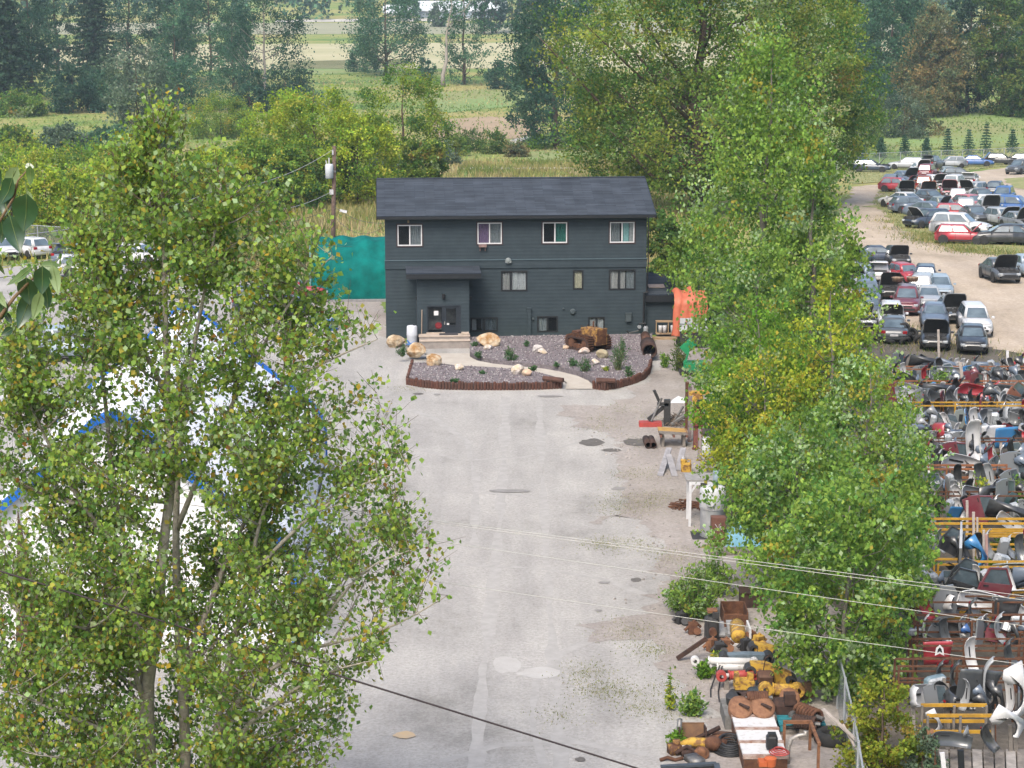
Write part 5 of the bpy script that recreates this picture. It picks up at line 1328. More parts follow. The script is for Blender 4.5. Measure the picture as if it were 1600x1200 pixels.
    if hood:
        o.rotation_euler = (0, -math.radians(hood), 0)
        lb_ = MB(); lb_.add([Vector((p.x * .97, p.y * .93, p.z - .03)) for p in vs], fs); lb_.build('hood_liner', black_pl, o, True)
        eb = MB(); eb.box((fb + Lh / 2 + .05, 0, zb - .16), (Lh * .92, W * .72, .22))
        r = random.Random(len(PROTO))
        for _ in range(9): eb.rbox((fb + r.uniform(.2, Lh - .1), r.uniform(-.5, .5), zb - .03), (r.uniform(.15, .4), r.uniform(.15, .45), r.uniform(.06, .18)), .03, rotm(r.uniform(-20, 20)))
        eb.build('engine_bay', engine_m, t)
        MB().tube([(fb + .45, .55, zb - .05), (fb + .62, .5, zb + .55)], .012, 5).build('hood_prop', black_pl, t)
    if tail:
        Lt = math.hypot(rr - rb, H - zb) + .25
        tb_ = MB(); wv = g1 * 1.12
        tb_.box((-Lt / 2, 0, 0), (Lt, wv * 2, .06)); tb_.box((-Lt * .45, 0, .035), (Lt * .5, wv * 1.6, .02), mi=1); tb_.box((-Lt * .45, 0, -.035), (Lt * .5, wv * 1.6, .02), mi=1)
        o = tb_.build('tailgate', [paint('white', (.7, .7, .71)), glass_car], t, False, (rr + .06, 0, H - .06)); o.rotation_euler = (0, math.radians(12), 0)
        MB().box((rb + .3, 0, zb + .02), (.8, W * .68, .1)).build('cargo_hold', engine_m, t)
    return t

CARC = {'white': (.72, .73, .75), 'silver': (.40, .42, .44), 'grey': (.20, .215, .23), 'dgrey': (.075, .085, .095), 'black': (.018, .02, .024), 'navy': (.025, .045, .085), 'slate': (.12, .16, .22),
        'blue': (.03, .12, .36), 'red': (.42, .025, .04), 'maroon': (.17, .025, .04), 'orange': (.38, .10, .04), 'teal': (.035, .09, .10), 'lblue': (.30, .38, .45), 'pink': (.50, .16, .18), 'sagegrey': (.25, .28, .26)}
def car(px, py, head, kind, colr, hood=0, tail=0, label='', strip=(), hoodc=None, dz=0.0, k_=1.0):
    k = (kind, hood, tail)
    if k not in PROTO: PROTO[k] = build_car(*k); o = PROTO[k]
    else:
        o = copy_tree(PROTO[k])
    b = G(px, py); head -= math.degrees(math.atan2(b.x, b.y)); o.location = b + Vector((0, 0, .05 + dz)); o.rotation_euler = (0, math.atan2(tz(b.y) - tz(b.y + 2), 2) * .0, math.radians(head - 90))
    # lean with the slope of the ground
    sl_ = (tz(b.y + 1.5) - tz(b.y - 1.5)) / 3
    yawm = Matrix.Rotation(math.radians(head - 90), 3, 'Z'); tilt = Matrix.Rotation(math.atan(sl_), 3, 'X')
    o.rotation_euler = (tilt @ yawm).to_euler()
    o.scale = (k_, k_, k_)
    m = paint(colr, CARC[colr])
    for c in o.children:
        nm = c.name.split('.')[0]
        if nm in ('body', 'wing_mirror', 'tailgate'): recolor(c, m)
        if nm == 'hood': recolor(c, paint(hoodc, CARC[hoodc]) if hoodc else m)
    for c in list(o.children):
        if c.name.split('.')[0] in strip:
            if o is PROTO[k]: continue
            for cc in list(c.children): bpy.data.objects.remove(cc)
            bpy.data.objects.remove(c)
    o['label'] = label; o['group'] = 'scrap cars of the yard'
    return o
# z6: zoomed photo coordinates -> photo pixels
z6 = lambda x, y: (1300 + x / 5.3333, 220 + y / 5.3333)
z7 = lambda x, y: (1300 + x / 5.3333, 370 + y / 5.3333)
for (zx, zy, hd, kd, co, ho, ta, lb) in [
        (325, 262, 85, 'wagon', 'navy', 55, 0, 'navy wrecked wagon with hood up, leftmost at the back fence'),
        (620, 240, -95, 'wagon', 'silver', 0, 0, 'silver wagon parked along the back fence'),
        (842, 240, 160, 'suv', 'dgrey', 0, 65, 'dark wreck with its rear hatch raised at the back fence'),
        (985, 228, -80, 'hatch', 'silver', 0, 0, 'silver hatchback between the raised hatch wreck and the blue sedan at the fence'),
        (1195, 215, 95, 'sedan', 'blue', 55, 0, 'bright blue sedan with hood up at the back fence'),
        (1410, 200, 90, 'hatch', 'black', 60, 0, 'stripped black wreck between blue and grey sedans at the fence'),
        (1540, 200, -90, 'sedan', 'grey', 0, 0, 'grey sedan at the right end of the back fence'),
        (1560, 278, -25, 'suv', 'dgrey', 0, 0, 'dark grey car nose forward on the right verge by the road bend'),
        # the island, back rows
        (795, 318, 170, 'suv', 'maroon', 0, 0, 'maroon SUV at the back of the island seen from behind'),
        (740, 285, 15, 'sedan', 'white', 55, 0, 'white hood raised behind the maroon SUV'),
        (970, 322, 10, 'sedan', 'sagegrey', 0, 0, 'sage grey sedan at the back of the island'),
        (1060, 335, 100, 'hatch', 'dgrey', 0, 0, 'dark hatchback right of the sage grey sedan'),
        (610, 362, 30, 'sedan', 'slate', 55, 0, 'slate sedan with hood up at the left back of the island'),
        (490, 395, 175, 'hatch', 'slate', 0, 0, 'slate hatchback at the left corner of the island'),
        (560, 430, 70, 'hatch', 'red', 60, 0, 'red hatchback with its hood up at the left of the island'),
        (765, 432, 178, 'suv', 'orange', 0, 0, 'rusty orange SUV seen from behind'),
        (868, 405, 20, 'hatch', 'white', 55, 0, 'white hatchback with raised hood beside the orange SUV'),
        (1030, 420, 165, 'suv', 'white', 0, 0, 'white SUV in the middle of the island'),
        (1145, 385, 175, 'hatch', 'white', 0, 70, 'white hatchback with its tailgate lifted'),
        (612, 476, 5, 'sedan', 'sagegrey', 50, 0, 'sage grey car with hood up before the red hatchback'),
        (978, 470, 0, 'sedan', 'pink', 50, 0, 'faded red sedan with pinkish hood in the middle of the island'),
        (1170, 470, -30, 'hatch', 'silver', 60, 0, 'pale hatchback with open dark engine bay'),
        (1365, 460, 172, 'hatch', 'navy', 0, 0, 'dark navy hatchback at the right back of the island'),
        (1425, 535, -8, 'suv', 'blue', 0, 0, 'blue SUV facing the camera at the right of the island'),
        (790, 480, 8, 'hatch', 'white', 60, 0, 'white hatchback with brown hood up'),
        (575, 560, -135, 'sedan', 'white', 0, 0, 'white sedan at the left edge of the island seen from behind'),
        (815, 540, 35, 'sedan', 'dgrey', 0, 0, 'dark grey sedan in the middle row right of the white sedan'),
        (1045, 555, 180, 'suv', 'white', 0, 0, 'white SUV with pale rear glass in the middle row'),
        (1250, 530, 15, 'sedan', 'dgrey', 0, 0, 'dark sedan with broad windscreen right of the white SUV'),
        (670, 605, 110, 'hatch', 'slate', 0, 0, 'slate hatchback in front of the white sedan'),
        (920, 605, 20, 'sedan', 'sagegrey', 0, 0, 'greenish grey sedan in the third row'),
        (1160, 590, 40, 'hatch', 'pink', 0, 0, 'pinkish red hatchback in the third row'),
        (820, 650, 60, 'sedan', 'slate', 65, 0, 'slate sedan with a large raised hood'),
        (1110, 640, 180, 'suv', 'silver', 0, 0, 'silver SUV from behind in the third row'),
        (1300, 630, 12, 'sedan', 'silver', 60, 0, 'silver sedan with black underside of raised hood'),
        (1395, 590, 100, 'wagon', 'white', 0, 0, 'white wagon right of the pinkish hatchback'),
        (1530, 625, 70, 'suv', 'blue', 0, 0, 'blue SUV at the right edge of the island'),
        (1040, 672, 95, 'hatch', 'red', 0, 0, 'red hatchback behind the white SUV with the front windscreen'),
        (1185, 690, 20, 'sedan', 'dgrey', 0, 0, 'dark grey sedan behind the white SUV bonnet'),
        (795, 725, -50, 'hatch', 'navy', 55, 0, 'dark navy hatchback with a white raised hood'),
        (1420, 715, 30, 'hatch', 'silver', 55, 0, 'stripped silver hatchback near the island front'),
        (1070, 790, 75, 'suv', 'white', 0, 0, 'white SUV at the island front behind the red car'),
        (1070, 860, 88, 'mini', 'red', 50, 0, 'bright red small hatchback broadside at the island front'),
        (1415, 865, -82, 'sedan', 'black', 0, 0, 'black sedan broadside at the island front'),
        (1560, 745, 25, 'sedan', 'grey', 60, 0, 'grey sedan with hood up at the right edge of the island front'),
        (1580, 870, 60, 'hatch', 'black', 60, 0, 'stripped black front end at the right edge of the island')]:
    car(*z6(zx, zy), hd, kd, co, ho, ta, lb, hoodc='white' if 'a white raised hood' in lb else ('orange' if 'brown hood' in lb else None), k_=1.07)
car(*z6(1395, 1165), 17, 'sedan', 'dgrey', 55, 0, 'dark grey sedan with hood up standing alone on the dirt')
car(*z6(1600, 1120), 200, 'sedan', 'lblue', 0, 0, 'pale blue sedan cut by the right edge beside the lone grey sedan')
for (zx, zy, hd, kd, co, ho, ta, lb) in [
        (200, 262, -15, 'sedan', 'teal', 55, 0, 'dark teal sedan with hood up under the poplar branches'),
        (395, 225, 100, 'sedan', 'navy', 0, 0, 'navy sedan at the back of the lower rows'),
        (540, 240, 10, 'hatch', 'black', 60, 0, 'black hatchback with roof up behind the red and white one'),
        (612, 385, 25, 'mini', 'red', 0, 0, 'red small hatchback with a white roof in the lower rows'),
        (395, 370, 178, 'hatch', 'white', 0, 60, 'white coupe with open tailgate in the lower rows'),
        (235, 400, -20, 'sedan', 'lblue', 45, 0, 'pale blue sedan with raised hood by the poplars'),
        (775, 420, 180, 'suv', 'navy', 0, 0, 'navy van with a tall dark rear'),
        (490, 500, 0, 'sedan', 'black', 58, 0, 'black sedan with the hood wide open'),
        (755, 500, 175, 'suv', 'silver', 0, 0, 'silver SUV roof behind the dark red one'),
        (895, 500, 5, 'hatch', 'lblue', 0, 0, 'pale blue hatchback at the right end of the second row'),
        (290, 575, 2, 'suv', 'slate', 0, 0, 'slate SUV facing the camera beside the poplars'),
        (618, 630, 0, 'suv', 'maroon', 0, 0, 'dark red SUV with two baskets on its roof'),
        (800, 590, 3, 'sedan', 'silver', 0, 0, 'silver sedan behind the grey sedan with windscreen'),
        (995, 690, 8, 'sedan', 'grey', 60, 0, 'grey sedan with open hood and bare engine'),
        (200, 745, 15, 'sedan', 'white', 50, 0, 'stripped white sedan at the left of the front rows'),
        (490, 750, 2, 'hatch', 'white', 55, 0, 'white hatchback with a black hood underside facing the camera'),
        (850, 745, 2, 'sedan', 'slate', 0, 0, 'slate sedan with a broad windscreen in the front rows'),
        (1185, 800, 8, 'suv', 'white', 0, 0, 'clean white SUV at the right end of the front rows'),
        (505, 850, 182, 'sedan', 'dgrey', 0, 0, 'dark grey sedan behind the tyre heap'),
        (860, 910, 0, 'sedan', 'black', 58, 0, 'black sedan with hood up nearest the part racks'),
        (1165, 940, 2, 'sedan', 'black', 0, 0, 'black sedan with a chrome grille in the front row'),
        (300, 680, 5, 'hatch', 'dgrey', 0, 0, 'dark hatchback between the slate SUV and the stripped white sedan')]:
    car(*z7(zx, zy), hd, kd, co, ho, ta, lb, k_=.88)
# baskets on the dark red SUV
bpos = G(*z7(618, 630))
for i, dx in enumerate((-.45, .45)):
    bk = MB().lathe([(.30, 0), (.36, .22), (.37, .24), (.33, .22), (.28, .03)], (0, 0, 0), None, 12)
    tag(bk.build('roof_basket', M('basket_rust', (.30, .22, .15), (.16, .10, .07), scale=6), None, True, (bpos.x + dx, bpos.y + .7, bpos.z + 1.76)), ['left rusty round pan on the dark red SUV roof', 'right rusty round pan on the dark red SUV roof'][i], 'pan')
# cars by the left fence
for (x, y, hd, kd, co, ho, ta, lb) in [(44, 402, -148, 'hatch', 'white', 0, 0, 'white hatchback in the weeds by the left fence'), (2, 404, 20, 'hatch', 'white', 0, 0, 'white car cut by the left edge'),
        (118, 412, 150, 'hatch', 'slate', 0, 70, 'slate hatchback with lifted tailgate behind the poplar leaves'), (158, 412, -80, 'sedan', 'navy', 0, 0, 'navy sedan right of the slate hatchback'),
        (140, 432, 95, 'wagon', 'white', 0, 0, 'white wagon behind the poplar in front of the slate hatchback'), (218, 414, 60, 'hatch', 'white', 0, 0, 'white hatchback seen through the poplar top'),
        (112, 562, 80, 'suv', 'lblue', 0, 0, 'pale blue van roof seen through the poplar, left of the tent'), (30, 640, 75, 'sedan', 'silver', 0, 0, 'silver sedan seen through the poplar beside the tent'),
        (425, 492, 90, 'suv', 'navy', 0, 0, 'dark SUV behind the poplar left of the teal shelter'), (455, 470, 85, 'sedan', 'red', 0, 0, 'red car at the left end of the teal shelter')]:
    car(x, y, hd, kd, co, ho, ta, lb)
# heap of tyres
tp = G(*z7(600, 900)); tyre_me = MB().lathe([(.19, -.09), (.30, -.1), (.335, -.05), (.335, .05), (.30, .1), (.19, .09), (.21, 0), (.19, -.09)], n=18, caps=False).build('tyre', tyre_m, None, True).data
bpy.data.objects.remove(bpy.data.objects['tyre'])
for i in range(26):
    lay = i // 9; k = i % 9
    a = k * .7 + lay; rr_ = (1.15 - lay * .42) * (.45 + .55 * ((k * 37 % 9) / 9))
    o = link('tyre', tyre_me, None, (tp.x + math.cos(a) * rr_ * 1.25 - .2, tp.y + .9 + math.sin(a) * rr_, .14 + lay * .30 + rnd.uniform(0, .12)))
    o.rotation_euler = (rnd.uniform(-.9, .9), rnd.uniform(-.9, .9), rnd.uniform(0, 6))
    tag(o, ['worn black tyre in the bottom layer of the heap', 'worn black tyre in the middle layer of the heap', 'worn black tyre on top of the heap'][lay], 'tyre', ['tyres at the bottom of the heap', 'tyres in the middle of the heap', 'tyres on top of the heap'][lay])
# ------------------------------------------------------------------ racks of body parts on the right
yel_p = M('rack_yellow', (.55, .31, .03), (.34, .19, .03), scale=3, rough=.55, lo=.3)
or_p = M('rack_orange', (.34, .13, .05), (.18, .08, .045), scale=3, rough=.7)
wood_g = M('weathered_wood', (.27, .24, .21), (.14, .125, .11), scale=5, rough=.95, bump=.4)
wood_w = M('pale_post', (.52, .46, .42), (.33, .29, .26), scale=5, rough=.9, bump=.3)
def rack(x0, x1, py, h, mat, label, heights=(1.0, .45), posts=3, deep=.6, bw=.11, postmat=None, ends=0.0):
    a, b = G(x0, py, h), G(x1, py, h); s_ = (b - a)
    t = thing('storage_rack', label, 'rack', (a.x, a.y, 0), 0, 'part racks')
    for dy in (0, deep):
        for k in heights:
            MB().beam((-ends, dy, h * k), (s_.x + ends, s_.y + dy, h * k), bw * .5, bw * .6).build('rail', mat, t)
        for i in range(posts):
            u = (i + .02) / max(1, posts - 1) * .98
            MB().box((s_.x * u, s_.y * u + dy - .07, h * .5 - .02), (.06, .05, h * 1.04)).build('post', postmat or mat, t)
    return t
for a in [(1448, 1552, 1118, 1.55, yel_p, 'yellow railed rack nearest the camera at bottom right', (1, .72), 3, .75, .13, wood_g), (1402, 1680, 1041, 1.6, rust, 'rust brown rack with three rails left of the dark hood panel', (1, .78, .58), 4, .6, .08),
          (1425, 1690, 1009, 1.6, rust, 'rust brown rack behind the red fender', (1, .78), 4, .6, .08), (1432, 1690, 971, 1.6, rust, 'rust brown rack with three rails at the silver bumper', (1, .80, .62), 4, .6, .08),
          (1428, 1690, 941, 1.6, rust, 'rust brown rack behind the red bumper', (1, .76), 3, .6, .08), (1478, 1700, 934, 1.3, yel_p, 'yellow rack behind the dark panel with round badge', (1, .5), 3, .6, .12),
          (1464, 1520, 882, 1.6, yel_p, 'short yellow rack with stacked rails left of the blue fender', (1, .72, .48), 2, .6, .11), (1520, 1700, 886, 1.5, yel_p, 'yellow rack right of the blue fender', (1, .5), 3, .6, .11),
          (1450, 1700, 818, 1.7, yel_p, 'long yellow rack with a double rail and red joints', (1, .78), 4, .6, .12), (1535, 1700, 838, 1.5, yel_p, 'yellow rack low behind the leafy weed', (1, .7), 3, .6, .1),
          (1436, 1580, 733, 1.6, or_p, 'orange rack under the white bumper covers', (1, .7), 4, .6, .13), (1430, 1700, 634, 1.6, yel_p, 'yellow rack behind the white bumper covers', (1, .5), 5, .7, .10),
          (1400, 1700, 600, 1.5, or_p, 'orange railed rack in the second row from the cars', (1, .5), 5, .7, .10), (1400, 1700, 577, 1.5, or_p, 'orange railed rack nearest the parked cars', (1, .5), 5, .7, .10), (1420, 1700, 690, 1.5, rust, 'rust brown rack behind the row of grey bumpers', (1, .6), 4, .6, .09), (1430, 1700, 775, 1.5, rust, 'rust brown rack behind the long yellow one', (1, .6), 4, .6, .09)]:
    rack(*a[:6], *a[6:])

PK = {}
def part_mesh(kind):
    """(main mesh, [(sub name, mesh, material)]) of one kind of body part, about life size, centred"""
    if kind in PK: return PK[kind]
    subs = []
    if kind == 'bumper_cover':
        prof = [(0, -.28), (.06, -.27), (.10, -.16), (.085, -.06), (.105, .02), (.08, .16), (.01, .24), (-.03, .24)]
        rings = []
        for k in range(15):
            u = -1 + 2 * k / 14; x = .86 * u; y = -.05 - .30 * abs(u) ** 3.2; c = 1 - .25 * abs(u) ** 4
            tp_ = .55 * math.copysign(abs(u) ** 3, u)
            rings.append([Vector((x + q * math.sin(tp_) * c, -(-y) * -1 * 0 + (.30 + y) + q * math.cos(tp_) * c, z * c)) for q, z in prof])
        m_ = MB().loft(rings, caps=False, closed=False); main = m_.build('x', paint('white', (.7, .7, .71)), None, True)
        sd = main.modifiers.new('thick', 'SOLIDIFY'); sd.thickness = .018
        g_ = MB()
        for z in (-.20, -.13, -.06): g_.box((0, .345, z), (.95, .03, .035))
        g_.box((0, .325, .0), (.62, .06, .05)); subs.append(('grille_slot', g_, black_pl))
    elif kind == 'rear_bumper':
        prof = [(0, -.30), (.05, -.29), (.11, -.12), (.12, .0), (.09, .05), (.085, .17), (-.02, .26)]
        rings = []
        for k in range(15):
            u = -1 + 2 * k / 14; y = -.38 * abs(u) ** 2.8; c = 1 - .2 * abs(u) ** 4; tp_ = .7 * math.copysign(abs(u) ** 3, u)
            rings.append([Vector((.85 * u + q * math.sin(tp_) * c, .28 + y + q * math.cos(tp_) * c, z * c)) for q, z in prof])
        main = MB().loft(rings, caps=False, closed=False).build('x', paint('white', (.7, .7, .71)), None, True)
        sd = main.modifiers.new('thick', 'SOLIDIFY'); sd.thickness = .018
        subs.append(('reflector', MB().box((.62, .30, -.1), (.16, .06, .05), rotm(-25)).box((-.62, .30, -.1), (.16, .06, .05), rotm(25)), red_m))
        subs.append(('step_pad', MB().box((0, .37, .055), (1.0, .05, .03)), black_pl))
    elif kind == 'car_door':
        P_ = [(-.52, -.55), (.48, -.55), (.56, -.2), (.56, .1), (-.55, .1), (-.58, -.2)]
        m_ = MB().extr([(x, 0, z) for x, z in P_], (0, .07, 0))
        fr_ = [(-.5, .1), (-.38, .52), (.18, .56), (.52, .1)]
        for a, b in zip(fr_, fr_[1:]): m_.beam((a[0], .035, a[1]), (b[0], .035, b[1]), .05, .05)
        main = m_.build('x', paint('white', (.7, .7, .71)))
        subs.append(('window', MB().extr([(x * .95, .03, z) for x, z in fr_], (0, .008, 0)), glass_car))
        subs.append(('handle', MB().box((-.38, -.015, .02), (.16, .03, .035)), black_pl)); subs.append(('door_liner', MB().extr([(x * .92, .072, z * .92) for x, z in P_], (0, .02, 0)), black_pl))
    elif kind == 'fender':
        out = [(-.62, .18), (.55, .30), (.66, .16), (.68, -.18), (.5, -.20)]
        arch = [(.18 + .36 * math.cos(a), -.24 + .36 * math.sin(a)) for a in [PI * k / 9 for k in range(10)]]
        P_ = out + arch + [(-.34, -.34), (-.55, -.30)]
        bow = lambda x, z: .10 * (1 - (z / .3) ** 2) * -1
        from mathutils.geometry import tessellate_polygon
        m_ = MB(); m_.v = [(x, bow(x, z), z) for x, z in P_]; m_.f = [t for t in tessellate_polygon([[Vector((x, z, 0)) for x, z in P_]])]; m_.mi = [0] * len(m_.f)
        main = m_.build('x', paint('white', (.7, .7, .71)), None, True); sd = main.modifiers.new('thick', 'SOLIDIFY'); sd.thickness = .04
        subs.append(('arch_lip', MB().tube([(x, bow(x, z) + .02, z) for x, z in arch], .025, 5), black_pl))
    elif kind == 'hood_panel':
        rings = []
        for k in range(8):
            u = k / 7; rings.append([Vector((y, .05 * math.cos(y * 2) - .10 * (u - .5) ** 2, .55 - 1.1 * u)) for y in [(-.66 + .12 * u) * (1 - 2 * j / 6) for j in range(7)]])
        main = MB().loft(rings, caps=False, closed=False).build('x', paint('white', (.7, .7, .71)), None, True); sd = main.modifiers.new('thick', 'SOLIDIFY'); sd.thickness = .03
        r_ = MB(); 
        for x in (-.28, .28): r_.beam((x, .055, .5), (x * .7, .03, -.5), .05, .03)
        subs.append(('crease', r_, 'same'))
    elif kind == 'lamp_unit':
        main = MB().rbox((0, 0, 0), (.55, .22, .24), .06, rotm(10)).build('x', paint('white', (.7, .7, .71)), None, False)
        subs.append(('lens', MB().rbox((0, -.09, .0), (.48, .1, .19), .04, rotm(10)), lamp_m))
    elif kind == 'mirror_panel':
        main = MB().extr([(-.3, 0, -.5), (.3, 0, -.55), (.42, 0, .1), (.2, 0, .5), (-.2, 0, .45), (-.4, 0, 0)], (0, .08, 0)).build('x', paint('white', (.7, .7, .71)))
        subs.append(('opening', MB().extr([(-.05, -.01, -.2), (.2, -.01, -.2), (.24, -.01, .2), (0, -.01, .22)], (0, .1, 0)), black_pl))
    me = main.data; bpy.data.objects.remove(main)
    sm = []
    for nm, mb_, mt in subs:
        o = mb_.build('y', mt if mt != 'same' else paint('white', (.7, .7, .71))); sm.append((nm, o.data, mt)); bpy.data.objects.remove(o)
    PK[kind] = (me, sm, {'bumper_cover': .018, 'rear_bumper': .018, 'fender': .04, 'hood_panel': .03}.get(kind))
    return PK[kind]
CARC.update({'blk2': (.03, .033, .037), 'bluegrey': (.16, .25, .30), 'bright': (.03, .22, .50), 'green': (.05, .10, .07), 'rust': (.24, .09, .05)})
def bodypart(kind, px, py, hpx, colr, rot, label, up=1.0, group='car body parts on the racks', cat=None):
    me, subs, th = part_mesh(kind)
    g = G(px, py + hpx * .5, up); s = scale_at(g); p = at(px, py, g.y + .05)
    nat = {'bumper_cover': 1.72, 'rear_bumper': 1.7, 'car_door': 1.12, 'fender': 1.3, 'hood_panel': 1.15, 'lamp_unit': .5, 'mirror_panel': 1.0}[kind]
    o = link(kind, me, None, p)
    if th: sd = o.modifiers.new('thick', 'SOLIDIFY'); sd.thickness = th
    o.rotation_euler = tuple(math.radians(a) for a in rot)
    R = o.rotation_euler.to_matrix(); zs_ = [(R @ Vector(v.co)).z * .95 - (R @ Vector(v.co)).y * -.22 for v in me.vertices]
    k = (hpx / s) / max(.25, max(zs_) - min(zs_)); k = max(.5, min(1.25, k)); o.scale = (k, k, k)
    zmin = min((R @ Vector(v.co)).z for v in me.vertices) * k
    if o.location.z + zmin < .02: o.location.z = .02 - zmin
    m = paint(colr, CARC[colr]); recolor(o, m)
    for nm, sme, mt in subs:
        c = link(nm, sme, o)
        if mt == 'same': recolor(c, m)
    return tag(o, label, cat or {'bumper_cover': 'bumper', 'rear_bumper': 'bumper', 'car_door': 'car door', 'fender': 'fender', 'hood_panel': 'car hood', 'lamp_unit': 'lamp', 'mirror_panel': 'body panel'}[kind], group)
zb_ = lambda x, y: (1350 + x / 6.316, 900 + y / 6.316)
zc_ = lambda x, y: (1350 + x / 6.316, 1010 + y / 6.316)
za_ = lambda x, y: (1350 + x / 6.316, 730 + y / 6.316)
z8_ = lambda x, y: (1350 + x / 6.316, 560 + y / 6.316)
UP, FLAT = (0, 90, 0), (0, 0, 0)
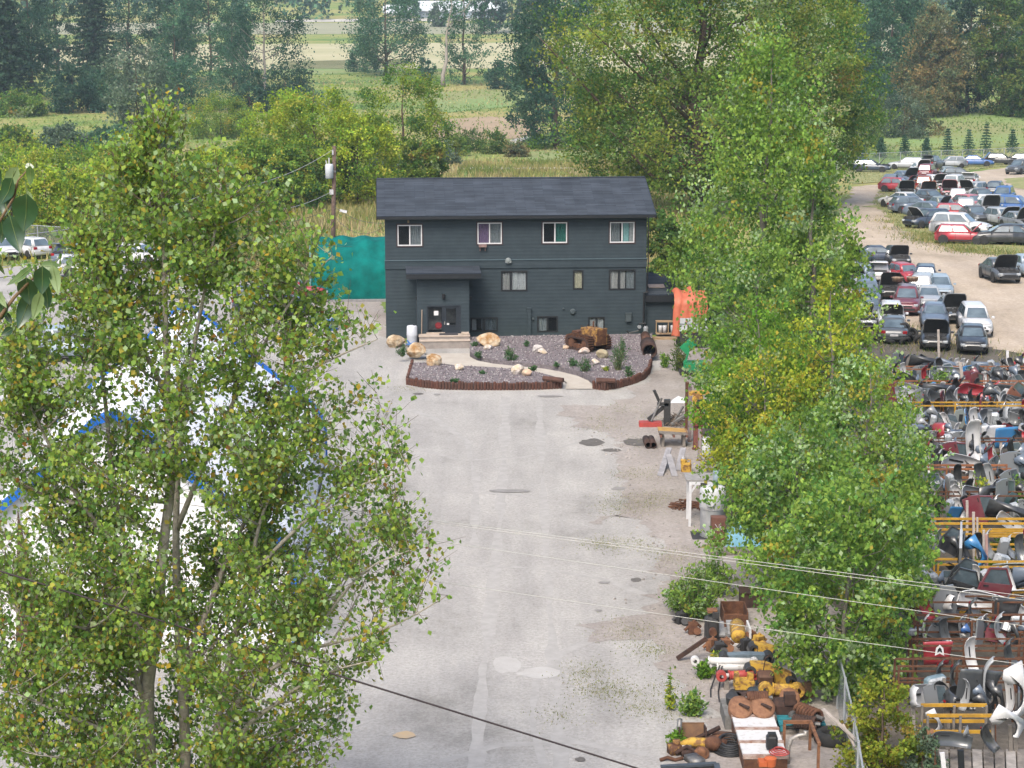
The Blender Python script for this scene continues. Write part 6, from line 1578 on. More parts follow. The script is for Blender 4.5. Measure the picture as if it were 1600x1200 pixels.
for zf, x, y, h, kind, colr, rot, lb in [
        # nearest rows
        (zc_, 700, 340, 26, 'lamp_unit', 'bluegrey', (0, 0, 20), 'blue-grey rounded panel on the near rust rack'), (zc_, 790, 270, 36, 'rear_bumper', 'dgrey', (0, 72, 60), 'dark grey bumper with red reflector on the near rust rack'), (zc_, 930, 300, 46, 'rear_bumper', 'blk2', (0, 82, 70), 'black bumper with a round red lamp beside the dark hood panel'),
        (zc_, 1110, 390, 64, 'hood_panel', 'dgrey', (14, 8, 12), 'large dark grey hood panel standing in the near rack'), (zc_, 1170, 570, 34, 'fender', 'black', (10, 60, 20), 'glossy black panel under the large dark grey hood'), (zc_, 1265, 330, 62, 'bumper_cover', 'silver', (0, 84, 78), 'silver bumper with slots standing on end'),
        (zc_, 1500, 400, 74, 'fender', 'white', (0, 78, 30), 'white curved panel at the right edge of the near racks'), (zb_, 720, 760, 42, 'hood_panel', 'red', (8, 0, 4), 'red panel with a white and black emblem'), (zb_, 1085, 780, 50, 'bumper_cover', 'white', (0, 80, 25), 'white bumper with black grille standing behind the silver one'),
        (zb_, 1480, 770, 46, 'rear_bumper', 'dgrey', (0, 62, 50), 'dark grey bumper with red marker at the right edge'), (zb_, 1370, 510, 44, 'rear_bumper', 'silver', (0, 70, 60), 'curved silver-grey bumper with pink marker'), (zb_, 1095, 345, 36, 'rear_bumper', 'dgrey', (0, 78, 70), 'curved dark bumper hung over the rust rails'),
        (zb_, 1405, 335, 42, 'hood_panel', 'black', (6, 6, 10), 'black curved panel with a small gold badge'), (zb_, 1500, 175, 18, 'hood_panel', 'white', (60, 0, 5), 'flat white panel at the right edge under the green weeds'), (zb_, 1540, 425, 12, 'lamp_unit', 'white', (0, 0, 0), 'small white panel at the right edge by the silver-grey bumper'),
        (zb_, 1305, 110, 52, 'car_door', 'maroon', (6, 12, 24), 'maroon door standing in the yellow rack'), (zb_, 630, 270, 48, 'bumper_cover', 'red', (0, 60, 40), 'bright red bumper on the rust rack'), (zb_, 810, 250, 44, 'mirror_panel', 'grey', (4, 0, 10), 'grey panel with a dark opening right of the red bumper'),
        (zb_, 490, 235, 16, 'lamp_unit', 'blue', (0, 10, 20), 'dark blue piece by the poplar leaves'), (zb_, 450, 165, 12, 'lamp_unit', 'white', (0, 20, 50), 'piece wrapped in white plastic by the poplar leaves'), (zb_, 985, 100, 50, 'car_door', 'black', (10, 20, 10), 'black door with a round silver badge'),
        (zb_, 1020, 560, 24, 'fender', 'blue', (0, 60, 30), 'blue-grey fender end between the rust rails'), (zb_, 500, 540, 12, 'lamp_unit', 'slate', (0, 0, 10), 'slate piece under the hanging poplar twigs'), (zb_, 1580, 250, 20, 'fender', 'dgrey', (0, 30, 0), 'dark strip at the right edge beside the black curved panel'),
        (za_, 1100, 810, 42, 'fender', 'bright', (4, 62, 24), 'bright blue fender standing upright'), (za_, 965, 790, 68, 'car_door', 'silver', (0, 60, 78), 'silver edged door standing on end left of the blue fender'), (za_, 880, 730, 40, 'car_door', 'black', (0, 30, 20), 'black door leaning left of the silver edged one'),
        (za_, 1010, 1040, 40, 'car_door', 'blk2', (12, 28, 12), 'black door with a yellow strut behind it'), (za_, 1470, 560, 36, 'bumper_cover', 'white', (0, 35, 20), 'white bumper corner with a square badge on the long yellow rack'), (za_, 1480, 1000, 26, 'hood_panel', 'sagegrey', (60, 0, 0), 'pale grey-green hood lying in the rack at right'),
        (za_, 895, 460, 26, 'hood_panel', 'bright', (20, 10, 30), 'bright blue panel behind the long yellow rack'), (za_, 1455, 320, 22, 'mirror_panel', 'teal', (0, 30, 10), 'dark teal panel among the green weeds at right'), (za_, 620, 1020, 24, 'fender', 'silver', (0, 50, 20), 'silver strip by the poplar at the left end of the yellow rack'),
        (za_, 1360, 900, 20, 'lamp_unit', 'silver', (0, 20, 30), 'chrome lamp piece beside the maroon door'), (za_, 640, 700, 10, 'lamp_unit', 'white', (0, 0, 0), 'small white piece in front of the poplar leaves'),
        (zc_, 1400, 720, 46, 'fender', 'white', (0, 40, 30), 'large white panel with a round opening right of the near yellow rack'), (zc_, 850, 930, 24, 'rear_bumper', 'dgrey', (0, 10, 20), 'dark bumper lying under the near yellow rack'), (zc_, 690, 720, 26, 'fender', 'white', (0, 70, 10), 'white curved panel at the left end of the near yellow rack'), (zc_, 1250, 900, 30, 'rear_bumper', 'blk2', (0, 60, 30), 'black bumper standing behind the plank deck'), (zc_, 1010, 880, 24, 'fender', 'grey', (0, 60, 60), 'grey fender behind the middle post of the near yellow rack'),
        # back rows
        (z8_, 1110, 620, 40, 'bumper_cover', 'white', (0, 74, 12), 'upper white bumper cover of the upright pair'), (z8_, 1110, 850, 70, 'bumper_cover', 'white', (0, 84, 10), 'tall white bumper cover left of the upright pair'), (z8_, 1270, 760, 36, 'hood_panel', 'white', (8, 0, 10), 'white panel right of the tall white bumper cover'),
        (z8_, 940, 590, 26, 'mirror_panel', 'sagegrey', (0, 0, 20), 'grey-green panel left of the white bumper covers'), (z8_, 745, 960, 36, 'rear_bumper', 'dgrey', (0, 60, 60), 'dark bumper leaning in front of the shrubs'), (z8_, 1255, 990, 46, 'rear_bumper', 'black', (0, 80, 70), 'black bumper hanging below the white covers'),
        (z8_, 1395, 780, 38, 'hood_panel', 'bright', (10, 0, 20), 'bright blue panel behind the red bumper end'), (z8_, 1480, 720, 24, 'bumper_cover', 'red', (0, 25, 20), 'red bumper end beside the bright blue panel'), (z8_, 1330, 570, 24, 'rear_bumper', 'grey', (0, 10, 10), 'left grey bumper above the red bumper end'), (z8_, 1470, 570, 24, 'rear_bumper', 'grey', (0, -10, -10), 'right grey bumper above the red bumper end'),
        (z8_, 1515, 350, 38, 'car_door', 'rust', (0, 40, 30), 'reddish door frame at the right edge in the back rows'), (z8_, 710, 290, 18, 'lamp_unit', 'bright', (0, 40, 20), 'bright blue piece in the back rows'), (z8_, 495, 320, 26, 'rear_bumper', 'silver', (0, 20, 0), 'silver bucket-like bumper by the poplar'), (z8_, 1110, 170, 26, 'fender', 'maroon', (0, 60, 10), 'maroon fender in the rearmost rack'),
        (z8_, 1310, 150, 20, 'car_door', 'bluegrey', (0, 0, 10), 'blue-grey door in the rearmost rack'), (z8_, 880, 240, 26, 'hood_panel', 'grey', (0, 20, 30), 'grey panel leaning left of the white beam'), (z8_, 760, 150, 22, 'fender', 'white', (0, 70, 10), 'white fender in the rearmost rack left of the white beam'), (z8_, 830, 130, 24, 'car_door', 'silver', (0, 0, 20), 'silver door in the rearmost rack'),
        (z8_, 880, 390, 26, 'rear_bumper', 'dgrey', (0, 50, 20), 'dark bumper leaning below the grey panel'), (z8_, 1280, 350, 26, 'fender', 'dgrey', (0, 40, 10), 'dark fender left of the white round panel'), (z8_, 1400, 370, 24, 'mirror_panel', 'white', (0, 20, 10), 'white round panel in the back rows'), (z8_, 1540, 320, 20, 'lamp_unit', 'white', (0, 60, 0), 'white piece beside the reddish door frame'),
        (z8_, 590, 650, 20, 'fender', 'silver', (0, 50, 20), 'silver scrap in the left shrubs'), (z8_, 500, 560, 18, 'lamp_unit', 'white', (0, 30, 30), 'white shredded panel in the left shrubs'), (z8_, 830, 810, 20, 'lamp_unit', 'white', (0, 10, 0), 'white lump above the leaning dark bumper'), (z8_, 540, 980, 20, 'lamp_unit', 'white', (0, 60, 40), 'white scrap left of the leaning dark bumper'),
        (z8_, 600, 1000, 24, 'hood_panel', 'slate', (10, 0, 10), 'slate panel beside the white scrap'), (z8_, 1500, 910, 24, 'car_door', 'sagegrey', (0, 0, 10), 'grey-green door at the right below the red bumper end'), (z8_, 1560, 1020, 34, 'bumper_cover', 'white', (0, 60, 30), 'white bumper cover at the right edge above the racks'),
        (z8_, 690, 560, 30, 'fender', 'grey', (0, 60, 20), 'grey pointed panel among weeds'), (z8_, 910, 740, 20, 'lamp_unit', 'navy', (0, 0, 0), 'navy box left of the tall white bumper cover')]:
    bodypart(kind, *zf(x, y), h * (.88 if kind == 'hood_panel' else 1.2 if zf is not z8_ else 1.1), colr, rot, lb)
# parts nothing in the photo tells apart
FILL = [('car_door', 'bright', 'plain blue door wedged among the others in the racks'), ('rear_bumper', 'red', 'plain red bumper wedged among the others in the racks'), ('rear_bumper', 'dgrey', 'plain dark grey bumper wedged among the others in the racks'), ('bumper_cover', 'silver', 'plain silver bumper wedged among the others in the racks'), ('fender', 'black', 'plain black fender wedged among the others in the racks'),
        ('car_door', 'grey', 'plain grey door wedged among the others in the racks'), ('rear_bumper', 'black', 'plain black bumper wedged among the others in the racks'), ('fender', 'slate', 'plain slate fender wedged among the others in the racks'), ('bumper_cover', 'white', 'plain white bumper wedged among the others in the racks'), ('car_door', 'maroon', 'plain maroon door wedged among the others in the racks'), ('lamp_unit', 'silver', 'loose silver lamp housing lying among the racks')]
ZONE = lambda y: 'in the rearmost rack row' if y < 600 else 'in the rack row just behind the yellow rails' if y < 645 else 'around the white bumper covers' if y < 700 else 'behind the orange rack' if y < 740 else 'behind the long yellow rails' if y < 815 else 'in front of the long yellow rails' if y < 920 else 'in the rust brown racks near the wires' if y < 1020 else 'in the nearest rust brown rack'
FW = [.5, .4, 4, 6, 4, 4, 4, 3, 5, .8, 3]
for py in (570, 582, 596, 610, 624, 640, 655, 672, 690, 708, 726, 750, 772, 800, 850, 905, 945, 985, 1085):
    px = 1392 + rnd.uniform(0, 16) + (40 if 730 < py < 1100 else 0) + (0 if py < 730 else 10)
    while px < 1625:
        k, c, lb = rnd.choices(FILL, FW)[0]
        lb = lb.replace('among the racks', ZONE(py)).replace('in the racks', ZONE(py)).replace('wedged among the others', 'wedged')
        bodypart(k, px, py + rnd.uniform(-6, 6), rnd.uniform(18, 33) * (1 if py < 700 else 1.5), c, (rnd.uniform(-12, 12), rnd.choice([80, 70, 60, 20, 85]) + rnd.uniform(-14, 14), rnd.uniform(-40, 80)), lb, up=.95, group=lb)
        px += rnd.uniform(7, 14) * (1 if py < 700 else 1.35)
# emblem on the red panel
g = G(1350 + 720 / 6.316, 900 + 760 / 6.316 + 20, 1.0); e_ = at(*zb_(745, 745), g.y - .30)
em = MB().extr([(-.13, 0, -.12), (0, 0, -.05), (.13, 0, -.12), (.10, 0, .10), (0, 0, .2), (-.10, 0, .10)], (0, -.02, 0)); em.extr([(-.07, -.022, -.03), (0, -.022, .02), (.07, -.022, -.03), (.05, -.022, .07), (0, -.022, .13), (-.05, -.022, .07)], (0, -.01, 0), 1)
tag(em.build('emblem_plate', [vinyl, black_pl], None, False, e_), 'white and black pointed emblem on the red panel', 'emblem')
# upright planks and posts standing in the yard
def plank(x0, y0, x1, y1, wpx, mat, label, dy=0.0, group='wooden posts of the racks'):
    b = G(x1, y1, .0 if y1 > y0 else 0); s = scale_at(b); tpt = at(x0, y0, b.y + dy)
    o = MB().beam((0, 0, -.05), tpt - b, wpx / s, wpx / s * .6, up=(0, 1, 0)).build('wooden_post', mat, None, False, b)
    return tag(o, label, 'post', group)
for a in [(1475, 1060, 1479, 1150, 5, wood_g, 'weathered post left of a near pair at the dark bumper'), (1480, 1068, 1483, 1155, 5, wood_g, 'weathered post right of a near pair at the dark bumper'), (1424, 1075, 1430, 1160, 5, wood_w, 'pale split post beside the grey-green weeds'),
          (1489, 1118, 1491, 1185, 5, wood_g, 'dark post holding the near yellow rack'), (1507, 1135, 1509, 1200, 5, wood_g, 'post under the middle of the near yellow rack'), (1578, 1132, 1580, 1200, 6, wood_g, 'dark post left of the pair by the white hood'), (1586, 1136, 1588, 1200, 6, wood_g, 'dark post right of the pair by the white hood'),
          (1453, 1140, 1462, 1230, 10, M('rust_wood', (.30, .15, .08), (.18, .09, .05), scale=5, rough=.9), 'rust coloured plank leaning at the near rack corner'), (1501, 1172, 1505, 1260, 9, trim_dark, 'dark board standing on the plank deck'), (1472, 1176, 1482, 1260, 7, vinyl, 'white strip lying on the plank deck'),
          (1511, 782, 1511, 870, 4, wood_w, 'pale post with a crosspiece left of the yellow-green shrub'), (1521, 800, 1522, 900, 4, wood_w, 'tall pale post right of the crosspiece post'), (1527, 808, 1527, 900, 3, wood_w, 'thin pale post beside the tall pale one'), (1537, 828, 1538, 920, 4, wood_w, 'pale post behind the bright blue fender'), (1541, 835, 1543, 925, 4, M('pinkish_post', (.45, .28, .25), (.3, .2, .18), scale=5), 'pinkish post behind the bright blue fender'),
          (1500, 566, 1510, 640, 5, wood_w, 'white painted beam standing among the back racks'), (1504, 568, 1527, 610, 5, vinyl, 'white curved strip leaning from the white beam'), (1564, 690, 1562, 740, 4, wood_w, 'pale post right of the white bumper covers'), (1531, 690, 1532, 742, 2.5, wood_w, 'thin pale post through the white bumper covers'), (1546, 600, 1546, 640, 3, wood_w, 'pale stake in the back racks'),
          (1574, 548, 1575, 600, 4, vinyl, 'white post at the right end of the rearmost rack'), (1466, 515, 1467, 560, 3.5, wood_w, 'tall wooden stake behind the last car row'), (1555, 1100, 1556, 1165, 2, rust, 'thin rusty rod by the white hood')]:
    plank(*a)
# red and white framed panel in the back corner
g = G(1590, 600, 0); t = thing('frame_panel', 'red and white framed panel leaning at the back right corner', 'panel', g)
a, b = at(1578, 590, g.y) - g, at(1612, 560, g.y + .2) - g
MB().beam(a, b, .12, .12).beam(a + Vector((0, 0, .55)), b + Vector((0, 0, .6)), .10, .10).build('red_bar', paint('red', CARC['red']), t)
MB().beam(a + Vector((0, 0, .25)), b + Vector((0, 0, .28)), .3, .06).build('white_bar', vinyl, t)
MB().beam((a.x + .05, 0, 0), (a.x + .05, 0, a.z + .1), .08, .08).build('leg', rust, t)
# plank deck at the bottom right, each plank a part
dk = G(1540, 1195, .0); t = thing('plank_deck', 'weathered plank deck at the bottom right corner', 'deck', dk)
for i in range(9):
    x = (1474 + i * 17.5); p = G(x, 1172, .45) - dk; q = G(x + 3, 1240, .45) - dk
    MB().beam(p, q, .24, .04).build('plank', wood_g if i % 3 else M('pale_plank', (.40, .37, .34), (.26, .24, .22), scale=5, rough=.95), t)
MB().beam(G(1474, 1178, .36) - dk, G(1640, 1178, .36) - dk, .1, .12).beam(G(1476, 1225, .36) - dk, G(1640, 1225, .36) - dk, .1, .12).build('joist', wood_g, t)
for x in (1480, 1560, 1630): MB().box(G(x, 1180, .15) - dk, (.12, .12, .4)).build('leg', wood_g, t)
# ------------------------------------------------------------------ machine parts along the right of the lot
zd = lambda x, y: (1000 + x / 4.571, 1010 + y / 4.571)
ze = lambda x, y: (1000 + x / 6.316, 850 + y / 6.316)
zf = lambda x, y: (980 + x / 4.0, 600 + y / 4.0)
zg = lambda x, y: (980 + x / 6.0, 400 + y / 6.0)
white_m = M('chipped_white', (.66, .65, .64), (.45, .42, .38), scale=6, rough=.6, lo=.3, hi=.45)
red_p = M('faded_red', (.48, .07, .06), (.33, .06, .05), scale=5, rough=.6)
yel_m = M('machine_yellow', (.56, .34, .05), (.22, .11, .04), scale=5, rough=.7, bump=.3, lo=.40, hi=.52)
steel_m = M('dull_steel', (.27, .27, .27), (.15, .14, .13), scale=6, rough=.5, metal=.5)
dark_st = M('dark_steel', (.05, .05, .052), (.03, .028, .027), scale=6, rough=.65)
blueg = M('blue_grey_paint', (.17, .22, .26), (.11, .14, .16), scale=4, rough=.6)
teal_p = M('teal_paint', (.03, .25, .30), (.03, .17, .20), scale=4, rough=.7)
def V(zfn, x, y, z=0.0): return G(*zfn(x, y), z)
def cyl(label, a, b, r, mat, rodmat=None, name='hydraulic_cylinder', za=.25, lug=True):
    A, B = G(*a, za), G(*b, za); t = thing(name, label, 'cylinder', (A.x, A.y, 0))
    d = B - A; z0 = Vector((0, 0, za))
    MB().tube([z0 + d * .22, z0 + d], r, 12).tube([z0 + d * .22, z0 + d * .25], r * 1.2, 12).build('barrel', mat, t, True)
    MB().tube([z0, z0 + d * .24], r * .5, 10).build('rod', rodmat or steel_m, t, True)
    if lug:
        for u in (0, 1): MB().lathe([(r * .5, -r * .8), (r * 1.15, -r * .8), (r * 1.15, r * .8), (r * .5, r * .8)], z0 + d * u, rotm(0, 90), 12, caps=False).build('eye_lug', mat, t)
    for u in (.15, .85): MB().box(d * u + Vector((0, 0, (za - r) / 2)), (.14, .3, max(.02, za - r))).build('block', wood_g, t)
    return t
cyl('long white hydraulic cylinder lying at the lot edge', (1086, 1032), (1178, 1034), .11, white_m, za=.5)
cyl('second white hydraulic cylinder under the long one', (1104, 1040), (1176, 1042), .13, white_m, za=.35)
cyl('faded red hydraulic cylinder with two black hoses', (1127, 1056), (1180, 1053), .13, red_p, white_m, za=.4)
cyl('thick yellow tube lying under the poplar', (1196, 1077), (1246, 1078), .17, yel_m, yel_m, 'hydraulic_cylinder', .45)
A = V(zd, 570, 240, 0); hz_ = MB(); 
hz_.tube([A + Vector((0, 0, .45)), A + Vector((-.15, -.3, .25)), A + Vector((-.35, -.9, .05)), A + Vector((-.4, -1.5, .03))], .022, 5).tube([A + Vector((.06, 0, .42)), A + Vector((-.02, -.4, .2)), A + Vector((-.15, -1.1, .04)), A + Vector((-.2, -1.9, .03))], .022, 5)
tag(hz_.build('hydraulic_hose', black_pl), 'pair of black hoses trailing from the red cylinder', 'hose')
def arm(label, pts, wd, mat, name='excavator_arm', z0=.5):
    P3 = [G(*p, z0) for p in pts]; t = thing(name, label, 'machine arm', (P3[0].x, P3[0].y, 0)); o = Vector((P3[0].x, P3[0].y, 0))
    rings = []
    for i, p in enumerate(P3):
        k = wd * (1 - .35 * abs(i / (len(P3) - 1) - .4)); rings.append([p - o + Vector((0, -.15, -k)), p - o + Vector((0, .15, -k)), p - o + Vector((0, .15, k)), p - o + Vector((0, -.15, k))])
    MB().loft(rings).build('boom', mat, t)
    for p in (P3[0], P3[-1]): MB().lathe([(.08, -.22), (.16, -.22), (.16, .22), (.08, .22)], p - o, rotm(0, 0) @ Matrix.Rotation(PI / 2, 3, 'X'), 12, caps=False).build('pin_boss', dark_st, t)
    MB().box((0, 0, z0 / 2 - .1), (.3, .3, z0 - .2)).build('block', wood_g, t)
    return t
arm('yellow excavator arm lying with its pin toward the white cylinder', [(1172, 1046), (1195, 1048), (1216, 1055), (1236, 1062)], .26, yel_m)
arm('grey-blue steel beam behind the white cylinder', [(1131, 1028), (1165, 1027), (1200, 1027)], .14, blueg, 'steel_beam', .5)
arm('rust and yellow linkage half hidden by poplar leaves', [(1178, 1012), (1196, 1016), (1215, 1020)], .2, yel_m, 'machine_linkage', .45)
# yellow machine frame with brown seat
g = V(zd, 740, 340); t = thing('yellow_machine', 'yellow machine frame with a brown seat between red cylinder and rust rollers', 'machine', g)
MB().box((0, 0, .45), (.9, .5, .35)).box((-.35, -.1, .75), (.2, .4, .4)).box((.3, .1, .7), (.25, .3, .3)).build('chassis', yel_m, t)
MB().rbox((1.0, .1, .72), (.75, .5, .35), .08, rotm(0, 12)).build('seat', M('brown_vinyl', (.14, .07, .045), (.09, .05, .035)), t)
MB().rbox((.6, -.45, .35), (.95, .4, .22), .08).build('cushion', M('blue_black_vinyl', (.035, .05, .065)), t)
MB().tube([(.9, .2, .9), (1.0, .25, 1.4), (1.2, .3, 1.55), (1.35, .3, 1.3)], .025, 6).build('bent_rod', rust_dk, t)
MB().lathe([(.2, -.1), (.2, .1)], (-.55, -.5, .2), rotm(0, 90), 12).build('roller', dark_st, t)
t.scale = (.62, .8, .7)
# tank with two rust pulleys
g = V(zd, 790, 600); t = thing('pulley_tank', 'grey open tank carrying two big rust brown pulleys', 'tank', g)
MB().box((0, .75, .3), (2.1, 1.5, .55)).build('tank_body', M('grey_tank', (.22, .22, .21), (.14, .13, .12), scale=4, rough=.8), t)
for x, lb in ((-.42, None), (.48, None)):
    pl_ = MB().lathe([(.1, -.16), (.30, -.15), (.33, -.16), (.50, -.13), (.50, -.06), (.42, -.03), (.42, .03), (.50, .06), (.50, .13), (.33, .16), (.12, .18)], (x, .1, .80), rotm(0, 0) @ Matrix.Rotation(math.radians(28), 3, 'X'), 24).build('pulley', M('pulley_rust', (.30, .15, .08), (.19, .09, .05), scale=7, rough=.85, bump=.3), t, True)
    MB().beam((x - .05, .1, 1.0), (x + .3, -.2, .98), .12, .06).build('crank', rust_dk, pl_)
MB().lathe([(.3, 0), (.36, .35), (.3, .4)], (-.55, 1.0, .55), None, 14).lathe([(.25, 0), (.30, .4)], (.35, 1.05, .55), None, 12).build('drum', dark_st, t)
MB().box((0, 1.1, .8), (.8, .4, .3), rotm(12)).box((-.3, .7, .8), (.3, .3, .3), rotm(30)).build('gearbox', rust_dk, t)
t.scale = (.66, .9, .72)
g = V(zd, 1065, 470); t = thing('flanged_wheel', 'rust brown flanged wheel standing right of the two pulleys', 'wheel', g)
MB().lathe([(.08, -.14), (.44, -.14), (.47, -.08), (.40, -.05), (.40, .05), (.47, .08), (.44, .14), (.08, .14)], (0, 0, .55), Matrix.Rotation(math.radians(40), 3, 'X'), 22).build('rim', MATS['pulley_rust'], t, True)
MB().box((0, .1, .18), (.7, .7, .32)).build('base', rust_dk, t); t.scale = (.62, .62, .7)
def spring(label, a, b, r, wr, n, mat, za=.5):
    A, B = G(*a, za), G(*b, za); t = thing('recoil_spring', label, 'spring', (A.x, A.y, 0)); d = B - A; ax = d.normalized(); sd = ax.cross(Vector((0, 0, 1))).normalized(); up = sd.cross(ax); pts = []
    for k in range(n * 10 + 1):
        a_ = 2 * PI * k / 10; pts.append(Vector((0, 0, za)) + d * (k / (n * 10)) + sd * math.cos(a_) * r + up * math.sin(a_) * r)
    MB().tube(pts, wr, 5).build('coil', mat, t, True)
    MB().tube([Vector((0, 0, za)) - d * .12, Vector((0, 0, za)) + d * 1.2], r * .35, 8).build('shaft', steel_m, t)
    MB().box(d * .5 + Vector((0, 0, (za - r) / 2)), (.3, .3, max(.03, za - r))).build('block', wood_g, t)
spring('upper rust coil spring on a shaft', (1248, 1108), (1280, 1121), .17, .05, 7, rust, .55)
spring('lower darker coil spring with a steel shaft', (1240, 1127), (1275, 1131), .16, .05, 9, rust_dk, .45)
spring('rust ribbed roller behind the pulleys', (1168, 1091), (1200, 1090), .15, .05, 9, rust, .75)
g = V(zd, 1030, 540); t = thing('engine_block', 'rust grey engine block between pulleys and springs', 'engine', g)
MB().rbox((0, 0, .35), (.7, .6, .6), .1).box((.1, -.2, .75), (.3, .3, .3)).build('block', rust_dk, t); MB().lathe([(.15, -.1), (.15, .1)], (.2, -.4, .3), Matrix.Rotation(PI / 2, 3, 'X'), 12).build('flywheel', steel_m, t)
g = V(zd, 1060, 440); tag(MB().beam((-.5, .2, .2), (.7, .3, .45), .04, .5).build('mesh_panel', M('rust_mesh', (.19, .10, .05), (.06, .04, .03), scale=22, rough=.9, bump=.6), None, False, g), 'rust woven mesh panel leaning behind the rust wheel', 'panel')
g = V(zd, 1160, 640); t = thing('teal_pallet', 'teal painted pallet under the coil springs', 'pallet', g)
for k in range(5): MB().box((0, .1 + k * .2, .3), (1.25, .14, .03)).build('slat', teal_p, t)
for x in (-.55, 0, .55): MB().box((x, .5, .2), (.1, 1.0, .14)).build('bearer', teal_p, t)
MB().box((0, .5, .06), (1.2, .9, .12)).build('base', wood_g, t)
# white board cabinet with rust bars
g = V(zd, 870, 830); t = thing('white_cabinet', 'white panelled cabinet with rusty bars and a red hose coil on it', 'cabinet', g)
W_ = 1.10; Dp = 3.4
MB().box((0, Dp / 2 - .8, .2), (W_, Dp, .38)).build('base', rust, t)
for k in range(3): MB().box((0, -.25 + k * .95, .43), (W_ * 1.02, .82, .08)).build('board', white_m, t)
for k in range(4): MB().box((0, -.74 + k * .96, .46), (W_ * 1.06, .12, .1)).build('bar', M('rust_white', (.5, .42, .37), (.24, .12, .08), scale=5, rough=.8), t)
p = V(zd, 993, 795, .5); o_ = MB()
for k in range(4): o_.lathe([(.12 + .04 * k, .03 * k - .02), (.15 + .04 * k, .03 * k), (.12 + .04 * k, .03 * k + .02), (.12 + .04 * k, .03 * k - .02)], (0, 0, .06 + .06 * (3 - k)), None, 16, caps=False)
tag(o_.build('hose_coil', red_p, None, True, p), 'faded red hose coil on the white cabinet', 'hose')
p = V(zd, 940, 725, .5); tag(MB().rbox((0, 0, .18), (.28, .3, .34), .04).box((0, -.02, .38), (.2, .2, .06)).build('black_box', black_pl, None, False, p), 'black box standing on the white cabinet', 'box')
p = V(zd, 930, 850, .5); tag(MB().lathe([(.14, 0), (.16, .2), (.05, .24)]).box((-.2, 0, .08), (.2, .3, .12)).build('orange_float', M('orange_plastic', (.55, .13, .04)), None, False, p), 'orange float at the front of the white cabinet', 'float')
p = V(zd, 640, 760); o_ = MB()
for k in range(6): o_.lathe([(.36 - .02 * k, 0), (.42 - .02 * k, .02), (.36 - .02 * k, .05), (.33 - .02 * k, .02), (.36 - .02 * k, 0)], (.02 * (k % 2), .03 * k, .03 + .05 * k), rotm(0, 3 * k), 20, caps=False)
tag(o_.build('hose_coil', black_pl, None, True, p), 'coil of black hose left of the white cabinet', 'hose')
p = V(zd, 1365, 690); t = thing('truck_tyre', 'worn truck tyre lying by the chain-link fence', 'tyre', p)
MB().lathe([(.25, 0), (.40, -.0), (.46, .08), (.46, .26), (.40, .34), (.27, .34), (.25, .25), (.25, 0)], n=24, caps=False).build('tread', tyre_m, t, True)
p = V(zd, 1160, 860); t = thing('rust_table', 'rust orange steel table frame right of the white cabinet', 'table', p)
MB().box((0, 1.1, .8), (.75, .09, .08)).box((.34, .3, .8), (.08, 1.6, .07)).build('top_rail', rust_or, t)
for x, y in ((-.34, 1.1), (.34, 1.1), (.34, -.4)): MB().box((x, y, .4), (.07, .07, .78)).build('leg', rust_or, t)
p = V(zd, 1070, 840); tag(MB().tube([(-.05, 0, 0), (-.05, 0, .45), (.02, 0, .68), (.2, 0, .78), (.38, 0, .8), (.38, 0, .9)], .055, 8).build('bent_pipe', M('galvanised', (.45, .43, .40), (.3, .27, .24), scale=8, rough=.5, metal=.4), None, True, p), 'bent grey pipe standing right of the red hose coil', 'pipe')
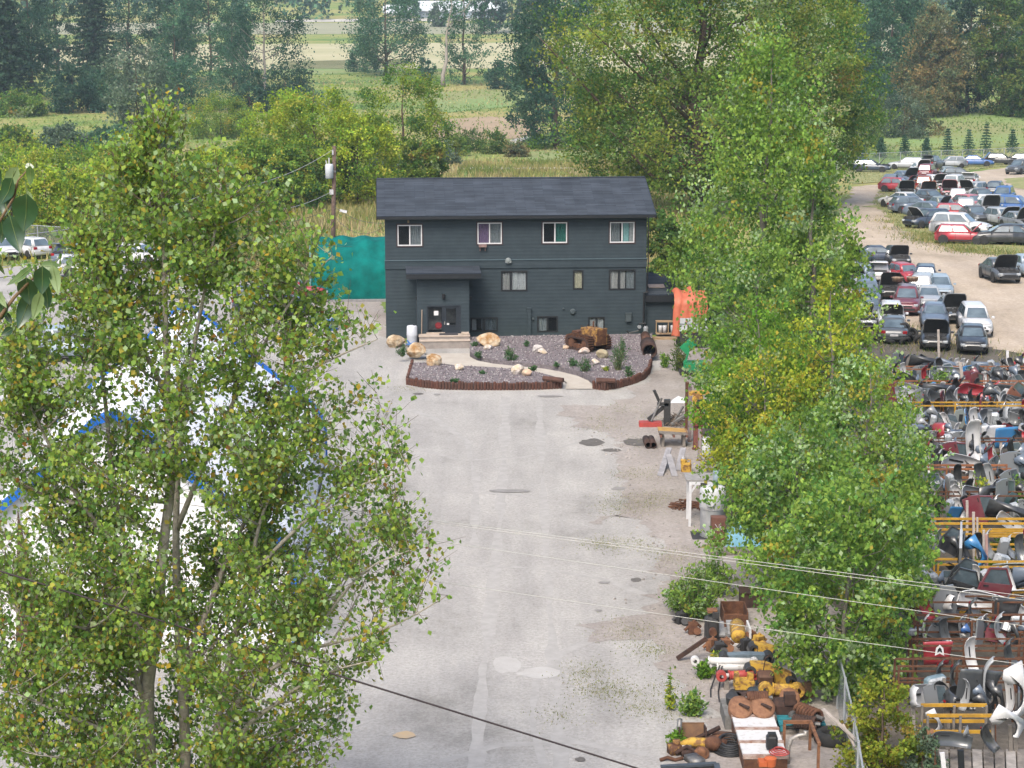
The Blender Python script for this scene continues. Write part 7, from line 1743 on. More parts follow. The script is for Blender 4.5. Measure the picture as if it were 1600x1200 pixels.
# scrap heap left of the cabinet
p = V(zd, 375, 720); t = thing('digger_bucket', 'small rust brown digger bucket in the scrap heap', 'bucket', p)
MB().extr([(-.36, 0, .05), (-.36, .5, .02), (-.36, .62, .4), (-.36, .1, .5)], (.04, 0, 0)).extr([(.34, 0, .05), (.34, .5, .02), (.34, .62, .4), (.34, .1, .5)], (.04, 0, 0)).build('cheek', rust_dk, t)
MB().quad((-.36, .5, .02), (.36, .5, .02), (.36, .62, .42), (-.36, .62, .42)).quad((-.36, 0, .05), (.36, 0, .05), (.36, .5, .02), (-.36, .5, .02)).box((0, .63, .25), (.72, .03, .4)).build('shell', M('bucket_brown', (.22, .12, .06), (.14, .08, .05), scale=5, rough=.8), t)
for (x, y, lb, fn) in [(415, 745, 'yellow pump casing in the scrap heap', lambda: (MB().tube([(-.5, 0, .15), (-.2, .05, .22), (.25, 0, .2), (.5, .05, .15)], [.08, .13, .15, .1], 10), yel_m)), (520, 750, 'rusty gear casting right of the yellow pump', lambda: (MB().lathe([(.05, 0), (.22, 0), (.24, .2), (.1, .3)], (0, 0, .1)).box((.2, .1, .15), (.25, .25, .3), rotm(30)), rust)),
        (270, 690, 'short steel tube standing in the scrap heap', lambda: (MB().tube([(0, 0, .0), (.05, .05, .65)], .07, 10), steel_m)), (310, 750, 'pale steel pipe stub in the scrap heap', lambda: (MB().tube([(-.2, 0, .1), (.2, .05, .16)], .08, 10), M('galvanised', (.45, .43, .4)))), (245, 770, 'rust yellow bracket at the left of the scrap heap', lambda: (MB().box((0, 0, .15), (.3, .3, .25), rotm(20)).lathe([(.1, .1), (.1, .3)], (.05, 0, .1)), yel)),
        (335, 790, 'dark rusty crank in the scrap heap', lambda: (MB().tube([(-.3, 0, .1), (0, .1, .25), (.3, 0, .1)], .06, 8).box((0, .05, .1), (.3, .2, .15), rotm(15)), rust_dk)), (440, 790, 'orange rust hub with bolts in the scrap heap', lambda: (MB().lathe([(.05, 0), (.18, 0), (.2, .12), (.1, .14), (.1, .3)], (0, 0, .05), rotm(0, 40)), rust_or)), (560, 680, 'rust flat plates at the back of the scrap heap', lambda: (MB().box((0, 0, .06), (.7, .5, .1), rotm(10)).box((.1, .1, .15), (.5, .4, .06), rotm(-15)), rust_or)),
        (225, 825, 'rusty chain links at the front of the scrap heap', lambda: (MB().tube([(-.3, 0, .05), (-.1, .05, .1), (.1, 0, .05), (.3, .08, .08)], .05, 6), rust)), (390, 835, 'grey bolt plate at the front of the scrap heap', lambda: (MB().box((0, 0, .1), (.35, .5, .16), rotm(25)), steel_m)), (480, 700, 'brown lever arm across the scrap heap', lambda: (MB().beam((-.4, 0, .1), (.35, .2, .4), .08, .1), rust_dk))]:
    mb_, mt = fn(); tag(mb_.build('scrap_casting', mt, None, True, V(zd, x, y)), lb, 'scrap part', 'scrap heap pieces')
# dark open skip at the bottom edge
a, b = G(*zd(150, 868), .9), G(*zd(545, 845), .9); t = thing('skip_bin', 'dark steel skip at the bottom edge of the picture', 'skip', (a.x, a.y, 0)); d = b - a; d.z = 0
for q in (0, -1.6): MB().beam((0, q, .45), d + Vector((0, q, .45)), .06, .9).build('side', dark_st, t)
for q in (Vector((0, 0, 0)), d): MB().beam(q + Vector((0, 0, .45)), q + Vector((0, -1.6, .45)), .06, .9).build('end', dark_st, t)
MB().beam((0, .02, .92), d + Vector((0, .02, .92)), .14, .06).beam(d + Vector((0, 0, .922)), d + Vector((0, -1.6, .922)), .14, .06).build('rim', M('blue_steel', (.07, .085, .105), (.05, .06, .07)), t)
MB().box(d / 2 + Vector((0, -.8, .06)), (d.length, 1.6, .06)).build('floor', dark_st, t)
# rusty open skip under the poplar and neighbours
a = V(ze, 930, 825); t = thing('rusty_bin', 'rust brown open bin half under the poplar branches', 'bin', a)
wl = .05
MB().box((-.42, .75, .32), (wl, 1.5, .62)).box((.55, .75, .32), (wl, 1.5, .62)).box((.06, 1.48, .32), (.95, wl, .62)).box((.06, .02, .26), (.95, wl, .5)).build('sides', rust, t)
MB().box((.06, .75, .1), (.9, 1.4, .06)).build('floor', rust_or, t); t.scale = (.75, .75, .8)
tag(MB().box((0, 0, .25), (.75, .6, .5)).box((0, -.02, .52), (.8, .66, .05)).build('rust_box', rust_dk, None, False, V(ze, 1100, 610)), 'dark rust box behind the open bin', 'box')
t = thing('striped_roller', 'yellow and black banded machine roller below the rust bin', 'roller', V(ze, 970, 1010))
MB().tube([(0, 0, .3), (.05, 1.0, .35)], .22, 12).build('drum', yel_m, t, True)
for k in range(4): MB().lathe([(.235, -.05), (.235, .05)], (.01 + k * .012, .15 + .24 * k, .31 + .01 * k), Matrix.Rotation(PI / 2 + .3, 3, 'X'), 12).build('band', M('tan_band', (.30, .2, .08)), t)
MB().box((0, .5, .05), (.5, 1.0, .08)).box((.35, .4, .3), (.06, .9, .5)).build('cradle', white_m, t)
tag(MB().box((-.2, 0, .3), (.22, .7, .06), rotm(0, 20)).box((.1, .05, .32), (.22, .7, .06), rotm(0, 20)).box((-.05, .1, .13), (.6, .5, .22)).build('grey_boards', M('grey_board', (.34, .34, .35), (.22, .22, .22), scale=4), None, False, V(ze, 860, 930)), 'two grey boards on a block left of the striped roller', 'boards')
t = thing('black_gearbox', 'black oily gearbox left of the grey boards', 'machine', V(ze, 705, 950)); MB().rbox((0, 0, .4), (.42, .5, .75), .08).box((.1, -.1, .85), (.2, .25, .2)).build('case', dark_st, t); MB().lathe([(.12, 0), (.12, .2)], (0, -.3, .4), Matrix.Rotation(PI / 2, 3, 'X'), 10).build('shaft', rust, t); MB().box((0, 0, .95), (.3, .3, .08)).build('cap', rust_or, t)
a, b = V(ze, 365, 1140, .05), V(ze, 660, 930, .7); tag(MB().beam(Vector((0, 0, .03)), b - a + Vector((0, 0, .0)), .09, .12).build('steel_bar', rust_dk, None, False, a), 'long dark steel bar leaning from the ground to the gearbox', 'bar')
for (x, y, mt, lb) in [(780, 1090, dark_st, 'bundle of black levers behind the white cylinder'), (705, 1060, rust_or, 'rust orange block with weeds before the white cylinder'), (1165, 1020, yel_m, 'yellow bracket under the poplar twigs'), (1090, 990, rust_or, 'orange hook by the yellow bracket'), (520, 890, rust, 'rust plate standing left of the gearbox'), (400, 790, dark_st, 'dark boot-shaped casting on the dirt'), (840, 1060, rust_or, 'orange fittings behind the grey-blue beam'), (1040, 1060, dark_st, 'black hose bundle on the grey-blue beam')]:
    mb_ = MB().box((0, 0, .2), (.28, .22, .38), rotm(rnd.uniform(0, 60), rnd.uniform(-15, 15))).tube([(-.25, 0, .12), (.05, .05, .42), (.25, .1, .2)], .05, 6).lathe([(.05, 0), (.12, .02), (.12, .16)], (.12, -.1, .1), rotm(0, 60))
    tag(mb_.build('scrap_casting', mt, None, False, V(ze, x, y)), lb, 'scrap part', 'scrap pieces along the lot edge')
# uprights: old rust columns stood together
for i, (x, w_, y0, y1, mt, lb) in enumerate([(1073, 5, 598, 672, rust, 'thin rust column at the left of the column bundle'), (1077.5, 5, 604, 690, M('mauve_steel', (.30, .24, .25), (.2, .15, .15), scale=4), 'mauve grey steel column of the bundle'), (1090, 13, 618, 703, M('red_oxide', (.23, .085, .065), (.14, .05, .04), scale=4, rough=.8), 'wide red oxide column with a yellow head'), (1093, 4, 672, 720, M('pale_column', (.42, .35, .34), (.3, .25, .24), scale=4), 'pale column stump right of the red oxide column')]):
    b = G(x, y1); s = scale_at(b); H_ = (y1 - y0) / s * 1.02; W_ = w_ / s
    t = thing('steel_column', lb, 'column', b, 0, 'old steel columns stood together')
    MB().box((0, 0, H_ / 2), (W_, .05, H_)).box((-W_ / 2 + .03, .15, H_ / 2), (.06, .3, H_)).box((W_ / 2 - .03, .15, H_ / 2), (.06, .3, H_)).build('channel', mt, t)
    MB().box((0, .1, .02), (W_ * 1.3, .4, .04)).build('base_plate', rust, t)
    if i == 2:
        MB().box((0, -.1, H_ + .15), (.85, .35, .14), rotm(0, 0, -4)).lathe([(.2, -.1), (.25, 0), (.2, .1)], (-.05, -.2, H_ - .12), Matrix.Rotation(PI / 2, 3, 'X'), 12).build('lift_head', yel_m, t); MB().lathe([(.14, -.15), (.14, .15)], (.05, -.3, H_ - .25), rotm(0, 0), 10).build('motor', dark_st, t)
        MB().box((0, -.06, H_ - .9), (.42, .12, .8)).build('carriage', M('brick_red', (.25, .06, .05), (.18, .05, .04), scale=4), t)
# black and red grapple on the lot
g = V(zf, 200, 265); t = thing('log_grapple', 'black machine attachment with a red base standing on the lot', 'machine', g)
MB().box((-.4, 0, .12), (1.0, .5, .2)).build('base', red_p, t); MB().box((.35, .1, .6), (.28, .3, 1.2)).beam((-.5, 0, .3), (.3, .1, .95), .12, .16).beam((0, .05, 1.1), (-.25, 0, 1.65), .12, .12).box((.15, .05, 1.0), (.5, .2, .14)).build('frame', dark_st, t); MB().tube([(-.35, -.05, .25), (.1, 0, 1.3)], .05, 8).build('ram', steel_m, t)
MB().beam((.5, -.1, .1), (1.2, .2, .5), .16, .1).beam((.6, .1, .1), (1.1, .5, .8), .08, .08).build('arm', M('grey_tank', (.22, .22, .21)), t)
t = thing('branch_pile', 'pile of dry sticks and wire right of the black attachment', 'debris', V(zf, 310, 250)); mb_ = MB()
for k in range(26): a_ = rnd.uniform(0, 6.28); mb_.tube([(rnd.uniform(-.6, .6), rnd.uniform(-.8, .8), .05), (rnd.uniform(-.4, .4), rnd.uniform(-.5, .5), rnd.uniform(.15, .5)), (math.cos(a_) * .8, math.sin(a_), .1)], .018, 4)
mb_.build('sticks', M('stick_brown', (.16, .12, .09)), t)
t = thing('debris_pile', 'low pile of rusty wire and sticks behind the white boiler post', 'debris', V(zf, 385, 770)); mb_ = MB()
for k in range(30): a_ = rnd.uniform(0, 6.28); mb_.tube([(rnd.uniform(-.7, .7), rnd.uniform(-.6, .6), .03), (rnd.uniform(-.4, .4), rnd.uniform(-.4, .4), rnd.uniform(.05, .25)), (math.cos(a_) * .8, math.sin(a_) * .7, .05)], .02, 4)
mb_.build('sticks', rust, t)
# pallet table with yellow top, leaning planks, pipes, yellow can
g = V(zf, 290, 400); t = thing('pallet', 'wooden pallet with yellow boards raised on a trestle', 'pallet', g)
for k in range(5): MB().box((0, .0 + k * .26, .62), (1.25, .18, .03), rotm(0, 0, 4)).build('slat', M('yellow_wood', (.55, .34, .10), (.42, .25, .09), scale=4) if k > 1 else wood_g, t)
for x in (-.55, 0, .55): MB().box((x, .5, .54), (.09, 1.25, .11)).build('bearer', M('red_brown_wood', (.22, .10, .07), (.15, .07, .05), scale=4), t)
for x in (-.45, .45): MB().box((x, .5, .24), (.12, .9, .48)).build('trestle', wood_g, t)
for i, (a, b) in enumerate([((262, 400), (205, 575)), ((258, 440), (298, 577)), ((350, 400), (318, 540))]):
    p, q = V(zf, *a, .55), V(zf, *b, .03); tag(MB().beam(Vector((0, 0, 0)), q - p, .24, .05).build('plank', M('silver_plank', (.38, .37, .38), (.26, .25, .26), scale=4, rough=.9), None, False, p), ['grey plank leaning from the pallet, leftmost', 'grey plank crossing from the pallet, middle', 'grey plank leaning at the right of the pallet'][i], 'plank', 'planks leaning on the pallet')
for i, x in enumerate((132, 164)):
    tag(hollow(MB(), (0, 0, .17), (-.03, 1.3, .17), .15, .12).build('short_pipe', rust_dk, None, True, V(zf, x, 408)), ['left of two dark rusty pipes beside the pallet', 'right of two dark rusty pipes beside the pallet'][i], 'pipe')
g = V(zf, 368, 550); t = thing('yellow_can', 'yellow fuel can with a white cap by the lot edge', 'can', g); MB().rbox((0, 0, .2), (.42, .25, .4), .06).rbox((-.12, 0, .45), (.22, .2, .2), .04).build('body', yel_m, t); MB().lathe([(.05, 0), (.05, .08)], (-.12, 0, .54), None, 8).build('cap', vinyl, t); MB().tube([(.0, 0, .42), (.05, 0, .52), (.17, 0, .5), (.18, 0, .4)], .025, 6).build('handle', yel_m, t)
tag(MB().extr([(-.4, 0, .02), (.4, 0, .02), (.35, .5, .10), (0, .6, .2), (-.3, .4, .06)], (0, .02, .03)).box((.3, .3, .05), (.3, .4, .08), rotm(20)).build('plastic_sheet', vinyl, None, False, V(zf, 325, 122)), 'crumpled white plastic sheet on the lot', 'plastic sheet')
# white table frame, boiler, brown cabinet, blue tarp
g = V(zf, 390, 892); t = thing('white_table', 'tall white table frame with one leg on the lot edge', 'table', g)
hh = 1.75
MB().box((.5, .5, hh), (1.3, 1.1, .06)).build('top', M('grey_top', (.36, .35, .34), (.25, .24, .23), scale=4), t); MB().box((.5, .0, hh - .1), (1.1, .08, .12)).build('rail', vinyl, t)
for x, y in ((0, 0), (1.05, 0), (0, 1.0), (1.05, 1.0)): MB().box((x, y, hh / 2), (.09, .09, hh)).build('leg', vinyl, t)
MB().beam((.03, 0, hh - .45), (.25, 0, hh - .1), .05, .06).build('brace', vinyl, t)
g = V(zf, 530, 950); t = thing('white_boiler', 'white cylindrical boiler with a round hatch and grey pipe', 'boiler', g)
bo_m = M('boiler_white', (.60, .61, .62), (.47, .48, .48), scale=3, rough=.5)
MB().lathe([(.42, 0), (.44, .02), (.44, 1.05), (.46, 1.07), (.46, 1.10)], n=24).build('shell', bo_m, t, True); MB().lathe([(.455, 1.10), (.47, 1.12), (.47, 1.75), (.40, 1.86), (.2, 1.9)], n=24).build('upper_shell', bo_m, t, True)
MB().lathe([(.455, 1.06), (.475, 1.06), (.475, 1.12), (.455, 1.12)], n=24).build('band', M('band_grey', (.34, .34, .34)), t)
MB().lathe([(.17, -.02), (.17, .08), (.14, .1), (.05, .1)], (-.12, -.46, 1.38), Matrix.Rotation(PI / 2, 3, 'X'), 18).build('hatch', bo_m, t)
MB().lathe([(.12, 0), (.12, .55)], (.12, .1, 1.85), None, 12).build('flue', M('flue_blue', (.25, .32, .36), (.18, .23, .26), scale=4), t, True); MB().tube([(-.3, 0, 1.8), (-.3, 0, 2.1)], .02, 5).tube([(-.22, .05, 1.8), (-.22, .05, 2.15)], .02, 5).box((-.35, 0, 1.92), (.2, .1, .1)).build('valves', dark_st, t)
MB().box((-.1, 0, -.03), (1.3, 1.1, .12)).build('skid', dark_st, t)
g = V(zf, 568, 1030); t = thing('rust_cabinet', 'rust brown steel cabinet with a pale chalk scrawl in front of the boiler', 'cabinet', g)
MB().box((0, .2, .72), (.5, .4, .8)).build('body', M('cabinet_rust', (.19, .085, .06), (.12, .055, .04), scale=5, rough=.8), t); MB().box((0, .2, .17), (.5, .38, .3)).build('plinth', rust, t)
MB().tube([(-.12, -.012, .9), (-.02, -.012, .75), (.02, -.012, .9), (.1, -.012, .7), (-.05, -.012, .66), (.08, -.012, .82)], .012, 4).build('scrawl', vinyl, t)
g = V(zf, 715, 1030); tb_ = MB(); n = 12; ring = []
for j in range(9):
    for i in range(n + 1):
        x, y = -.75 + 1.6 * i / n, .9 * j / 8; ed = min(1, 3.2 * min(i / n, 1 - i / n, j / 8, 1 - j / 8)); tb_.v.append((x, y, .02 + .75 * ed ** .7 * (1 + .25 * math.sin(i * 1.7 + j)) + .05 * math.sin(j * 3 + i * 2.2)))
for j in range(8):
    for i in range(n): a_ = j * (n + 1) + i; tb_.f.append((a_, a_ + 1, a_ + n + 2, a_ + n + 1)); tb_.mi.append(0)
o = tag(tb_.build('blue_tarp', M('tarp_blue', (.25, .50, .62), (.16, .38, .52), scale=6, rough=.5, bump=.4), None, True, g), 'pale blue tarpaulin heap between boiler and poplars', 'tarpaulin')
tag(MB().box((0, .0, .1), (1.9, .5, .18)).build('timber_skid', wood_g, None, False, V(zf, 680, 1062)), 'grey timber in front of the blue tarpaulin', 'timber')
tag(MB().box((0, .4, .55), (.62, .8, 1.08)).box((0, .4, 1.12), (.66, .84, .05)).build('white_tank', M('tank_bluewhite', (.52, .57, .62), (.42, .46, .50), scale=2, rough=.5), None, False, V(zg, 840, 1350)), 'pale blue-white tank behind the rust columns', 'tank')
tag(MB().lathe([(.25, 0), (.3, .1), (.28, .8), (.15, .95)]).build('white_drum', vinyl, None, True, V(zf, 490, 470)), 'white drum between columns and poplar', 'drum')
# orange tarpaulin over a stack, green frame, trailer
g = G(1083, 545); t = thing('parked_trailer', 'grey and white trailer front below the orange tarpaulin', 'trailer', g); s = scale_at(g)
MB().box((0, 1.2, .62), (1.45, 2.4, .75)).build('box', dark_st, t); MB().box((0, -.02, 1.12), (1.5, .12, .32)).box((0, 1.2, 1.5), (1.45, 2.35, .3)).build('top_panel', M('panel_white', (.58, .6, .62), (.42, .44, .46), scale=3), t); MB().box((0, .6, 1.3), (1.46, 1.2, .14)).build('grey_panel', M('panel_grey', (.25, .27, .28)), t)
for x in (-.6, .6): MB().lathe([(.1, -.09), (.27, -.09), (.29, 0), (.27, .09), (.1, .09)], (x, .6, .29), rotm(0, 90), 14).build('wheel', tyre_m, t, True)
tw = MB(); n, m_ = 14, 12
for j in range(m_ + 1):
    for i in range(n + 1):
        u, v = i / n, j / m_; x = -.92 + 1.75 * u + .03 * math.sin(j * .9 + u * 3) - (.16 * (1 - v / .6) if v < .6 and u < .35 else 0); 
        if v < .6: y, z = -.30 - .18 * (1 - v / .6) + .10 * (1 - .6 * v) * math.sin(i * 2.1), .95 + (2.5 - .95) * (v / .6) - .25 * (1 - v / .6) * math.sin(u * 3.1)
        else: y, z = -.3 + 2.2 * (v - .6) / .4, 2.5 + .35 * math.sin(PI * (v - .6) / .5) + .12 * math.sin(i)
        tw.v.append((x, y, (z + .16 * math.sin(u * PI) ** .6 - (.25 * (1 - v / .6) if u < .3 else 0) if v < .6 else z + .16 * math.sin(u * PI) ** .6)))
for j in range(m_):
    for i in range(n): a_ = j * (n + 1) + i; tw.f.append((a_, a_ + 1, a_ + n + 2, a_ + n + 1)); tw.mi.append(0)
tw.box((0, 1.0, 1.95), (1.3, 1.6, .9), mi=0)
tag(tw.build('orange_tarp', M('tarp_orange', (.62, .17, .09), (.50, .13, .07), scale=3, rough=.55, bump=.3), None, True, g + Vector((-.1, .5, 0))), 'orange tarpaulin draped over a stack beside the annex', 'tarpaulin')
grn = M('machine_green', (.02, .34, .13), (.02, .24, .10), scale=4, rough=.5)
g = G(1080, 588); t = thing('green_machine', 'green machine with an upturned chute behind the rust columns', 'machine', g); MB().box((.25, .5, .42), (1.1, .9, .45)).build('hopper', grn, t)
MB().beam((-.42, .2, 1.25), (.1, .2, 1.75), .5, .06, up=(0, 1, 0)).beam((-.28, .2, .7), (-.15, .2, 1.2), .14, .08).build('chute', grn, t); MB().box((-.28, .25, .55), (.2, .2, .35)).build('spout', grn, t); MB().box((.1, .7, .1), (1.3, 1.2, .18)).build('chassis', dark_st, t)
for x in (-.3, .7): MB().lathe([(.08, -.08), (.18, -.08), (.19, 0), (.18, .08)], (x, .1, .19), rotm(0, 90), 12).build('wheel', tyre_m, t, True)
g = G(1044, 524, .1); t = thing('wooden_crate', 'open wooden crate holding white tubs against the annex', 'crate', g)
for z in (.08, .75): MB().box((0, .25, z), (1.35, .5, .04)).build('board', M('crate_wood', (.42, .30, .18), (.3, .2, .12), scale=4), t)
for x in (-.66, 0, .66): MB().box((x, .02, .41), (.05, .05, .64)).build('batten', MATS['crate_wood'], t)
for i, x in enumerate((-.42, -.18, .25)): tag(MB().lathe([(.10, 0), (.12, .4), (.11, .42)]).build('white_tub', vinyl, None, True, g + Vector((x, .2, .11))), ['white tub in the crate, left', 'white tub in the crate, middle', 'white tub in the crate, right'][i], 'tub', 'tubs in the crate')
tag(MB().box((0, 0, .05), (3.2, .5, .1)).build('timber', M('crate_wood', (.42, .3, .18)), None, False, G(1030, 530, .0)), 'low timber at the foot of the annex wall', 'timber')

# ------------------------------------------------------------------ white and blue fabric hall on the left
fr = G(463, 1012); bk = G(510, 760); ax = Vector((bk.x - fr.x, bk.y - fr.y, 0)); LT = ax.length; ax.normalize(); rt = Vector((ax.y, -ax.x, 0))
hall = thing('fabric_hall', 'white fabric hall with blue arched ribs behind the big poplar', 'tent', fr, math.degrees(math.atan2(ax.y, ax.x)) - 90)
# local: x to the right, y away, origin at the right front foot
sF = scale_at(fr); HE, HA, HWD = 158 / sF, 372 / sF, 5.25
fab = M('white_fabric', (.98, .98, 1.0), (.86, .86, .88), scale=.5, rough=.6, bump=.6, bscale=1.3, dist=.25)
blue_r = M('blue_rib', (.01, .14, .55), (.01, .11, .45), scale=3, rough=.45)
prof = [(0, 0), (0, HE * .72), (-.12, HE * .90), (-.45, HE * 1.06), (-1.1, HE * 1.06 + (HA - HE * 1.06) * .14), (-HWD * .6, HE + (HA - HE) * .58), (-HWD * .9, HA * .975), (-HWD, HA)]
full = prof + [(-2 * HWD - x, z) for x, z in reversed(prof[:-1])]
rings = []; ny = 14
for j in range(ny + 1):
    y = LT * j / ny; sag = .10 * math.sin(PI * ((j % 7) / 7.0))
    rings.append([Vector((x + (sag * .6 if x > -HWD else -sag * .6) * -1, y, max(0, z - sag)) ) for x, z in full])
MB().loft(rings, caps=False, closed=False).build('roof_cover', fab, hall, True)
for y, ins in ((.0, 0), (LT, 0)):
    pts = [(x * 1.0, y, z) for x, z in full]
    r_ = MB()
    for a, b in zip(full, full[1:]):
        r_.beam((a[0], y, a[1] + .06), (b[0], y, b[1] + .06), .5 if y < 1 else .3, .22 if y < 1 else .12)
    r_.build('rib', blue_r, hall)
# front wall with a dark doorway slit
ew = MB(); door = (-HWD - .35, -HWD + .95)
n = len(full)
lo_ = [(-.05, 0), (-.05, HE)]
def topz(x):
    pp = sorted(full); xs, zs_ = [p[0] for p in pp], [p[1] for p in pp]; return float(np.interp(x, xs, zs_))
xs_ = np.linspace(-2 * HWD + .02, -.02, 50)
for a, b in zip(xs_, xs_[1:]):
    m_ = (a + b) / 2; fold = .10 * math.sin(m_ * 5); fold2 = .10 * math.sin((b) * 5)
    zl = 2.6 if door[0] < m_ < door[1] else 0; zl2 = zl
    y0_, y1_ = .15 + .07 * math.sin(a * 5), .15 + .07 * math.sin(b * 5)
    ew.quad((a, y0_, zl), (b, y1_, zl), (b, .15, topz(b) - .03), (a, .15, topz(a) - .03))
ew.build('end_wall', fab, hall, True)
dk_b = M('hall_interior', (.12, .075, .055), (.07, .045, .035), scale=2, rough=.9)
MB().box(((door[0] + door[1]) / 2, 2.2, 1.3), (1.6, .05, 2.6)).build('doorway_back', dk_b, hall)
MB().extr([(-2 * HWD + 2.1, .02, 0), (-2 * HWD + 3.6, .0, 0), (-2 * HWD + 2.55, .05, 3.0), (-2 * HWD + 2.35, .06, 4.4)], (0, .03, 0)).build('brown_flap', dk_b, hall)
# loose skirt spread on the ground on the right side
sk = MB(); m_ = 30
for j in range(m_ + 1):
    y = -.4 + (LT + .4) * j / m_; fl = .55 + .05 * math.sin(j * 1.9) + .06 * math.sin(j * .7)
    sk.v += [(.04, y, 1.15), (.22 + .03 * math.sin(j * 2.3), y, .55), (fl * .8, y, .14), (fl + .2, y, .02)]
for j in range(m_):
    for i in range(3): a_ = j * 4 + i; sk.f.append((a_, a_ + 1, a_ + 5, a_ + 4)); sk.mi.append(0)
sk.build('skirt', fab, hall, True)
# ------------------------------------------------------------------ teal tarpaulin shelter behind the house
g = G(485, 472); s = scale_at(g); HQ = 92 / s * 1.02; LQ = 175 / s; t = thing('arched_shelter', 'teal tarpaulin covered arched shelter left of the house', 'shelter', g, HRZ)
teal_t = M('tarp_teal', (.003, .185, .165), (.002, .095, .088), scale=1.1, rough=.85, bump=.4, bscale=3, dist=.08, spec=.1)
q = MB(); na, nl = 22, 44
for i in range(nl + 1):
    x = LQ * i / nl
    for j in range(na + 1):
        a = PI * j / na; rr_ = 1 - .035 * (math.sin(x * 2.0) ** 2) * math.sin(a) + (.030 * math.sin(j * 5.1 + x * 1.5 + .8 * math.sin(x * 2.7)) * (1 if j < 9 else .35)) + .007 * math.sin(x * 5.3 + j * .4)
        q.v.append((x + .25 * math.sin(a), HQ * .8 * (1 - math.cos(a) * rr_), HQ * math.sin(a) ** .75 * rr_))
for i in range(nl):
    for j in range(na): a_ = i * (na + 1) + j; q.f.append((a_, a_ + 1, a_ + na + 2, a_ + na + 1)); q.mi.append(0)
q.build('cover', teal_t, t, True)
hp_ = MB(); hp_.tube([(0, HQ * .8 * (1 - math.cos(PI * k / 16)), HQ * math.sin(PI * k / 16) ** .75) for k in range(17)], .05, 6); hp_.build('end_hoop', M('pale_teal', (.20, .42, .42)), t)
MB().box((LQ / 2, -.12, .08), (LQ + .1, .2, .16)).build('ground_beam', M('grey_board', (.34, .34, .35)), t)
# bits left of the house seen through leaves
for (x, y, c, lb) in [(505, 512, 'white_plastic', 'white plastic tub left of the house'), (494, 510, 'blue_plastic', 'dark blue crate beside the white tub'), (518, 516, 'blue_plastic', 'blue jug behind the poplar leaves')]:
    tag(MB().rbox((0, 0, .3), (.7, .5, .6), .08).lathe([(.1, 0), (.1, .1)], (.1, 0, .6)).build('plastic_tub', MATS[c], None, False, G(x, y)), lb, 'tub', 'tubs left of the house')

# ------------------------------------------------------------------ utility pole, wires, fences
g = G(519, 462); top = at(522.5, 228, g.y); H_ = top.z - g.z; s = scale_at(top)
up_ = thing('utility_pole', 'brown utility pole with a white transformer left of the house', 'utility pole', g)
MB().tube([(0, 0, -.3), (top.x - g.x, 0, H_)], [.17, .12], 10).build('pole', M('pole_wood', (.17, .115, .09), (.10, .07, .055), scale=6, rough=.95, bump=.3), up_, True)
p = at(514.5, 268, g.y - .25) - g
trf = MB().lathe([(.20, -.42), (.25, -.40), (.26, .40), (.22, .46), (.05, .48)], p, None, 16).build('transformer', M('transformer_grey', (.60, .63, .66), (.5, .53, .56), scale=3, rough=.5), up_, True)
MB().tube([p + Vector((0, 0, .45)), p + Vector((0, 0, .85))], .05, 6).tube([p + Vector((-.15, 0, .45)), p + Vector((-.2, 0, .68))], .04, 6).build('bushing', M('porcelain', (.55, .55, .55)), trf)
MB().box(p + Vector((.25, .12, 0)), (.3, .1, .12)).build('bracket', steel_m, up_)
MB().box(at(520, 238, g.y - .15) - g, (.1, .12, .3)).box(at(518, 300, g.y - .15) - g, (.25, .12, .3)).build('insulators', MATS['porcelain'], up_)
wire_m = M('wire_dark', (.10, .095, .09), (.07, .066, .06), rough=.6); wire_p = M('wire_pale', (.56, .55, .53), (.50, .49, .47), rough=.5)
def wire(label, pts, r, mat, sag=0.0, n=24):
    P3 = [Vector(p) for p in pts]; out = []
    for a, b in zip(P3, P3[1:]):
        for k in range(n): u = k / n; q_ = a.lerp(b, u); q_.z -= 4 * sag * u * (1 - u); out.append(q_)
    out.append(P3[-1]); o = MB()
    o.tube([p - P3[0] for p in out], r, 5)
    return tag(o.build('overhead_wire', mat, None, True, P3[0]), label, 'wire')
T_ = lambda px, py: at(px, py, g.y - .1)
wire('pale wire running left from the top of the utility pole', [T_(521, 233), at(330, 300, 105), at(-60, 372, 78)], .014, wire_p, .5)
wire('lower pale wire running left below the transformer', [T_(517, 300), at(380, 330, 112), at(-60, 425, 84)], .014, wire_p, .4)
wire('dark cable running left from the middle of the utility pole', [T_(517, 328), at(300, 362, 110), at(-60, 440, 86)], .016, wire_m, .4)
EH = O1 + HU * .1 + Vector((0, 0, EAVE - .35))
wire('service cable drooping from the pole to the house eave', [T_(521, 322), EH], .013, wire_m, .35)
wire('second service cable drooping lower to the house eave', [T_(521, 336), EH + Vector((0, 0, -.1))], .013, wire_m, .8)
tag(MB().box((0, 0, 0), (.45, .06, .16), rotm(0, 0, 12)).build('white_tag', vinyl, None, False, at(536.5, 330, g.y - .1)), 'white tag hanging on the service cable', 'tag')
YW = 41.0
def wl(label, pts, r, mat, Y=YW):
    wire(label, [at(x, y, Y) for x, y in pts], r, mat, .0, 10)
def quadpts(p, q, m, n=10):
    out = []
    for k in range(n + 1):
        u = k / n; out.append(((1 - u) ** 2 * p[0] + 2 * u * (1 - u) * m[0] + u * u * q[0], (1 - u) ** 2 * p[1] + 2 * u * (1 - u) * m[1] + u * u * q[1]))
    return out
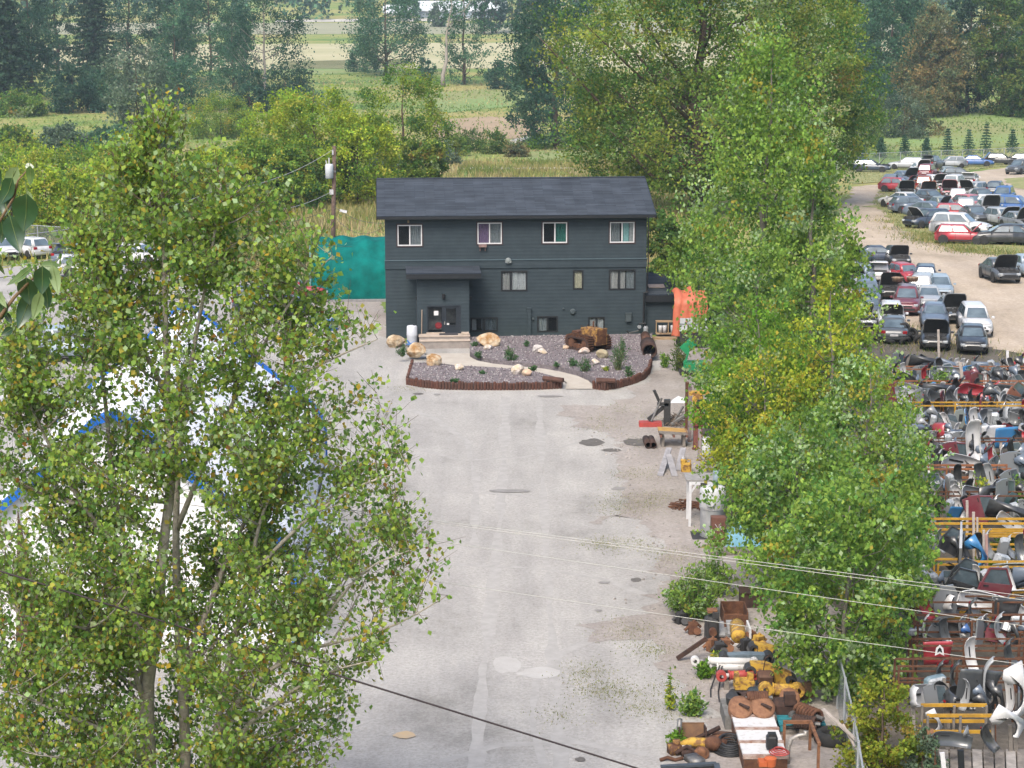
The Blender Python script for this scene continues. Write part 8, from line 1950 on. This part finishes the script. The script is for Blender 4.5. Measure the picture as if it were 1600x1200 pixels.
for lb, p, q, m in [('upper pale wire of the top pair crossing the right poplars', (-300, 690), (1900, 970), (1040, 858)), ('lower pale wire of the top pair crossing the right poplars', (-300, 692), (1900, 978), (1040, 861)), ('middle pale wire crossing the right poplars', (-300, 700), (1900, 1020), (1050, 902)), ('lowest pale wire crossing the right poplars', (-300, 760), (1900, 1078), (1000, 962))]:
    wl(lb, quadpts(p, q, m), .0068, wire_p)
wl('thick dark cable sloping across the lower middle of the lot', quadpts((-300, 800), (1700, 1420), (600, 1076)), .020, M('cable_black', (.045, .03, .035), (.03, .02, .024), rough=.6), 37.5)
def fence(label, pxs, h, fill, step=3.0, r=.035, top=True, fillc=(.35, .38, .37)):
    P3 = [G(*p) for p in pxs]; o = P3[0]; t = thing('chain_link_fence', label, 'fence', o)
    mesh_ = MB(); rail = MB()
    for a, b in zip(P3, P3[1:]):
        L = (b - a).length; n = max(1, round(L / step))
        for k in range(n + (b is P3[-1])):
            q_ = a.lerp(b, k / n) - o; q_.z = tz((q_ + o).y) - o.z
            MB().tube([q_ + Vector((0, 0, -.1)), q_ + Vector((0, 0, h + .05))], r, 6).build('post', MATS_G, t)
        for k in range(n):
            p_, q_ = a.lerp(b, k / n) - o, a.lerp(b, (k + 1) / n) - o; p_.z = tz((p_ + o).y) - o.z; q_.z = tz((q_ + o).y) - o.z
            mesh_.quad(p_ + Vector((0, 0, .03)), q_ + Vector((0, 0, .03)), q_ + Vector((0, 0, h)), p_ + Vector((0, 0, h))); rail.tube([p_ + Vector((0, 0, h)), q_ + Vector((0, 0, h))], r * .75, 5)
    mesh_.build('chain_mesh', meshwire('chain_%s' % fill, fillc, fill), t); rail.build('top_rail', MATS_G, t)
    return t
MATS_G = M('galv_post', (.50, .52, .53), (.40, .42, .43), scale=5, rough=.45, metal=.3)
fence('long chain-link fence behind the wrecks at the back right', [(1290, 268), (1340, 262), (1470, 256), (1600, 250), (1720, 246)], 1.9, .22, 5.0, .05)
fence('chain-link fence behind the white hatchback at left', [(-60, 386), (40, 388), (60, 389), (160, 396), (230, 402), (330, 412)], 1.8, .2, 3.2, .04)
fence('chain-link fence along the poplars at the bottom right', [(1308, 1108), (1318, 1150), (1332, 1215), (1345, 1300)], 1.6, .35, 2.2, .035, fillc=(.42, .48, .50))
fence('chain-link fence left of the teal shelter', [(420, 470), (487, 452)], 1.9, .25, 3, .04)
a, b = G(1316, 1130, 1.3), G(1332, 1105, 1.5); tag(MB().beam((0, 0, 0), a + Vector((.6, -1.5, -1.0)) - a, .06, .04).beam((-.45, .35, .25), (.3, -.6, -.25), .1, .04).build('fence_strut', M('pale_post', (.5, .46, .42)), None, False, a), 'pale broken strut hanging on the bottom right fence', 'strut')
# far farm buildings
g = G(722, 33); s = scale_at(g)
def barn(px0, px1, by, ty, ry, wallm, roofm, label, wins=5):
    a, b = G(px0, by), G(px1, by); s = scale_at(a); t = thing('farm_building', label, 'building', a); W_ = (b - a).length; he = (by - ty) / s; hr = (ty - ry) / s
    MB().box((W_ / 2, 4, he / 2), (W_, 8, he)).build('wall', wallm, t)
    r_ = MB(); r_.loft([[Vector((x, -.6, he)), Vector((x, 4, he + hr)), Vector((x, 8.6, he)), Vector((x, 8.6, he - .25)), Vector((x, -.6, he - .25))] for x in (-.6, W_ + .6)]); r_.build('roof', roofm, t)
    for k in range(wins):
        x = W_ * (k + .7) / (wins + .4); w_ = MB().box((x, -.03, he * .55), (1.6, .06, he * .5)).build('window', M('far_trim', (.5, .5, .5)), t); MB().box((x, -.065, he * .55), (1.3, .02, he * .42)).build('pane', glass_car, w_)
    return t
mr = M('metal_roof_pale', (.60, .64, .68), (.52, .56, .60), scale=.6, rough=.5)
barn(655, 790, 28, 17, 2, M('far_wall_blue', (.34, .40, .46), (.28, .33, .38), scale=.5), mr, 'long pale roofed farmhouse far across the fields', 7)
barn(600, 654, 26, 20, 8, M('far_wall_tan', (.5, .45, .38)), mr, 'smaller pale farm shed left of the long farmhouse', 2)
# trees round the farm and forest edge on the far rise
for i, (x, b, t_, w_, sh, pal) in enumerate([(757, 54, -30, 34, 'column', CON), (775, 52, -20, 30, 'column', DRK), (800, 50, -20, 40, 'round', BLU), (685, 42, 8, 30, 'round', SIL), (830, 52, -20, 40, 'column', CON), (640, 30, -10, 26, 'column', BLU)]):
    T(x, b, t_, w_, ['dark tall tree in front of the farmhouse right end', 'second dark tree right of the farmhouse', 'round tree right of the farmhouse pair', 'pale round tree before the farmhouse', 'dark tree beside the great dark poplar top', 'slim tree at the farm shed'][i], sh, pal, name='far_tree', ncl=34, per=40, leaf=.8, seed=320 + i, cs=.08)
cl = []; cc = []
gg = np.random.default_rng(9)
for k in range(620):
    x = gg.uniform(-420, 420); y = gg.uniform(930, 1120)
    if -45 < x < 0 and y < 980: continue
    h_ = gg.uniform(9, 17); n_ = 46; t_ = gg.random(n_) ** .7; a_ = gg.uniform(0, 6.28, n_); r_ = (1 - t_) * h_ * .2 + .4
    cl.append(np.stack([x + np.cos(a_) * r_, y + np.sin(a_) * r_, tz(y) + t_ * h_], 1))
P = np.concatenate(cl)
leaves('far_wood', P, 2.2, pick(CON + DRK + BLU, len(P)), needle_m, None, .4, kind='stuff')
# ------------------------------------------------------------------ the air
hz = bpy.data.materials.new('haze'); hz.use_nodes = True; n_ = hz.node_tree.nodes; n_.clear()
pv = n_.new('ShaderNodeVolumePrincipled'); pv.inputs['Color'].default_value = (.70, .88, 1.0, 1); pv.inputs['Density'].default_value = HAZE
mo = n_.new('ShaderNodeOutputMaterial'); hz.node_tree.links.new(pv.outputs[0], mo.inputs['Volume'])
zt = 95.0; zb0 = min(z for _, z in TB) - 1.0
ho = MB().box((0, 650, (zt + zb0) / 2), (3060, 1960, zt - zb0)).build('haze', hz); ho['kind'] = 'stuff'
